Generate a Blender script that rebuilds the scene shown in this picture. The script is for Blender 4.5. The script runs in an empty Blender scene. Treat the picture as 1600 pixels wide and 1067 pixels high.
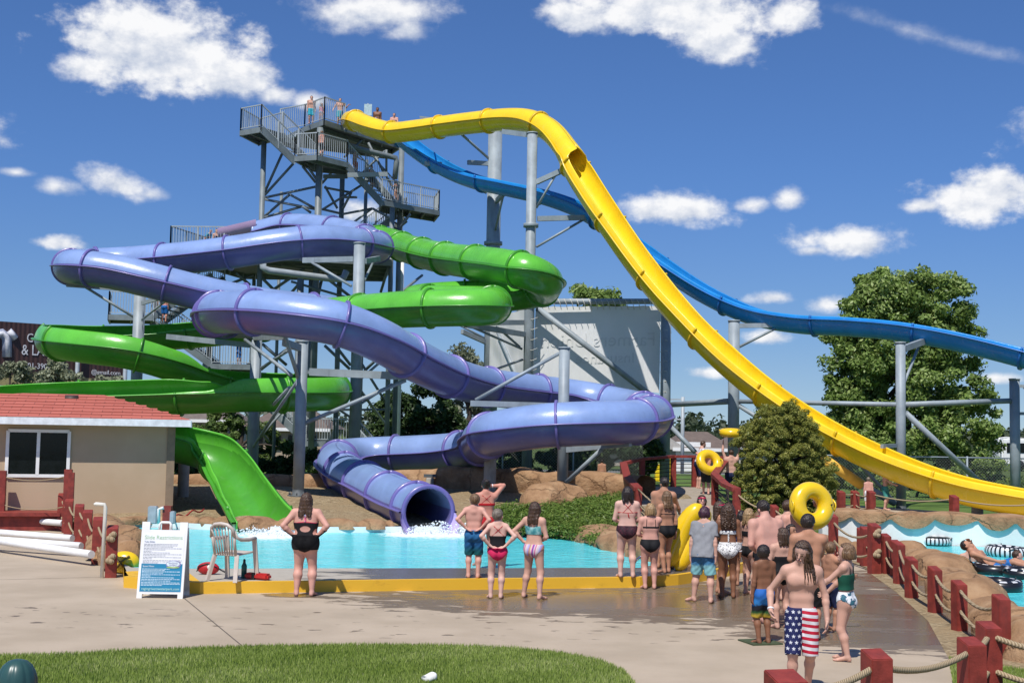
import bpy, bmesh, math, random
import numpy as np
from mathutils import Vector, Matrix, noise as mnoise
random.seed(7); RNG = np.random.default_rng(7)
sc = bpy.context.scene
COL = sc.collection
# ------------------------------------------------------------------ camera
F_PX, CAM_H, ROLL = 2000.0, 2.6, 0.018
PITCH = math.atan((677 - 533.5) / F_PX)
_R = Vector((1, 0, 0)); _U = Vector((0, -math.sin(PITCH), math.cos(PITCH))); _F = Vector((0, math.cos(PITCH), math.sin(PITCH)))
CR = _R * math.cos(ROLL) + _U * math.sin(ROLL); CU = -_R * math.sin(ROLL) + _U * math.cos(ROLL); CF = _F
CAM = Vector((0, 0, CAM_H))
cd = bpy.data.cameras.new('camera'); cam = bpy.data.objects.new('camera', cd); COL.objects.link(cam)
cd.sensor_width = 36; cd.lens = 36 * F_PX / 1600; cd.clip_end = 6000; cd.clip_start = .1
m3 = Matrix((CR, CU, -CF)).transposed(); cam.matrix_world = Matrix.Translation(CAM) @ m3.to_4x4()
sc.camera = cam

def ray(x, y):
    return (CF + CR * ((x - 800) / F_PX) + CU * ((533.5 - y) / F_PX)).normalized()
def P(x, y, Y):
    d = ray(x, y); return CAM + d * (Y / d.y)
def G(x, y, z=0.0):
    d = ray(x, y); return CAM + d * ((z - CAM_H) / d.z)
def ppm(Y): return F_PX / Y

# ------------------------------------------------------------------ objects
ORIG = {}
def tag(o, label=None, cat=None, group=None, kind=None):
    if label: o['label'] = label
    if cat: o['category'] = cat
    if group: o['group'] = group
    if kind: o['kind'] = kind
    return o
def thing(name, label, cat, base, group=None):
    o = bpy.data.objects.new(name, None); COL.objects.link(o); o.empty_display_size = .2
    o.location = Vector(base); ORIG[o.name] = Vector(base)
    return tag(o, label, cat, group)

def link_mesh(me, name, mat, parent=None, base=None):
    o = bpy.data.objects.new(name, me); COL.objects.link(o)
    if mat is not None:
        for m in (mat if isinstance(mat, (list, tuple)) else [mat]): me.materials.append(m)
    if parent is not None:
        o.parent = parent; ORIG[o.name] = ORIG[parent.name].copy()
    else:
        ORIG[o.name] = Vector(base) if base is not None else Vector((0, 0, 0)); o.location = ORIG[o.name]
    return o

def np_mesh(name, V, F, mat, parent=None, base=None, smooth=False, mats=None, col=None):
    """V (n,3) world coords; F (m,k) faces, all of k corners."""
    V = np.asarray(V, np.float64); F = np.asarray(F, np.int64)
    if parent is not None: o = ORIG[parent.name]
    elif base is not None: o = Vector(base)
    else: o = Vector((float(V[:, 0].mean()), float(V[:, 1].mean()), float(V[:, 2].min())))
    V = V - np.array(o)
    me = bpy.data.meshes.new(name); k = F.shape[1]
    me.vertices.add(len(V)); me.vertices.foreach_set('co', V.astype(np.float32).ravel())
    me.loops.add(F.size); me.loops.foreach_set('vertex_index', F.astype(np.int32).ravel())
    me.polygons.add(len(F)); me.polygons.foreach_set('loop_start', np.arange(0, F.size, k, dtype=np.int32))
    if smooth: me.polygons.foreach_set('use_smooth', np.ones(len(F), bool))
    if mats is not None: me.polygons.foreach_set('material_index', np.asarray(mats, np.int32))
    me.update(calc_edges=True)
    if col is not None:
        a = me.attributes.new('tint', 'FLOAT', 'FACE'); a.data.foreach_set('value', np.asarray(col, np.float32))
    return link_mesh(me, name, mat, parent, o)

class MB:
    def __init__(s): s.v = []; s.f = []; s.sm = []; s.mi = []
    def add(s, vs, fs, smooth=False, mi=0):
        n = len(s.v); s.v += [Vector(v) for v in vs]; s.f += [tuple(i + n for i in f) for f in fs]
        s.sm += [smooth] * len(fs); s.mi += [mi] * len(fs); return s
    def hexa(s, c, mi=0):   # 8 corners: bottom 0-3 ccw, top 4-7
        return s.add(c, [(3, 2, 1, 0), (4, 5, 6, 7), (0, 1, 5, 4), (1, 2, 6, 5), (2, 3, 7, 6), (3, 0, 4, 7)], False, mi)
    def box(s, c, sz, rz=0, mi=0):
        M = Matrix.Rotation(rz, 3, 'Z'); c = Vector(c); x, y, z = sz[0] / 2, sz[1] / 2, sz[2] / 2
        return s.hexa([c + M @ Vector(p) for p in ((-x, -y, -z), (x, -y, -z), (x, y, -z), (-x, y, -z), (-x, -y, z), (x, -y, z), (x, y, z), (-x, y, z))], mi)
    def beam(s, a, b, w, h, up=(0, 0, 1), mi=0):
        a, b = Vector(a), Vector(b); d = (b - a).normalized(); u = Vector(up)
        if abs(d.dot(u)) > .98: u = Vector((0, 1, 0))
        sd = d.cross(u).normalized() * (w / 2); u = sd.normalized().cross(d) * (h / 2)
        return s.hexa([a - sd - u, a + sd - u, b + sd - u, b - sd - u, a - sd + u, a + sd + u, b + sd + u, b - sd + u], mi)
    def tube(s, pts, r, n=8, caps=True, mi=0):
        pts = [Vector(p) for p in pts]; rs = r if isinstance(r, (list, tuple)) else [r] * len(pts)
        vs, fs = [], []; prev = None
        for i, p in enumerate(pts):
            d = (pts[min(i + 1, len(pts) - 1)] - pts[max(i - 1, 0)]).normalized()
            if prev is None:
                u = Vector((0, 0, 1)) if abs(d.z) < .9 else Vector((1, 0, 0)); x = d.cross(u).normalized()
            else: x = (prev - d * prev.dot(d)).normalized()
            prev = x; y = d.cross(x)
            for k in range(n):
                t = 2 * math.pi * k / n; vs.append(p + (x * math.cos(t) + y * math.sin(t)) * rs[i])
        for i in range(len(pts) - 1):
            for k in range(n):
                k2 = (k + 1) % n; fs.append((i * n + k, i * n + k2, (i + 1) * n + k2, (i + 1) * n + k))
        s.add(vs, fs, True, mi)
        if caps:
            b = len(s.v) - len(vs)
            s.f += [tuple(b + k for k in range(n))[::-1], tuple(b + (len(pts) - 1) * n + k for k in range(n))]; s.sm += [False] * 2; s.mi += [mi] * 2
        return s
    def lathe(s, prof, c=(0, 0, 0), n=24, axis='Z', mi=0, smooth=True):
        c = Vector(c); vs, fs = [], []
        for r, z in prof:
            for k in range(n):
                t = 2 * math.pi * k / n
                vs.append(c + (Vector((r * math.cos(t), r * math.sin(t), z)) if axis == 'Z' else Vector((r * math.cos(t), z, r * math.sin(t)))))
        for i in range(len(prof) - 1):
            for k in range(n): fs.append((i * n + k, i * n + (k + 1) % n, (i + 1) * n + (k + 1) % n, (i + 1) * n + k))
        return s.add(vs, fs, smooth, mi)
    def prism(s, poly, h, mi=0):   # poly: list of 3D points of the bottom; h: vector
        n = len(poly); h = Vector(h); vs = [Vector(p) for p in poly] + [Vector(p) + h for p in poly]
        return s.add(vs, [tuple(range(n))[::-1], tuple(range(n, 2 * n))] + [(i, (i + 1) % n, n + (i + 1) % n, n + i) for i in range(n)], False, mi)
    def poly(s, pts, mi=0): return s.add(pts, [tuple(range(len(pts)))], False, mi)
    def sphere(s, c, r, n=12, m=8, sc_=(1, 1, 1), mi=0):
        prof = [(r * math.sin(math.pi * i / m) + 1e-5, -r * math.cos(math.pi * i / m)) for i in range(m + 1)]
        b = len(s.v); s.lathe(prof, (0, 0, 0), n, mi=mi); c = Vector(c)
        for i in range(b, len(s.v)): v = s.v[i]; s.v[i] = Vector((v.x * sc_[0], v.y * sc_[1], v.z * sc_[2])) + c
        return s
    def build(s, name, mat, parent=None, base=None, bevel=0):
        if parent is not None: o = ORIG[parent.name]
        elif base is not None: o = Vector(base)
        else:
            xs = [v.x for v in s.v]; ys = [v.y for v in s.v]; o = Vector((sum(xs) / len(xs), sum(ys) / len(ys), min(v.z for v in s.v)))
        me = bpy.data.meshes.new(name); me.from_pydata([v - o for v in s.v], [], s.f)
        me.polygons.foreach_set('use_smooth', s.sm); me.polygons.foreach_set('material_index', s.mi); me.update()
        ob = link_mesh(me, name, mat, parent, o)
        if bevel:
            bm_ = bmesh.new(); bm_.from_mesh(me)
            bmesh.ops.bevel(bm_, geom=[e for e in bm_.edges if len(e.link_faces) == 2 and e.calc_face_angle(0) > .6], offset=bevel, segments=2, affect='EDGES', clamp_overlap=True)
            bm_.to_mesh(me); bm_.free()
        return ob

def text_mesh(body, size, extrude=.002, align='LEFT'):
    cu = bpy.data.curves.new('txt', 'FONT'); cu.body = body; cu.size = size; cu.extrude = extrude; cu.align_x = align; cu.resolution_u = 3
    ob = bpy.data.objects.new('txt', cu); COL.objects.link(ob)
    dg = bpy.context.evaluated_depsgraph_get(); me = bpy.data.meshes.new_from_object(ob.evaluated_get(dg))
    bpy.data.objects.remove(ob); bpy.data.curves.remove(cu); return me
def text(name, body, size, origin, xdir, ydir, mat, parent, extrude=.002, align='LEFT', width=None):
    """flat lettering: origin at the baseline, xdir/ydir unit vectors of the sign's face"""
    me = text_mesh(body, size, extrude, align); x = Vector(xdir).normalized(); y = Vector(ydir).normalized(); n = x.cross(y)
    sx = 1.0
    if width:
        xs = [v.co.x for v in me.vertices]; sx = width / max(1e-6, max(xs) - min(xs))
    o = Vector(origin) - (ORIG[parent.name] if parent else Vector((0, 0, 0)))
    for v in me.vertices: v.co = o + x * (v.co.x * sx) + y * v.co.y + n * v.co.z
    me.name = name
    return link_mesh(me, name, mat, parent)

# ------------------------------------------------------------------ materials
def srgb(r, g, b):
    f = lambda c: (c / 255 / 12.92) if c / 255 <= .04045 else ((c / 255 + .055) / 1.055) ** 2.4
    return (f(r), f(g), f(b))
class NT:
    def __init__(s, m): s.t = m.node_tree; s.t.nodes.clear()
    def n(s, t, **kw):
        x = s.t.nodes.new(t)
        for k, v in kw.items(): setattr(x, k, v)
        return x
    def l(s, a, b): s.t.links.new(a, b)
    def math(s, op, a, b=None, c=None, clamp=False):
        x = s.n('ShaderNodeMath', operation=op, use_clamp=clamp)
        for i, q in enumerate((a, b, c)):
            if q is None: continue
            if isinstance(q, (int, float)): x.inputs[i].default_value = q
            else: s.l(q, x.inputs[i])
        return x.outputs[0]
    def mix(s, f, a, b):
        x = s.n('ShaderNodeMix', data_type='RGBA')
        for i, q in ((0, f), (6, a), (7, b)):
            if isinstance(q, (int, float)): x.inputs[i].default_value = q
            elif isinstance(q, tuple): x.inputs[i].default_value = (*q[:3], 1)
            else: s.l(q, x.inputs[i])
        return x.outputs[2]
    def noise(s, vec, scale, detail=4, rough=.55, out=0):
        x = s.n('ShaderNodeTexNoise'); x.inputs['Scale'].default_value = scale; x.inputs['Detail'].default_value = detail; x.inputs['Roughness'].default_value = rough
        if vec is not None: s.l(vec, x.inputs['Vector'])
        return x.outputs[out]
    def ramp(s, f, stops):
        x = s.n('ShaderNodeValToRGB'); e = x.color_ramp.elements
        while len(e) < len(stops): e.new(.5)
        for i, (p, c) in enumerate(stops): e[i].position = p; e[i].color = (*c, 1) if len(c) == 3 else c
        s.l(f, x.inputs[0]); return x.outputs[0]
    def step(s, v, lo, hi):
        x = s.n('ShaderNodeMapRange', interpolation_type='SMOOTHSTEP'); x.inputs[1].default_value = lo; x.inputs[2].default_value = hi
        s.l(v, x.inputs[0]); return x.outputs[0]
    def pos(s): return s.n('ShaderNodeNewGeometry').outputs['Position']
    def obj(s): return s.n('ShaderNodeTexCoord').outputs['Object']
    def xyz(s, v):
        x = s.n('ShaderNodeSeparateXYZ'); s.l(v, x.inputs[0]); return x.outputs
    def scale(s, v, sx, sy, sz):
        x = s.n('ShaderNodeMapping'); x.inputs['Scale'].default_value = (sx, sy, sz); s.l(v, x.inputs[0]); return x.outputs[0]
    def bump(s, h, strength, dist=.02):
        x = s.n('ShaderNodeBump'); x.inputs['Strength'].default_value = strength; x.inputs['Distance'].default_value = dist; s.l(h, x.inputs['Height']); return x.outputs[0]
    def bsdf(s, col, rough=.5, normal=None, **kw):
        b = s.n('ShaderNodeBsdfPrincipled'); o = s.n('ShaderNodeOutputMaterial'); s.l(b.outputs[0], o.inputs[0])
        for key, q in (('Base Color', col), ('Roughness', rough), *[(k.replace('_', ' '), v) for k, v in kw.items()]):
            if isinstance(q, (int, float)): b.inputs[key].default_value = q
            elif isinstance(q, tuple): b.inputs[key].default_value = (*q[:3], 1)
            else: s.l(q, b.inputs[key])
        if normal is not None: s.l(normal, b.inputs['Normal'])
        return b
def new_mat(name):
    m = bpy.data.materials.new(name); m.use_nodes = True; return m, NT(m)
MC = {}
def mat(name, col, rough=.5, var=.12, scale=6, bump=0, bscale=60, spec=.5, metal=0, coat=0, dirt=0):
    """plain painted / plastic / wood surface with soft colour variation"""
    if name in MC: return MC[name]
    m, t = new_mat(name); p = t.obj()
    nz = t.noise(p, scale, 5)
    c = t.mix(t.step(nz, .3, .7), tuple(x * (1 - var) for x in col), tuple(min(1, x * (1 + var)) for x in col))
    if dirt:
        d = t.step(t.noise(t.scale(p, 3, 3, .6), 2.2, 6), .52, .75)
        c = t.mix(t.math('MULTIPLY', d, dirt), c, tuple(x * .35 + .03 for x in col))
    nrm = t.bump(t.noise(p, bscale, 4), bump, .01) if bump else None
    r = t.math('ADD', t.math('MULTIPLY', nz, .15), rough - .07)
    t.bsdf(c, r, nrm, Specular_IOR_Level=spec, Metallic=metal, Coat_Weight=coat, Coat_Roughness=.08)
    MC[name] = m; return m

STEEL = mat('galvanised_paint', (.27, .315, .345), .5, .14, 2, dirt=.35)
STEEL_L = mat('galvanised_rail', (.36, .40, .42), .45, .1, 3)
STEEL_T = mat('tower_steel_shade', (.165, .195, .205), .5, .16, 2, dirt=.35)  # column steel darkened: the tower's shade is put into the colour
STEEL_D = mat('steel_grating', (.085, .098, .105), .6, .15, 3)
CONC = mat('pier_concrete', (.36, .335, .29), .85, .15, 5, .3, 40, dirt=.3)
RED = mat('red_stained_wood', (.23, .032, .022), .6, .25, 7, .35, 50, dirt=.25)
ROPE = None
WHITE = mat('white_plastic', (.78, .78, .76), .4, .04, 5)
BLACK = mat('black_plastic', (.018, .018, .02), .45, .1)
GLASSD = mat('dark_glass', (.006, .008, .009), .10, .2, spec=.25)
def gel(name, col, var=.06, rough=.22):
    m, t = new_mat(name); p = t.obj()
    n1 = t.noise(p, 1.1, 4); st_ = t.noise(t.scale(p, 2.2, 2.2, .25), 3.0, 6, .65); n2 = t.noise(t.scale(p, 1, 1, .35), 5, 6)
    c = t.mix(t.step(n1, .3, .7), tuple(x * (1 - var) for x in col), tuple(min(1, x * (1 + var)) for x in col))
    c = t.mix(t.math('MULTIPLY', t.step(n2, .55, .8), .25), c, tuple(min(1, x * .8 + .12) for x in col))
    c = t.mix(t.math('MULTIPLY', t.step(st_, .54, .74), .22), c, tuple(x * .55 + .02 for x in col))
    t.bsdf(c, t.math('ADD', rough - .06, t.math('MULTIPLY', n2, .18)), t.bump(t.math('ADD', t.noise(p, 9, 3), t.math('MULTIPLY', t.noise(p, 2.2, 4), 2.5)), .10, .03), Specular_IOR_Level=.45, Coat_Weight=.15, Coat_Roughness=.16)
    return m
PURPLE = gel('purple_gelcoat_lit_faded', (.22, .315, .56), .10, .30); PURPLE_L = gel('purple_gelcoat_shade', (.135, .125, .30), .10, .30)  # upper purple faded and lit-toned; lower purple has underside shade in its colour
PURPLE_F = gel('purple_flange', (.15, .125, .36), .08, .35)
GREEN = gel('green_gelcoat', (.115, .46, .042), .10, .26); GREEN_L = gel('green_gelcoat_shade', (.065, .29, .026), .10, .28)  # second green is the same gelcoat with underside shade put into its colour
GREEN_F = gel('green_flange', (.055, .27, .02), .08, .35)
YELLOW = gel('yellow_gelcoat', (.86, .60, .018), .06)
YELLOW_F = gel('yellow_flange', (.76, .48, .010), .06, .35)
BLUE = gel('blue_gelcoat', (.018, .245, .60), .08)
BLUE_F = gel('blue_flange', (.010, .14, .45), .08, .35)

# ------------------------------------------------------------------ world: sky, clouds, sun
SUN = Vector((-.22, -.60, 1)).normalized()
EL = math.asin(SUN.z); AZ = math.atan2(SUN.x, SUN.y)
sl = bpy.data.lights.new('sun', 'SUN'); so = bpy.data.objects.new('sun', sl); COL.objects.link(so)
sl.energy = 4.7; sl.angle = math.radians(.55); sl.color = (1, .955, .89)
so.rotation_euler = (-SUN).to_track_quat('-Z', 'Y').to_euler(); so.location = SUN * 200
w = bpy.data.worlds.new('World'); sc.world = w; w.use_nodes = True
t = NT(w)
sky = t.n('ShaderNodeTexSky', sky_type='NISHITA'); sky.sun_disc = False; sky.sun_elevation = EL; sky.sun_rotation = AZ
sky.air_density = 1.0; sky.dust_density = .35; sky.ozone_density = 2.2; sky.altitude = 500
dirv = t.n('ShaderNodeTexCoord').outputs['Generated']
lift = t.n('ShaderNodeVectorMath', operation='ADD'); t.l(dirv, lift.inputs[0]); lift.inputs[1].default_value = (0, 0, .055); nrm_ = t.n('ShaderNodeVectorMath', operation='NORMALIZE'); t.l(lift.outputs[0], nrm_.inputs[0]); t.l(nrm_.outputs[0], sky.inputs['Vector'])
hs = t.n('ShaderNodeMix', data_type='RGBA', blend_type='MULTIPLY'); hs.inputs[0].default_value = 1; t.l(sky.outputs[0], hs.inputs[6])
x_, y_, z_ = t.xyz(dirv)
t.l(t.ramp(t.step(z_, -.02, .22), [(0, (.80, .83, .92)), (.35, (.66, .81, 1.02)), (1, (.57, .82, 1.20))]), hs.inputs[7])
az = t.math('ARCTAN2', x_, y_); el = t.math('ARCSINE', z_)
cmb = t.n('ShaderNodeCombineXYZ'); t.l(az, cmb.inputs[0]); t.l(t.math('MULTIPLY', el, 1.35), cmb.inputs[1]); pv = cmb.outputs[0]
nz = t.noise(pv, 26, 9, .58); nzb = t.noise(pv, 75, 6, .6)
off = t.n('ShaderNodeVectorMath', operation='ADD'); t.l(pv, off.inputs[0]); off.inputs[1].default_value = (-.006, .010, 0)
nz2 = t.noise(off.outputs[0], 26, 9, .58)
nzz = t.math('ADD', t.math('MULTIPLY', t.math('SUBTRACT', nz, .5), 2.1), t.math('MULTIPLY', t.math('SUBTRACT', nzb, .5), .7))
CLOUDS = [  # centre px, half size px, tilt, density
    (250, 88, 160, 84, 0, 1.25), (225, 55, 105, 66, 0, 1.1), (365, 125, 85, 46, 0, 1.0), (430, 150, 40, 22, 0, .7), (130, 105, 50, 34, 0, .9), (585, 22, 125, 42, -.1, .7), (640, 48, 40, 26, 0, .6), (1060, 18, 205, 56, .06, 1.2), (1120, 66, 75, 46, .2, 1.0), (900, 30, 70, 34, .2, .9), (1230, 25, 60, 34, 0, .9),
    (1060, 328, 100, 33, 0, .95), (1172, 322, 42, 15, 0, .6), (1230, 314, 30, 20, 0, .7), (1330, 378, 88, 32, .05, .95), (1275, 392, 32, 12, 0, .6), (1530, 310, 105, 48, 0, 1.25), (1450, 322, 40, 18, 0, .8),
    (22, 270, 30, 9, 0, .5), (88, 294, 38, 16, 0, .5), (190, 290, 62, 26, .25, .75), (235, 304, 30, 14, 0, .5), (88, 380, 40, 15, 0, .9),
    (1208, 466, 42, 14, 0, .75), (1296, 476, 44, 17, 0, .8), (1205, 526, 40, 15, 0, .8), (1112, 583, 40, 11, 0, .7), (1560, 592, 40, 10, 0, .6), (485, 158, 42, 16, 0, .6), (560, 335, 50, 22, 0, .75),
    (1450, 57, 235, 15, .33, .22), (1700, 200, 120, 60, 0, .9), (-150, 200, 160, 70, 0, .9), (-420, 380, 220, 90, 0, .8), (2000, 380, 160, 60, 0, .9), (480, -240, 300, 80, 0, .9), (1300, -320, 320, 90, 0, .9)]
def azel(px, py):
    d = ray(px, py); return math.atan2(d.x, d.y), math.asin(d.z)
best = None; vrel = None
for (cx, cy, hw, hh, tilt, dens) in CLOUDS:
    hw *= 1.1; hh *= 1.1; a0, e0 = azel(cx, cy); a1, _ = azel(cx + hw, cy); _, e1 = azel(cx, cy - hh); wa, we = abs(a1 - a0), abs(e1 - e0)
    da = t.math('SUBTRACT', az, a0); de = t.math('SUBTRACT', el, e0)
    c_, s_ = math.cos(tilt), -math.sin(tilt)
    u = t.math('DIVIDE', t.math('ADD', t.math('MULTIPLY', da, c_), t.math('MULTIPLY', de, s_)), wa)
    v = t.math('DIVIDE', t.math('SUBTRACT', t.math('MULTIPLY', de, c_), t.math('MULTIPLY', da, s_)), we)
    vv = t.math('MULTIPLY', v, t.math('ADD', 1.0, t.math('MULTIPLY', t.math('LESS_THAN', v, 0), .25)))
    r2 = t.math('SQRT', t.math('ADD', t.math('MULTIPLY', u, u), t.math('MULTIPLY', vv, vv)))
    e = t.math('MULTIPLY', t.math('SUBTRACT', t.math('ADD', 1.0, t.math('MULTIPLY', nzz, .80 if dens > .3 else 1.1)), r2), dens)
    best = e if best is None else t.math('MAXIMUM', best, e)
    b = t.math('MULTIPLY', t.math('SUBTRACT', 1.0, r2, clamp=True), v)
    vrel = b if vrel is None else t.math('ADD', vrel, b)
mask = t.step(best, -.04, .62)
lit = t.math('ADD', t.math('ADD', .70, t.math('MULTIPLY', t.math('SUBTRACT', nz, nz2), 3.2)), t.math('MULTIPLY', vrel, .55), clamp=True)
ccol = t.mix(lit, (5.2, 5.9, 7.3), (10.0, 10.0, 10.1))
full = t.mix(t.math('MULTIPLY', mask, .97), hs.outputs[2], ccol)
bg = t.n('ShaderNodeBackground'); t.l(full, bg.inputs[0]); bg.inputs[1].default_value = .093
wo = t.n('ShaderNodeOutputWorld'); t.l(bg.outputs[0], wo.inputs[0])
vs = sc.view_settings; vs.view_transform = 'Standard'; vs.look = 'None'; vs.exposure = .08; vs.gamma = 1
sc.cycles.max_bounces = 6; sc.cycles.transparent_max_bounces = 12; sc.cycles.use_denoising = True
# ------------------------------------------------------------------ ground
def sheet(name, pts, z, m, kind='structure', label=None):
    mb = MB(); pts = [Vector((p.x, p.y, z)) for p in pts]
    area = sum(pts[i].x * pts[(i + 1) % len(pts)].y - pts[(i + 1) % len(pts)].x * pts[i].y for i in range(len(pts)))
    if area < 0: pts.reverse()
    mb.poly(pts); o = mb.build(name, m, base=(0, 0, z)); return tag(o, kind=kind)

m, t = new_mat('park_ground'); p = t.pos()
g = t.ramp(t.noise(p, .35, 8), [(.3, (.055, .085, .022)), (.5, (.08, .12, .03)), (.7, (.12, .13, .05))])
t.bsdf(g, .9, t.bump(t.noise(p, 30, 5), .5, .05), Specular_IOR_Level=.2); M_GROUND = m
ground = MB().poly([(-3000, -60, -.03), (3000, -60, -.03), (3000, 5000, -.03), (-3000, 5000, -.03)]).build('ground', M_GROUND, base=(0, 0, -.03)); tag(ground, kind='structure')

# concrete plaza with wet patches in front of the slides (real wet stains)
m, t = new_mat('plaza_concrete'); p = t.pos(); X, Yc, Z = t.xyz(p)
n1 = t.noise(p, .8, 6); n2 = t.noise(p, 14, 8, .7); n3 = t.noise(t.scale(p, 1, 2.4, 1), 1.6, 7, .62)
dry = t.mix(t.step(n1, .3, .7), (.37, .297, .212), (.45, .365, .268))
dry = t.mix(t.math('MULTIPLY', t.step(n2, .55, .75), .22), dry, (.24, .2, .155))
def ell(cx, cy, rx, ry):
    a = t.math('DIVIDE', t.math('SUBTRACT', X, cx), rx); b = t.math('DIVIDE', t.math('SUBTRACT', Yc, cy), ry)
    return t.math('SUBTRACT', 1.0, t.math('SQRT', t.math('ADD', t.math('MULTIPLY', a, a), t.math('MULTIPLY', b, b))))
wet = None
for e in [(1.4, 20.3, 4.2, 1.9), (4.6, 20.6, 4.6, 3.2), (6.3, 18.2, 2.6, 2.7), (-3.35, 20.35, .55, .3), (8.2, 23.5, 2.6, 2.5), (5.2, 17.2, 2.2, 1.0)]:
    q = ell(*e); wet = q if wet is None else t.math('MAXIMUM', wet, q)
drip = t.math('SUBTRACT', t.noise(t.scale(p, 1, 2.2, 1), 2.3, 3, .5), .64)       # scattered splashes
near = t.math('SUBTRACT', .5, t.math('MULTIPLY', t.math('ABSOLUTE', t.math('SUBTRACT', Yc, 17.6)), .28))
wm = t.math('ADD', wet, t.math('MULTIPLY', t.math('SUBTRACT', n3, .5), 1.7))
wmask = t.math('MAXIMUM', t.step(wm, .02, .10), t.math('MULTIPLY', t.step(drip, .0, .02), t.step(near, .05, .25)))
c = t.mix(t.math('MULTIPLY', wmask, .88), dry, (.135, .098, .062))
pud = t.step(t.math('ADD', wm, t.math('MULTIPLY', t.math('SUBTRACT', t.noise(p, 1.1, 3), .5), 1.2)), .25, .55)
rgh = t.math('SUBTRACT', .82, t.math('ADD', t.math('MULTIPLY', wmask, .34), t.math('MULTIPLY', pud, .33)))
bs = t.math('SUBTRACT', 1.0, t.math('MULTIPLY', wmask, .75))
bp = t.bump(t.noise(p, 55, 6), .22, .012); t.l(t.math('MULTIPLY', bs, .22), t.t.nodes[-1].inputs['Strength']) if False else None
t.bsdf(c, rgh, bp, Specular_IOR_Level=.5); M_PLAZA = m
plz = [G(-700, 1120), G(-700, 800), G(20, 800), G(200, 815), G(420, 840), G(1150, 840), G(1290, 868), G(1345, 885), G(1400, 925), G(1450, 970), G(1478, 1010), G(1500, 1085), G(1520, 1200), G(0, 1200)]
sheet('plaza', plz, .004, M_PLAZA)
for a, b in [((283, 930), (395, 1022)), ((1090, 940), (1480, 965)), ((0, 905), (195, 900))]:
    q0, q1 = G(*a, .008), G(*b, .008); d = (q1 - q0).normalized(); s_ = Vector((-d.y, d.x, 0)) * .008
    tag(MB().poly([q0 - s_, q1 - s_, q1 + s_, q0 + s_]).build('concrete_joint', mat('joint_dark', (.12, .1, .08), .9), base=(0, 0, .008)), kind='structure')

# lawn in front
m, t = new_mat('lawn_soil'); p = t.pos()
t.bsdf(t.ramp(t.noise(p, 3, 6), [(.3, (.05, .10, .015)), (.7, (.09, .15, .03))]), .9, t.bump(t.noise(p, 60, 4), .6, .03), Specular_IOR_Level=.2); M_LAWN = m
LAWN = [(-300, 1034), (0, 1026), (120, 1023), (200, 1018), (320, 1014), (420, 1011), (560, 1009), (700, 1010), (800, 1014), (880, 1022), (940, 1034), (975, 1050), (990, 1066), (1000, 1090), (1010, 1200), (-300, 1200)]
sheet('lawn', [G(*q) for q in LAWN], .010, M_LAWN)
sheet('lawn_corner', [G(*q) for q in [(1483, 1030), (1530, 1040), (1620, 1052), (1800, 1070), (1800, 1200), (1510, 1200)]], .010, M_LAWN)

m, t = new_mat('grass_blades'); 
at = t.n('ShaderNodeAttribute', attribute_name='tint')
gc = t.ramp(at.outputs['Fac'], [(0, (.16, .24, .04)), (.5, (.30, .39, .09)), (.8, (.44, .50, .18)), (1, (.60, .58, .32))])
dif = t.n('ShaderNodeBsdfDiffuse'); tr = t.n('ShaderNodeBsdfTranslucent'); mx = t.n('ShaderNodeMixShader'); mx.inputs[0].default_value = .3
t.l(gc, dif.inputs[0]); t.l(gc, tr.inputs[0]); t.l(dif.outputs[0], mx.inputs[1]); t.l(tr.outputs[0], mx.inputs[2]); o_ = t.n('ShaderNodeOutputMaterial'); t.l(mx.outputs[0], o_.inputs[0]); M_BLADE = m
def in_poly(px, py, poly):
    ins = np.zeros(len(px), bool); n = len(poly)
    for i in range(n):
        x1, y1 = poly[i]; x2, y2 = poly[(i + 1) % n]
        c = ((y1 > py) != (y2 > py)) & (px < (x2 - x1) * (py - y1) / (y2 - y1 + 1e-12) + x1); ins ^= c
    return ins
def blades(name, polys, n, h, z, seed):
    r = np.random.default_rng(seed); poly = [(q.x, q.y) for q in polys]; xs = [q[0] for q in poly]; ys = [q[1] for q in poly]
    x = r.uniform(min(xs), max(xs), n); y = r.uniform(max(12.4, min(ys)), max(ys), n); k = in_poly(x, y, poly); x, y = x[k], y[k]; n = len(x)
    a = r.uniform(0, 2 * math.pi, n); hh = h * r.uniform(.5, 1.25, n); wd = r.uniform(.004, .008, n); ln = r.uniform(.0, .6, n) * hh; b = r.uniform(0, 2 * math.pi, n)
    V = np.zeros((n, 3, 3)); V[:, 0] = np.c_[x - np.cos(a) * wd, y - np.sin(a) * wd, np.full(n, z)]; V[:, 1] = np.c_[x + np.cos(a) * wd, y + np.sin(a) * wd, np.full(n, z)]
    V[:, 2] = np.c_[x + np.cos(b) * ln, y + np.sin(b) * ln, z + hh]
    pat = .5 + .25 * np.sin(x * 1.3 + 2 * np.sin(y * .9)) + .2 * np.sin(x * 3.1 - y * 4.3)
    tint = np.clip(r.normal(.42, .2, n) + (pat - .5) * .35, 0, 1)
    o = np_mesh(name, V.reshape(-1, 3), np.arange(3 * n).reshape(n, 3), M_BLADE, base=(0, 13, 0), col=tint); tag(o, 'short mown green grass blades of the lawn along the bottom edge', 'grass', kind='stuff'); return o
blades('grass', [G(*q) for q in LAWN], 150000, .05, .01, 3)
blades('grass', [G(*q) for q in [(1483, 1030), (1530, 1040), (1620, 1052), (1700, 1060), (1700, 1200), (1510, 1200)]], 60000, .05, .01, 4)['label'] = 'small patch of green grass at the lower right corner'

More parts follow.
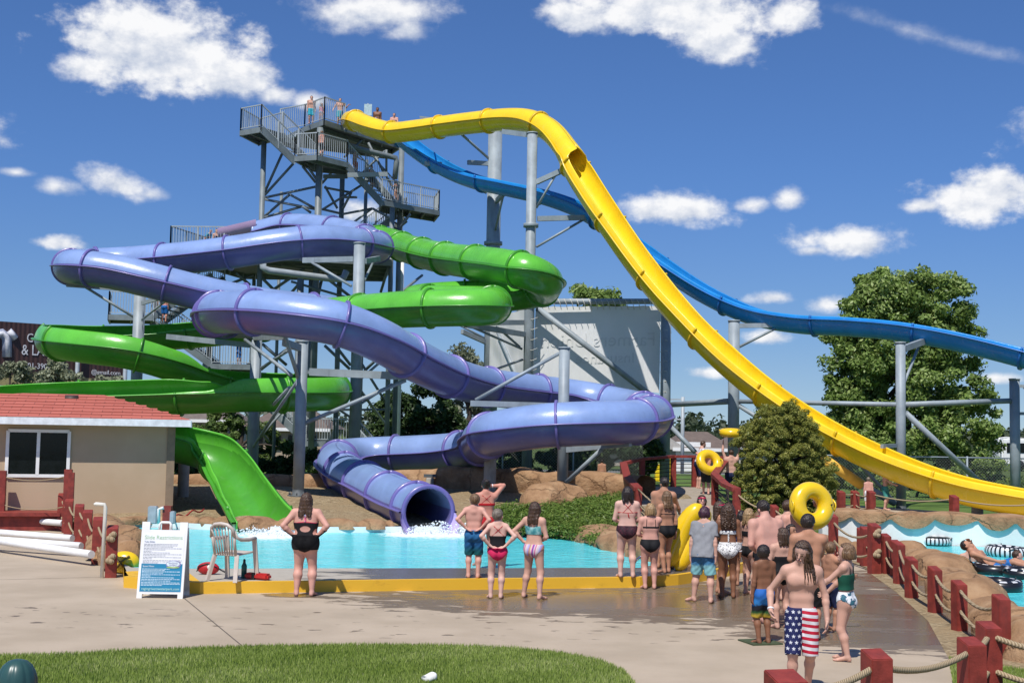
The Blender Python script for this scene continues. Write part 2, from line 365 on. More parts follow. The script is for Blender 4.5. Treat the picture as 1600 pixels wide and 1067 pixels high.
# raised pool deck with its yellow edge
DK = .18
FRONT = [(193, 918), (286, 927), (312, 928), (700, 922), (1000, 918), (1060, 914), (1120, 905), (1168, 893), (1195, 878)]
fr = [G(*q) for q in FRONT]
mb = MB()
back = [G(1195, 845, DK), G(1080, 866, DK), G(1040, 878, DK), G(1000, 886.5, DK), G(286, 888, DK), G(205, 886, DK), G(193, 880, DK)]
def inset(pl, d):
    out = []
    for i, q in enumerate(pl):
        a = pl[max(i - 1, 0)]; b = pl[min(i + 1, len(pl) - 1)]; e = (b - a).normalized(); out.append(q + Vector((-e.y, e.x, 0)) * d)
    return out
fi = inset(fr, .10)
m, t = new_mat('deck_concrete'); p = t.pos(); X, Yc, Z = t.xyz(p)
dw = t.step(t.math('ADD', t.math('MULTIPLY', t.math('SUBTRACT', X, -3.2), .8), t.math('MULTIPLY', t.math('SUBTRACT', t.noise(t.scale(p, 1, 2, 1), 1.3, 6), .5), 3.5)), .0, .6)
dn = t.noise(p, 9, 7, .65); c = t.mix(dw, t.mix(dn, (.36, .32, .26), (.46, .42, .35)), t.mix(dn, (.085, .07, .055), (.17, .145, .115)))
t.bsdf(c, t.math('SUBTRACT', .75, t.math('MULTIPLY', dw, .5)), t.bump(t.noise(p, 50, 5), .15, .01)); M_DECK = m
up = lambda q, z: Vector((q.x, q.y, z))
deck = MB(); deck.poly([up(q, DK) for q in fi] + back); deck.build('pool_deck', M_DECK, base=(0, 0, 0)); tag(bpy.data.objects['pool_deck'], kind='structure')
m, t = new_mat('yellow_kerb_paint'); p = t.pos()
wear = t.step(t.noise(t.scale(p, 1, 1, 2.5), 3, 8, .7), .56, .72)
yc = t.mix(t.noise(p, 1.2, 4), (.70, .39, .02), (.80, .47, .035)); yc = t.mix(t.math('MULTIPLY', wear, .45), yc, (.40, .20, .02))
t.bsdf(yc, .5, t.bump(t.noise(p, 45, 4), .15, .01)); M_KERB = m
kb = MB()
for i in range(len(fr) - 1):
    a0, a1, b0, b1 = fr[i], fr[i + 1], fi[i], fi[i + 1]
    kb.add([up(a0, 0), up(a1, 0), up(a1, DK + .004), up(a0, DK + .004)], [(0, 1, 2, 3)]); kb.add([up(a0, DK + .004), up(a1, DK + .004), up(b1, DK + .004), up(b0, DK + .004)], [(0, 1, 2, 3)])
q0, q1 = up(fr[0], 0), up(back[-1], 0); kb.add([q1, q0, up(q0, DK + .004), up(q1, DK + .004)], [(0, 1, 2, 3)])
w1 = [G(196, 893, DK), G(286, 888, DK), G(311, 907, DK)]
kb.poly([up(fi[0], DK + .006), up(fi[1], DK + .006), up(fi[2], DK + .006), up(w1[1], DK + .006), up(w1[0], DK + .006)])
tag(kb.build('kerb', M_KERB, base=(0, 0, 0)), kind='structure')

# pool water
WZ = .13
pool_far = [(182, 824), (250, 824), (330, 828), (400, 831), (480, 832), (560, 832), (640, 831), (720, 831), (800, 831), (860, 834), (910, 842), (955, 851), (1000, 862), (1040, 874), (1068, 884)]
pf = [G(*q, WZ) for q in pool_far]
pool_poly = pf + [G(1068, 895, WZ - .0), G(1000, 894, WZ), G(286, 895, WZ), G(200, 892, WZ), G(188, 868, WZ), G(178, 842, WZ)]
m, t = new_mat('pool_water'); p = t.pos(); X, Yc, Z = t.xyz(p)
n1 = t.noise(t.scale(p, .8, 2.2, 1), 1.6, 5, .6); n2 = t.noise(t.scale(p, 1, 2.6, 1), 5.5, 4)
c = t.mix(t.step(n1, .35, .68), (.075, .60, .66), (.13, .72, .76)); c = t.mix(t.math('MULTIPLY', t.step(n2, .55, .72), .5), c, (.26, .82, .84))
foam = None
for (fx, fy, fr_) in [(432, 835, 1.25), (690, 832, 1.5), (640, 834, .9), (735, 832, .9)]:
    q = G(fx, fy, WZ); a = t.math('SUBTRACT', X, q.x); b = t.math('SUBTRACT', Yc, q.y)
    e = t.math('SUBTRACT', 1.0, t.math('DIVIDE', t.math('SQRT', t.math('ADD', t.math('MULTIPLY', a, a), t.math('MULTIPLY', t.math('MULTIPLY', b, b), .35))), fr_))
    foam = e if foam is None else t.math('MAXIMUM', foam, e)
fm = t.step(t.math('ADD', foam, t.math('MULTIPLY', t.math('SUBTRACT', t.noise(p, 7, 6, .7), .5), 1.5)), .1, .6)
c = t.mix(fm, c, (.85, .9, .9))
hgt = t.math('ADD', t.noise(t.scale(p, 1, 1.6, 1), 3.2, 4), t.math('MULTIPLY', t.noise(t.scale(p, 1, 1.6, 1), 11, 3), .3))
b = t.bsdf(c, t.math('ADD', .10, t.math('MULTIPLY', fm, .5)), t.bump(hgt, .5, .12), IOR=1.33, Specular_IOR_Level=.35); M_WATER = m
def water_sheet(name, poly, z): o = sheet(name, poly, z, M_WATER); return o
water_sheet('pool_water', pool_poly, WZ)

# tan artificial rock
m, t = new_mat('tan_rock'); p = t.pos()
c = t.ramp(t.noise(p, 2.2, 8, .6), [(.25, (.19, .105, .052)), (.5, (.34, .20, .105)), (.75, (.46, .30, .17))])
c = t.mix(t.math('MULTIPLY', t.step(t.noise(p, 16, 6, .7), .55, .75), .35), c, (.20, .12, .07))
vk = t.n('ShaderNodeTexVoronoi', feature='DISTANCE_TO_EDGE'); vk.inputs['Scale'].default_value = .75; dv = t.n('ShaderNodeVectorMath', operation='ADD'); sv = t.n('ShaderNodeVectorMath', operation='SCALE'); sv.inputs['Scale'].default_value = .5; t.l(t.noise(p, 2.5, 5, .6, 1), sv.inputs[0]); t.l(p, dv.inputs[0]); t.l(sv.outputs[0], dv.inputs[1]); t.l(dv.outputs[0], vk.inputs['Vector'])
crk = t.step(vk.outputs['Distance'], .0, .03); c = t.mix(t.math('ADD', .6, t.math('MULTIPLY', crk, .4)), (.13, .07, .035), c)
hh_ = t.math('ADD', t.math('MULTIPLY', t.noise(p, 12, 8, .7), .5), t.math('ADD', t.math('MULTIPLY', crk, .35), t.math('MULTIPLY', t.noise(p, 2.6, 5), .9)))
t.bsdf(c, .85, t.bump(hh_, .8, .10), Specular_IOR_Level=.25); M_ROCK = m
def resample(pts, ds):
    pts = [Vector(q) for q in pts]; out = []; n = len(pts)
    for i in range(n - 1):
        p0, p1, p2, p3 = pts[max(i - 1, 0)], pts[i], pts[i + 1], pts[min(i + 2, n - 1)]; k = max(2, int((p2 - p1).length / (ds * .5)))
        for j in range(k):
            u = j / k; out.append(.5 * ((2 * p1) + (p2 - p0) * u + (2 * p0 - 5 * p1 + 4 * p2 - p3) * u * u + (3 * p1 - p0 - 3 * p2 + p3) * u ** 3))
    out.append(pts[-1].copy()); L = [0]
    for i in range(1, len(out)): L.append(L[-1] + (out[i] - out[i - 1]).length)
    k = max(2, int(round(L[-1] / ds))); res = []; j = 0
    for i in range(k + 1):
        s = L[-1] * i / k
        while j < len(L) - 2 and L[j + 1] < s: j += 1
        u = (s - L[j]) / max(1e-9, L[j + 1] - L[j]); res.append(out[j].lerp(out[j + 1], min(max(u, 0), 1)))
    return res
def rock_rim(name, label, pts, wid, hgt, lump=.75, seed=1, ds=.07, mat_=None, zbase=None):
    pa = resample(pts, ds); N = 13; V = []; F = []; rr = random.Random(seed); bounds = [0]
    while bounds[-1] < len(pa) * ds + 2: bounds.append(bounds[-1] + lump * rr.uniform(.6, 1.5))
    amp = [rr.uniform(.72, 1.12) for _ in bounds]; j = 0
    for i, q in enumerate(pa):
        s = i * ds
        while bounds[j + 1] < s: j += 1
        u = (s - bounds[j]) / (bounds[j + 1] - bounds[j]); k = (1 - abs(2 * u - 1) ** 3.5 * .42) * amp[j]
        d = (pa[min(i + 1, len(pa) - 1)] - pa[max(i - 1, 0)]); d.z = 0; d.normalize(); sd = Vector((-d.y, d.x, 0))
        if i in (0, len(pa) - 1): k *= .15
        for a in range(N):
            th = math.pi * a / (N - 1); x = math.cos(th); z = math.sin(th) ** .75
            v = q + sd * (x * wid * .5 * k) + Vector((0, 0, z * hgt * k))
            nn = mnoise.noise(v * 2.1 + Vector((seed * 3.1, 0, 0))); v += Vector((0, 0, 1)) * nn * .18 * hgt * z + sd * nn * .15 * wid * x
            V.append(v)
    for i in range(len(pa) - 1):
        for a in range(N - 1): F.append((i * N + a, i * N + a + 1, (i + 1) * N + a + 1, (i + 1) * N + a))
    o = np_mesh(name, [tuple(v) for v in V], F, mat_ or M_ROCK, smooth=True); return tag(o, label, 'rock edging')

rock_rim('rock_edging', 'low tan rounded rock edging of the pool left of the purple tube mouth', [up(G(x, y, WZ) + Vector((0, .30, 0)), .20) for x, y in [(165, 826)] + pool_far[1:6] + [(612, 831)]], .70, .26, .8, 2)
rock_rim('rock_edging', 'low tan rounded rock edging of the pool right of the purple tube mouth', [up(G(x, y, WZ) + Vector((0, .30, 0)), .20) for x, y in [(724, 831), (760, 831), (800, 831), (860, 834)]], .70, .26, .8, 3)
rock_rim('rock_edging', 'tan rock bank curving below the green ground cover beside the pool', [up(G(x, y - 3, WZ), .10) for x, y in pool_far[9:]] + [G(1085, 884, .1)], 1.5, .42, 1.5, 5)
rock_rim('rock_edging', 'tan rock bank at the left end of the pool behind the yellow float', [G(160, 832, .1), G(172, 850, .1), G(186, 872, .1), G(200, 886, .1)], 1.1, .55, 1.2, 8)
wl = MB()
pw = resample([up(q, 0) for q in pf], .25)
for i in range(len(pw) - 1): wl.add([up(pw[i], .02), up(pw[i + 1], .02), up(pw[i + 1] + Vector((0, .02, 0)), .27), up(pw[i] + Vector((0, .02, 0)), .27)], [(0, 1, 2, 3)])
M_PWALL = mat('white_pool_wall', (.70, .76, .76), .5, .08, 3)
tag(wl.build('pool_wall', M_PWALL, base=(0, 0, 0)), 'white painted far side wall of the slide pool above the water', 'pool wall')

# gravel bank rising behind the pool
m, t = new_mat('bank_gravel'); p = t.pos()
vo = t.n('ShaderNodeTexVoronoi'); vo.inputs['Scale'].default_value = 16; t.l(p, vo.inputs['Vector'])
c = t.mix(t.xyz(vo.outputs['Color'])[0], (.17, .12, .065), (.42, .33, .20)); c = t.mix(t.step(t.noise(p, 1.4, 6), .4, .65), c, (.30, .22, .125))
t.bsdf(c, .9, t.bump(vo.outputs['Distance'], .8, .05), Specular_IOR_Level=.2); M_GRAVEL = m
def bank_z(y):  # height of the bank by distance
    return .25 + max(0, min(1, (y - 31.5) / 9)) * .55
xs = np.linspace(-16, 14, 90); ys = np.linspace(30.6, 44, 40); V = []; F = []
for yy in ys:
    for xx in xs:
        ye = float(np.interp(xx, [q.x for q in pf], [q.y for q in pf])) + .3; yq = max(yy, ye) if xx < 9 else yy
        z = bank_z(yy) + .07 * mnoise.noise(Vector((xx * .7, yy * .7, 1)))
        lim = 31.3 + (0 if xx < 2 else 0); V.append((xx, yq, z))
for i in range(len(ys) - 1):
    for j in range(len(xs) - 1):
        xm, ym = (xs[j] + xs[j + 1]) / 2, ys[i]
        if xm > 6.2 + max(0, (ym - 34)) * -.1: continue
        n = len(xs); F.append((i * n + j, i * n + j + 1, (i + 1) * n + j + 1, (i + 1) * n + j))
tag(np_mesh('gravel_bank', V, F, M_GRAVEL, base=(0, 0, 0), smooth=True), kind='structure')

# tan rock retaining wall at the back of the bank
def rock_wall(name, label, pts, h, th=.5, seed=1):
    pa = resample(pts, .2); V = []; F = []; N = 9
    for i, q in enumerate(pa):
        d = (pa[min(i + 1, len(pa) - 1)] - pa[max(i - 1, 0)]); d.z = 0; d.normalize(); sd = Vector((d.y, -d.x, 0))
        hh = h * (1 + .12 * mnoise.noise(q * .8 + Vector((seed, 0, 0)))); prof = [(0, 0), (.02, .3), (.06, .6), (.02, .85), (-.12, 1.0), (-.4, 1.03), (-.75, 1.0), (-1, .9), (-1, 0)]
        for (a, b) in prof:
            v = q + sd * (a * th) + Vector((0, 0, b * hh)); nn = mnoise.noise(v * 1.3 + Vector((0, 0, seed))) * .16; V.append(tuple(v + sd * nn + Vector((0, 0, nn * .5 * b))))
    for i in range(len(pa) - 1):
        for a in range(N - 1): F.append((i * N + a, (i + 1) * N + a, (i + 1) * N + a + 1, i * N + a + 1))
    return tag(np_mesh(name, V, F, M_ROCK, smooth=True), label, 'rock wall')
rock_wall('rock_retaining_wall', 'long tan artificial rock retaining wall behind the gravel bank under the slides', [P(x, y, Y) for x, y, Y in [(150, 776, 41), (280, 777, 40.5), (400, 778, 41), (520, 778, 41.5), (640, 772, 41.5), (730, 768, 41), (800, 770, 40), (870, 772, 39.5), (960, 776, 39.5), (1000, 780, 39)]], .72, .7, 3)
rock_rim('boulder', 'large tan sloping boulder left of the plated grey post by the ground cover', [P(815, 800, 36), P(850, 800, 36.2), P(895, 800, 36.8)], 1.6, .78, 3.0, 11)
# ------------------------------------------------------------------ slides: swept flumes with joint flanges
def smooth_path(pts3, extra, ds=.12):
    """Catmull-Rom through 3D points; extra = per-point tuples interpolated linearly"""
    pts = [Vector(q) for q in pts3]; out, ex = [], []; n = len(pts); ne = np.array(extra, float)
    for i in range(n - 1):
        p0, p1, p2, p3 = pts[max(i - 1, 0)], pts[i], pts[i + 1], pts[min(i + 2, n - 1)]
        # centripetal parametrisation
        a = lambda u, v: max(1e-4, (v - u).length ** .5)
        if i == 0: p0 = p1 - (p2 - p1)
        if i == n - 2: p3 = p2 + (p2 - p1)
        t0 = 0; t1 = t0 + a(p0, p1); t2 = t1 + a(p1, p2); t3 = t2 + a(p2, p3); k = max(3, int((p2 - p1).length / (ds * .5)))
        for j in range(k):
            tt = t1 + (t2 - t1) * j / k
            A1 = p0 * ((t1 - tt) / (t1 - t0)) + p1 * ((tt - t0) / (t1 - t0)); A2 = p1 * ((t2 - tt) / (t2 - t1)) + p2 * ((tt - t1) / (t2 - t1)); A3 = p2 * ((t3 - tt) / (t3 - t2)) + p3 * ((tt - t2) / (t3 - t2))
            B1 = A1 * ((t2 - tt) / (t2 - t0)) + A2 * ((tt - t0) / (t2 - t0)); B2 = A2 * ((t3 - tt) / (t3 - t1)) + A3 * ((tt - t1) / (t3 - t1))
            out.append(B1 * ((t2 - tt) / (t2 - t1)) + B2 * ((tt - t1) / (t2 - t1))); u = j / k; u = u * u * (3 - 2 * u); ex.append(ne[i] * (1 - u) + ne[i + 1] * u)
    out.append(pts[-1]); ex.append(ne[-1])
    A = np.array([tuple(v) for v in out]); E = np.array(ex); L = np.r_[0, np.cumsum(np.linalg.norm(np.diff(A, axis=0), axis=1))]
    k = int(L[-1] / ds); s = np.linspace(0, L[-1], k + 1)
    A = np.c_[[np.interp(s, L, A[:, c]) for c in range(3)]].T; E = np.c_[[np.interp(s, L, E[:, c]) for c in range(E.shape[1])]].T
    for _ in range(6): A[1:-1] = (A[:-2] + 2 * A[1:-1] + A[2:]) / 4
    return A, E, s
def frames(A, E):
    T = np.gradient(A, axis=0); T /= np.linalg.norm(T, axis=1)[:, None]
    S = np.cross(T, (0, 0, 1)); S /= np.linalg.norm(S, axis=1)[:, None]; U = np.cross(S, T)
    if E.shape[1] > 3:
        b = E[:, 3][:, None]; S, U = S * np.cos(b) + U * np.sin(b), U * np.cos(b) - S * np.sin(b)
    return T, S, U
def arc(A, S, U, E, i, rad, N):
    aL, aR = math.radians(E[i, 1]), math.radians(E[i, 2]); th = np.linspace(math.pi - aL, 2 * math.pi + aR, N)
    return A[i] + rad * (np.cos(th)[:, None] * S[i] + np.sin(th)[:, None] * U[i])
class Slide:
    """extra per point: (radius, wall angle left, wall angle right, bank)"""
    def __init__(s, name, label, pts, m, mf, cat='water slide', joint=2.6, first=1.0, seam=True, base=None, N=44):
        s.A, s.E, s.s = smooth_path([q[0] for q in pts], [q[1] for q in pts]); A, E = s.A, s.E
        s.T, s.S, s.U = frames(A, E); base = base or A[-1]
        s.root = thing(name, label, cat, base); n = len(A); V, Fc = [], []
        for i in range(n):
            V.append(arc(A, s.S, s.U, E, i, E[i, 0], N)); V.append(arc(A, s.S, s.U, E, i, E[i, 0] - .035, N)[::-1])
        R = 2 * N; V = np.concatenate(V)
        idx = np.arange(R); a = (np.arange(n - 1)[:, None] * R + idx[None]); b = (np.arange(n - 1)[:, None] * R + np.roll(idx, -1)[None])
        Fc = np.stack([a, b, b + R, a + R], -1).reshape(-1, 4)
        caps = []
        for base_i in (0, (n - 1) * R):
            for k in range(N - 1): caps.append((base_i + k, base_i + k + 1, base_i + R - 2 - k, base_i + R - 1 - k))
        mi = None
        if isinstance(m, (list, tuple)):      # lit-toned upper shell, faded on the purple, over a lower shell painted as shade
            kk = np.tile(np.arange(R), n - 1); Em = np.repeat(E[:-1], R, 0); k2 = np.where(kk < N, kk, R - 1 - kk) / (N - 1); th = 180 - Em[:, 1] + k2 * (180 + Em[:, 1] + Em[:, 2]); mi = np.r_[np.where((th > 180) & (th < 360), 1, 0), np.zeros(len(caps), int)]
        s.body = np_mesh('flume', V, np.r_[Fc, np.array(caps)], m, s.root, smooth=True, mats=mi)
        d = first
        while d < s.s[-1] - .2: s.ring(d, mf, N); d += joint
        if seam: s.seam(mf)
    def at(s, d):
        i = int(np.clip(np.searchsorted(s.s, d), 1, len(s.s) - 2)); return i
    def near(s, q):
        return int(np.argmin(np.linalg.norm(s.A - np.array(q), axis=1)))
    def ring(s, d, mf, N):
        i = s.at(d); V = []
        r = s.E[i, 0]
        for (dt, rad) in ((-.035, r - .002), (-.035, r + .075), (.035, r + .075), (.035, r - .002)): V.append(arc(s.A, s.S, s.U, s.E, i, rad, N) + s.T[i] * dt)
        V = np.concatenate(V); F = []
        for a in range(3):
            for k in range(N - 1): F.append((a * N + k, a * N + k + 1, (a + 1) * N + k + 1, (a + 1) * N + k))
        F += [(0, N, 2 * N, 3 * N), (N - 1, 4 * N - 1, 3 * N - 1, 2 * N - 1)]
        np_mesh('joint_flange', V, F, mf, s.root)
    def seam(s, mf):
        for sg, c in ((1, 2), (-1, 1)):
            n = len(s.A); r = s.E[:, 0][:, None]; O = s.S * sg; V = []
            for (o, h) in ((-.01, -.02), (.085, -.02), (.085, .02), (-.01, .02)): V.append(s.A + O * (r + o * 1.35) + s.U * h)
            V = np.stack(V, 1).reshape(-1, 3); F = []
            for i in range(n - 1):
                for k in range(4): F.append((i * 4 + k, i * 4 + (k + 1) % 4, (i + 1) * 4 + (k + 1) % 4, (i + 1) * 4 + k))
            np_mesh('seam_flange', V, F, mf, s.root)

R1 = .63
C = (R1, 90, 90, 0)
def pp(lst, ex=C): return [(P(q[0], q[1], q[2]), q[3] if len(q) > 3 else ex) for q in lst]
ex_z = G(668, 832, .13)
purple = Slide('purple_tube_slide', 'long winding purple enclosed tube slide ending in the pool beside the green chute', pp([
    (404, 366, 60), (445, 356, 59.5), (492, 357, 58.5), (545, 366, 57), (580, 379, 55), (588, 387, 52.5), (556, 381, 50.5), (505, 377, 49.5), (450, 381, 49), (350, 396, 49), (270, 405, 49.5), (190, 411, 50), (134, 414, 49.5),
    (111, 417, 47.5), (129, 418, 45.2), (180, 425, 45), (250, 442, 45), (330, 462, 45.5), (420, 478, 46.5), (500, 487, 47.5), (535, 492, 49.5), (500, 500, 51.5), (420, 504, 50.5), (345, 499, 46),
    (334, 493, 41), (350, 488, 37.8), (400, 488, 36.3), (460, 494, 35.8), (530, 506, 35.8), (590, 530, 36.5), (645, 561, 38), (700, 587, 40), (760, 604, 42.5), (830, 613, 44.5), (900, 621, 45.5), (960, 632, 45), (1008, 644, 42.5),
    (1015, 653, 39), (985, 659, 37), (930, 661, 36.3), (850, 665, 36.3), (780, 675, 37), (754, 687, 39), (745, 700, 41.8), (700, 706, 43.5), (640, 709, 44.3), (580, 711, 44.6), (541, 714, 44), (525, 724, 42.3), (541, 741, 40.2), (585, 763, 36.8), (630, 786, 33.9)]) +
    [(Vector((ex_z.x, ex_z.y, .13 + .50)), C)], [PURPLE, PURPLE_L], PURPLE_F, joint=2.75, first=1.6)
# splayed outlet lips at the mouth of the purple tube
i = len(purple.A) - 1
for sg in (1, -1):
    mb = MB(); c = Vector(purple.A[i]); S_ = Vector(purple.S[i]) * sg; T_ = Vector(purple.T[i]); Uv = Vector((0, 0, 1))
    pts = []
    rows = 8
    for a in range(rows + 1):
        u = a / rows; z = -.62 + u * .62; o = math.sqrt(max(0, R1 ** 2 - min(z, 0) ** 2))
        inn = c + S_ * o + Uv * z; out = c + S_ * (o + .05 + .22 * (1 - u)) + Uv * (z - .02) + T_ * (.10 + .5 * (1 - u) ** 1.3); pts.append((inn, out))
    for a in range(rows):
        mb.add([pts[a][0], pts[a][1], pts[a + 1][1], pts[a + 1][0]], [(0, 1, 2, 3)], True)
        dlt = T_ * -.03 + S_ * .02
        mb.add([pts[a][0] + dlt, pts[a][1] + dlt, pts[a + 1][1] + dlt, pts[a + 1][0] + dlt], [(3, 2, 1, 0)], True)
    mb.build('outlet_lip', gel('purple_lip', (.47, .39, .72), .05), purple.root)
mb = MB(); mb.add([], [])
V = []; N = 44
A_ = arc(purple.A, purple.S, purple.U, purple.E, i, R1 + .06, N); B_ = arc(purple.A, purple.S, purple.U, purple.E, i, R1 - .05, N); Tn = purple.T[i] * .05
V = np.concatenate([A_, A_ + Tn, B_ + Tn, B_]); Fq = [(a * N + k, a * N + k + 1, ((a + 1) % 4) * N + k + 1, ((a + 1) % 4) * N + k) for a in range(4) for k in range(N - 1)]
np_mesh('mouth_ring', V, Fq, PURPLE_F, purple.root, smooth=False)

O = lambda l, r, b=0, rad=R1: (rad, l, r, b)
# green slide: tube at the top, open flume with one high wall lower down.  Walls: (left, right) of travel
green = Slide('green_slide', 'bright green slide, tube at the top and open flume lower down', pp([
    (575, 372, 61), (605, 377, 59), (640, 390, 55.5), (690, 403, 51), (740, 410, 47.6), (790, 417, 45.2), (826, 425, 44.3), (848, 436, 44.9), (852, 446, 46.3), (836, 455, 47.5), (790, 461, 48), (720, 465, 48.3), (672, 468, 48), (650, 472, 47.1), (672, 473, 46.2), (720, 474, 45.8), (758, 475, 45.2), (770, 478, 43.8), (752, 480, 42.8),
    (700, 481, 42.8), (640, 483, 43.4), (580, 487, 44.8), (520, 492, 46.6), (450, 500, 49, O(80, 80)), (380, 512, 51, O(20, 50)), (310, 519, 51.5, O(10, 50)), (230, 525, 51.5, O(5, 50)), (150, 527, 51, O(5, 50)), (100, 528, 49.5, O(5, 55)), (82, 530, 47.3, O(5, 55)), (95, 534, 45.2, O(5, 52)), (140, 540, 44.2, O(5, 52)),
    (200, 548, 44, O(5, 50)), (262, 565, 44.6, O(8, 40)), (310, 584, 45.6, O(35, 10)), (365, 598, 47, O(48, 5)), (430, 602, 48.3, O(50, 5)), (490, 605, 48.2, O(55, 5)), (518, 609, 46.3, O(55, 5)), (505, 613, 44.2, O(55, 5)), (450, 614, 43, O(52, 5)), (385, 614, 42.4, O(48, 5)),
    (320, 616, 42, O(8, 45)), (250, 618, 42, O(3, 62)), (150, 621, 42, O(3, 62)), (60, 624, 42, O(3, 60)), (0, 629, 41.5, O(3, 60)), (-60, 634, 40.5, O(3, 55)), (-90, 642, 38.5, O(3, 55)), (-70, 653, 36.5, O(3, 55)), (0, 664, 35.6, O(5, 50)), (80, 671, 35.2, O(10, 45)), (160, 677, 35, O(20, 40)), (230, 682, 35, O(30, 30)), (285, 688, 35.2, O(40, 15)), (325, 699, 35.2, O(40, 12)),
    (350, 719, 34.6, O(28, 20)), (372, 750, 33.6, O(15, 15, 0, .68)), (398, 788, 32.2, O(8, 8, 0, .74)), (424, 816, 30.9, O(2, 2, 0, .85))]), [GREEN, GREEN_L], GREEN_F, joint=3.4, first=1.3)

# yellow speed slide: enclosed at the top, covered crest, open trough to the run-out
RY = .60
Y_ = lambda l, r: (RY, l + 5, r + 5, 0)
CY = (.48, 90, 90, 0)
yellow = Slide('yellow_speed_slide', 'tall straight yellow speed slide dropping from the tower top to the right', pp([
    (548, 189, 63, CY), (556, 189, 61.5, CY), (580, 199, 60.3, CY), (612, 207, 59.2, CY), (650, 204, 58, CY), (700, 197, 56.5, CY), (750, 191, 55, CY), (795, 187, 53.6, CY), (830, 190, 52.5, CY), (860, 205, 51.5, CY), (882, 230, 50.7, CY), (892, 246, 50.3, (.52, 88, 88, 0)), (897, 254, 50.2, Y_(20, 20)),
    (925, 300, 49.2, Y_(20, 20)), (955, 345, 48.2, Y_(18, 18)), (1000, 408, 47, Y_(16, 16)), (1050, 470, 45.8, Y_(15, 15)), (1110, 533, 44.6, Y_(15, 15)), (1180, 594, 43.2, Y_(14, 14)), (1260, 650, 41.8, Y_(14, 14)), (1340, 694, 40.5, Y_(14, 14)), (1420, 729, 39.3, Y_(14, 14)), (1500, 755, 38.3, Y_(14, 14)), (1570, 770, 37.5, Y_(14, 14)), (1640, 781, 36.8, Y_(14, 14)), (1760, 790, 35.6, Y_(14, 14)), (1950, 798, 34, Y_(14, 14)), (2150, 806, 32.6, Y_(14, 14))]), YELLOW, YELLOW_F, joint=3.3, first=1.5)
RB = .52
B_ = (RB, 14, 14, 0)
blue = Slide('blue_speed_slide', 'blue open speed slide curving down behind the yellow one to the right', pp([
    (600, 190, 63, B_), (622, 206, 61.8, B_), (645, 226, 60.6, B_), (690, 256, 58.6, B_), (740, 277, 56.8, B_), (800, 290, 55, B_), (860, 304, 53.4, B_), (920, 328, 52, B_), (980, 370, 50.6, B_), (1040, 413, 49.3, B_), (1110, 457, 48, B_), (1180, 487, 46.8, B_), (1250, 499, 45.8, B_), (1330, 503, 44.7, B_), (1400, 509, 43.8, B_), (1470, 520, 43, B_), (1540, 535, 42.2, B_), (1620, 556, 41.3, B_), (1760, 598, 40, B_), (1930, 656, 38.6, B_), (2100, 705, 37.4, B_), (2300, 740, 36, B_), (2500, 755, 34.6, B_)]), BLUE, BLUE_F, joint=3.6, first=2.2)
# ------------------------------------------------------------------ slide support columns
def column(label, top, Y, dia, arms=(), braces=(), z0=.35, rings=(), plate=False, pads=(), group='grey steel slide support columns', zbot=None):
    """arms / braces: ((x,y,Y),(x,y,Y)[,w,h]) in photo coordinates with their distance"""
    a = P(top[0], top[1], Y); b = Vector((a.x, a.y, z0)); r = thing('support_column', label, 'support column', b, group)
    MB().tube([b, a], dia / 2, 20).build('pole', STEEL, r)
    mb = MB().lathe([(0, -.04), (dia / 2 + .02, -.04), (dia / 2 + .02, .015), (0, .02)], a, 20); mb.build('cap', STEEL, r)
    for y in rings:
        q = P(top[0], y, Y); MB().lathe([(dia / 2, -.09), (dia / 2 + .1, -.09), (dia / 2 + .1, -.02), (dia / 2 + .1, .0), (dia / 2 + .1, .06), (dia / 2, .06)], (b.x, b.y, q.z), 20).build('splice_ring', STEEL, r)
    if plate:
        m_ = MB().lathe([(0, .0), (dia * .95, .0), (dia * .95, .05), (dia / 2 + .02, .05), (dia / 2, .22)], b, 16)
        for k in range(8): t_ = k * math.pi / 4; m_.tube([b + Vector((math.cos(t_) * dia * .78, math.sin(t_) * dia * .78, .05)), b + Vector((math.cos(t_) * dia * .78, math.sin(t_) * dia * .78, .14))], .022, 6)
        m_.build('base_plate', STEEL_D, r)
        MB().lathe([(0, -.6), (dia * 1.15, -.6), (dia * 1.15, 0), (0, 0)], b, 20, smooth=False).build('footing', CONC, r)
    for q in arms:
        w_, h_ = (q[2], q[3]) if len(q) > 2 else (.14, .2)
        MB().beam(P(*q[0]), P(*q[1]), w_, h_).build('arm', STEEL, r)
    for q in braces:
        MB().tube([P(*q[0]), P(*q[1])], q[2] if len(q) > 2 else .05, 8).build('brace', STEEL, r)
    for q in pads:
        MB().tube([P(*q[0]), P(*q[1])], q[2], 12).build('foam_pad', mat('yellow_foam', (.72, .42, .06), .7, .1, 5), r)
    return r
column('grey column under the left end of the upper purple tube, beside the small stair landing', (219, 449), 47.6, .42, [((212, 452, 47.6), (104, 444, 47.2)), ((222, 474, 47.3), (262, 462, 45.6), .08, .14)], [((134, 449, 47.3), (212, 497, 47.6)), ((221, 500, 47.5), (262, 468, 45.8), .04)], z0=.5)
column('grey column behind the lower green flume, left of the plated grey column', (401, 528), 46.2, .40, [((398, 527, 46.2), (447, 526, 37.5)), ((398, 540, 46.2), (262, 526, 49.5))], [((383, 531, 44), (455, 586, 39.0), .06), ((408, 575, 46), (455, 545, 41)), ((394, 700, 46.2), (468, 590, 38.4))], z0=.4)
column('grey column with bolted base plate behind the woman in the black swimsuit', (473, 533), 38.2, .34, [((472, 545, 38.2), (444, 535, 37.2)), ((484, 581, 38.2), (640, 588, 38.0), .16, .22)], [((444, 522, 37), (466, 590, 38.1), .06), ((470, 664, 38.2), (634, 594, 38.0), .06), ((452, 605, 40), (420, 640, 43))], z0=.62, plate=True)
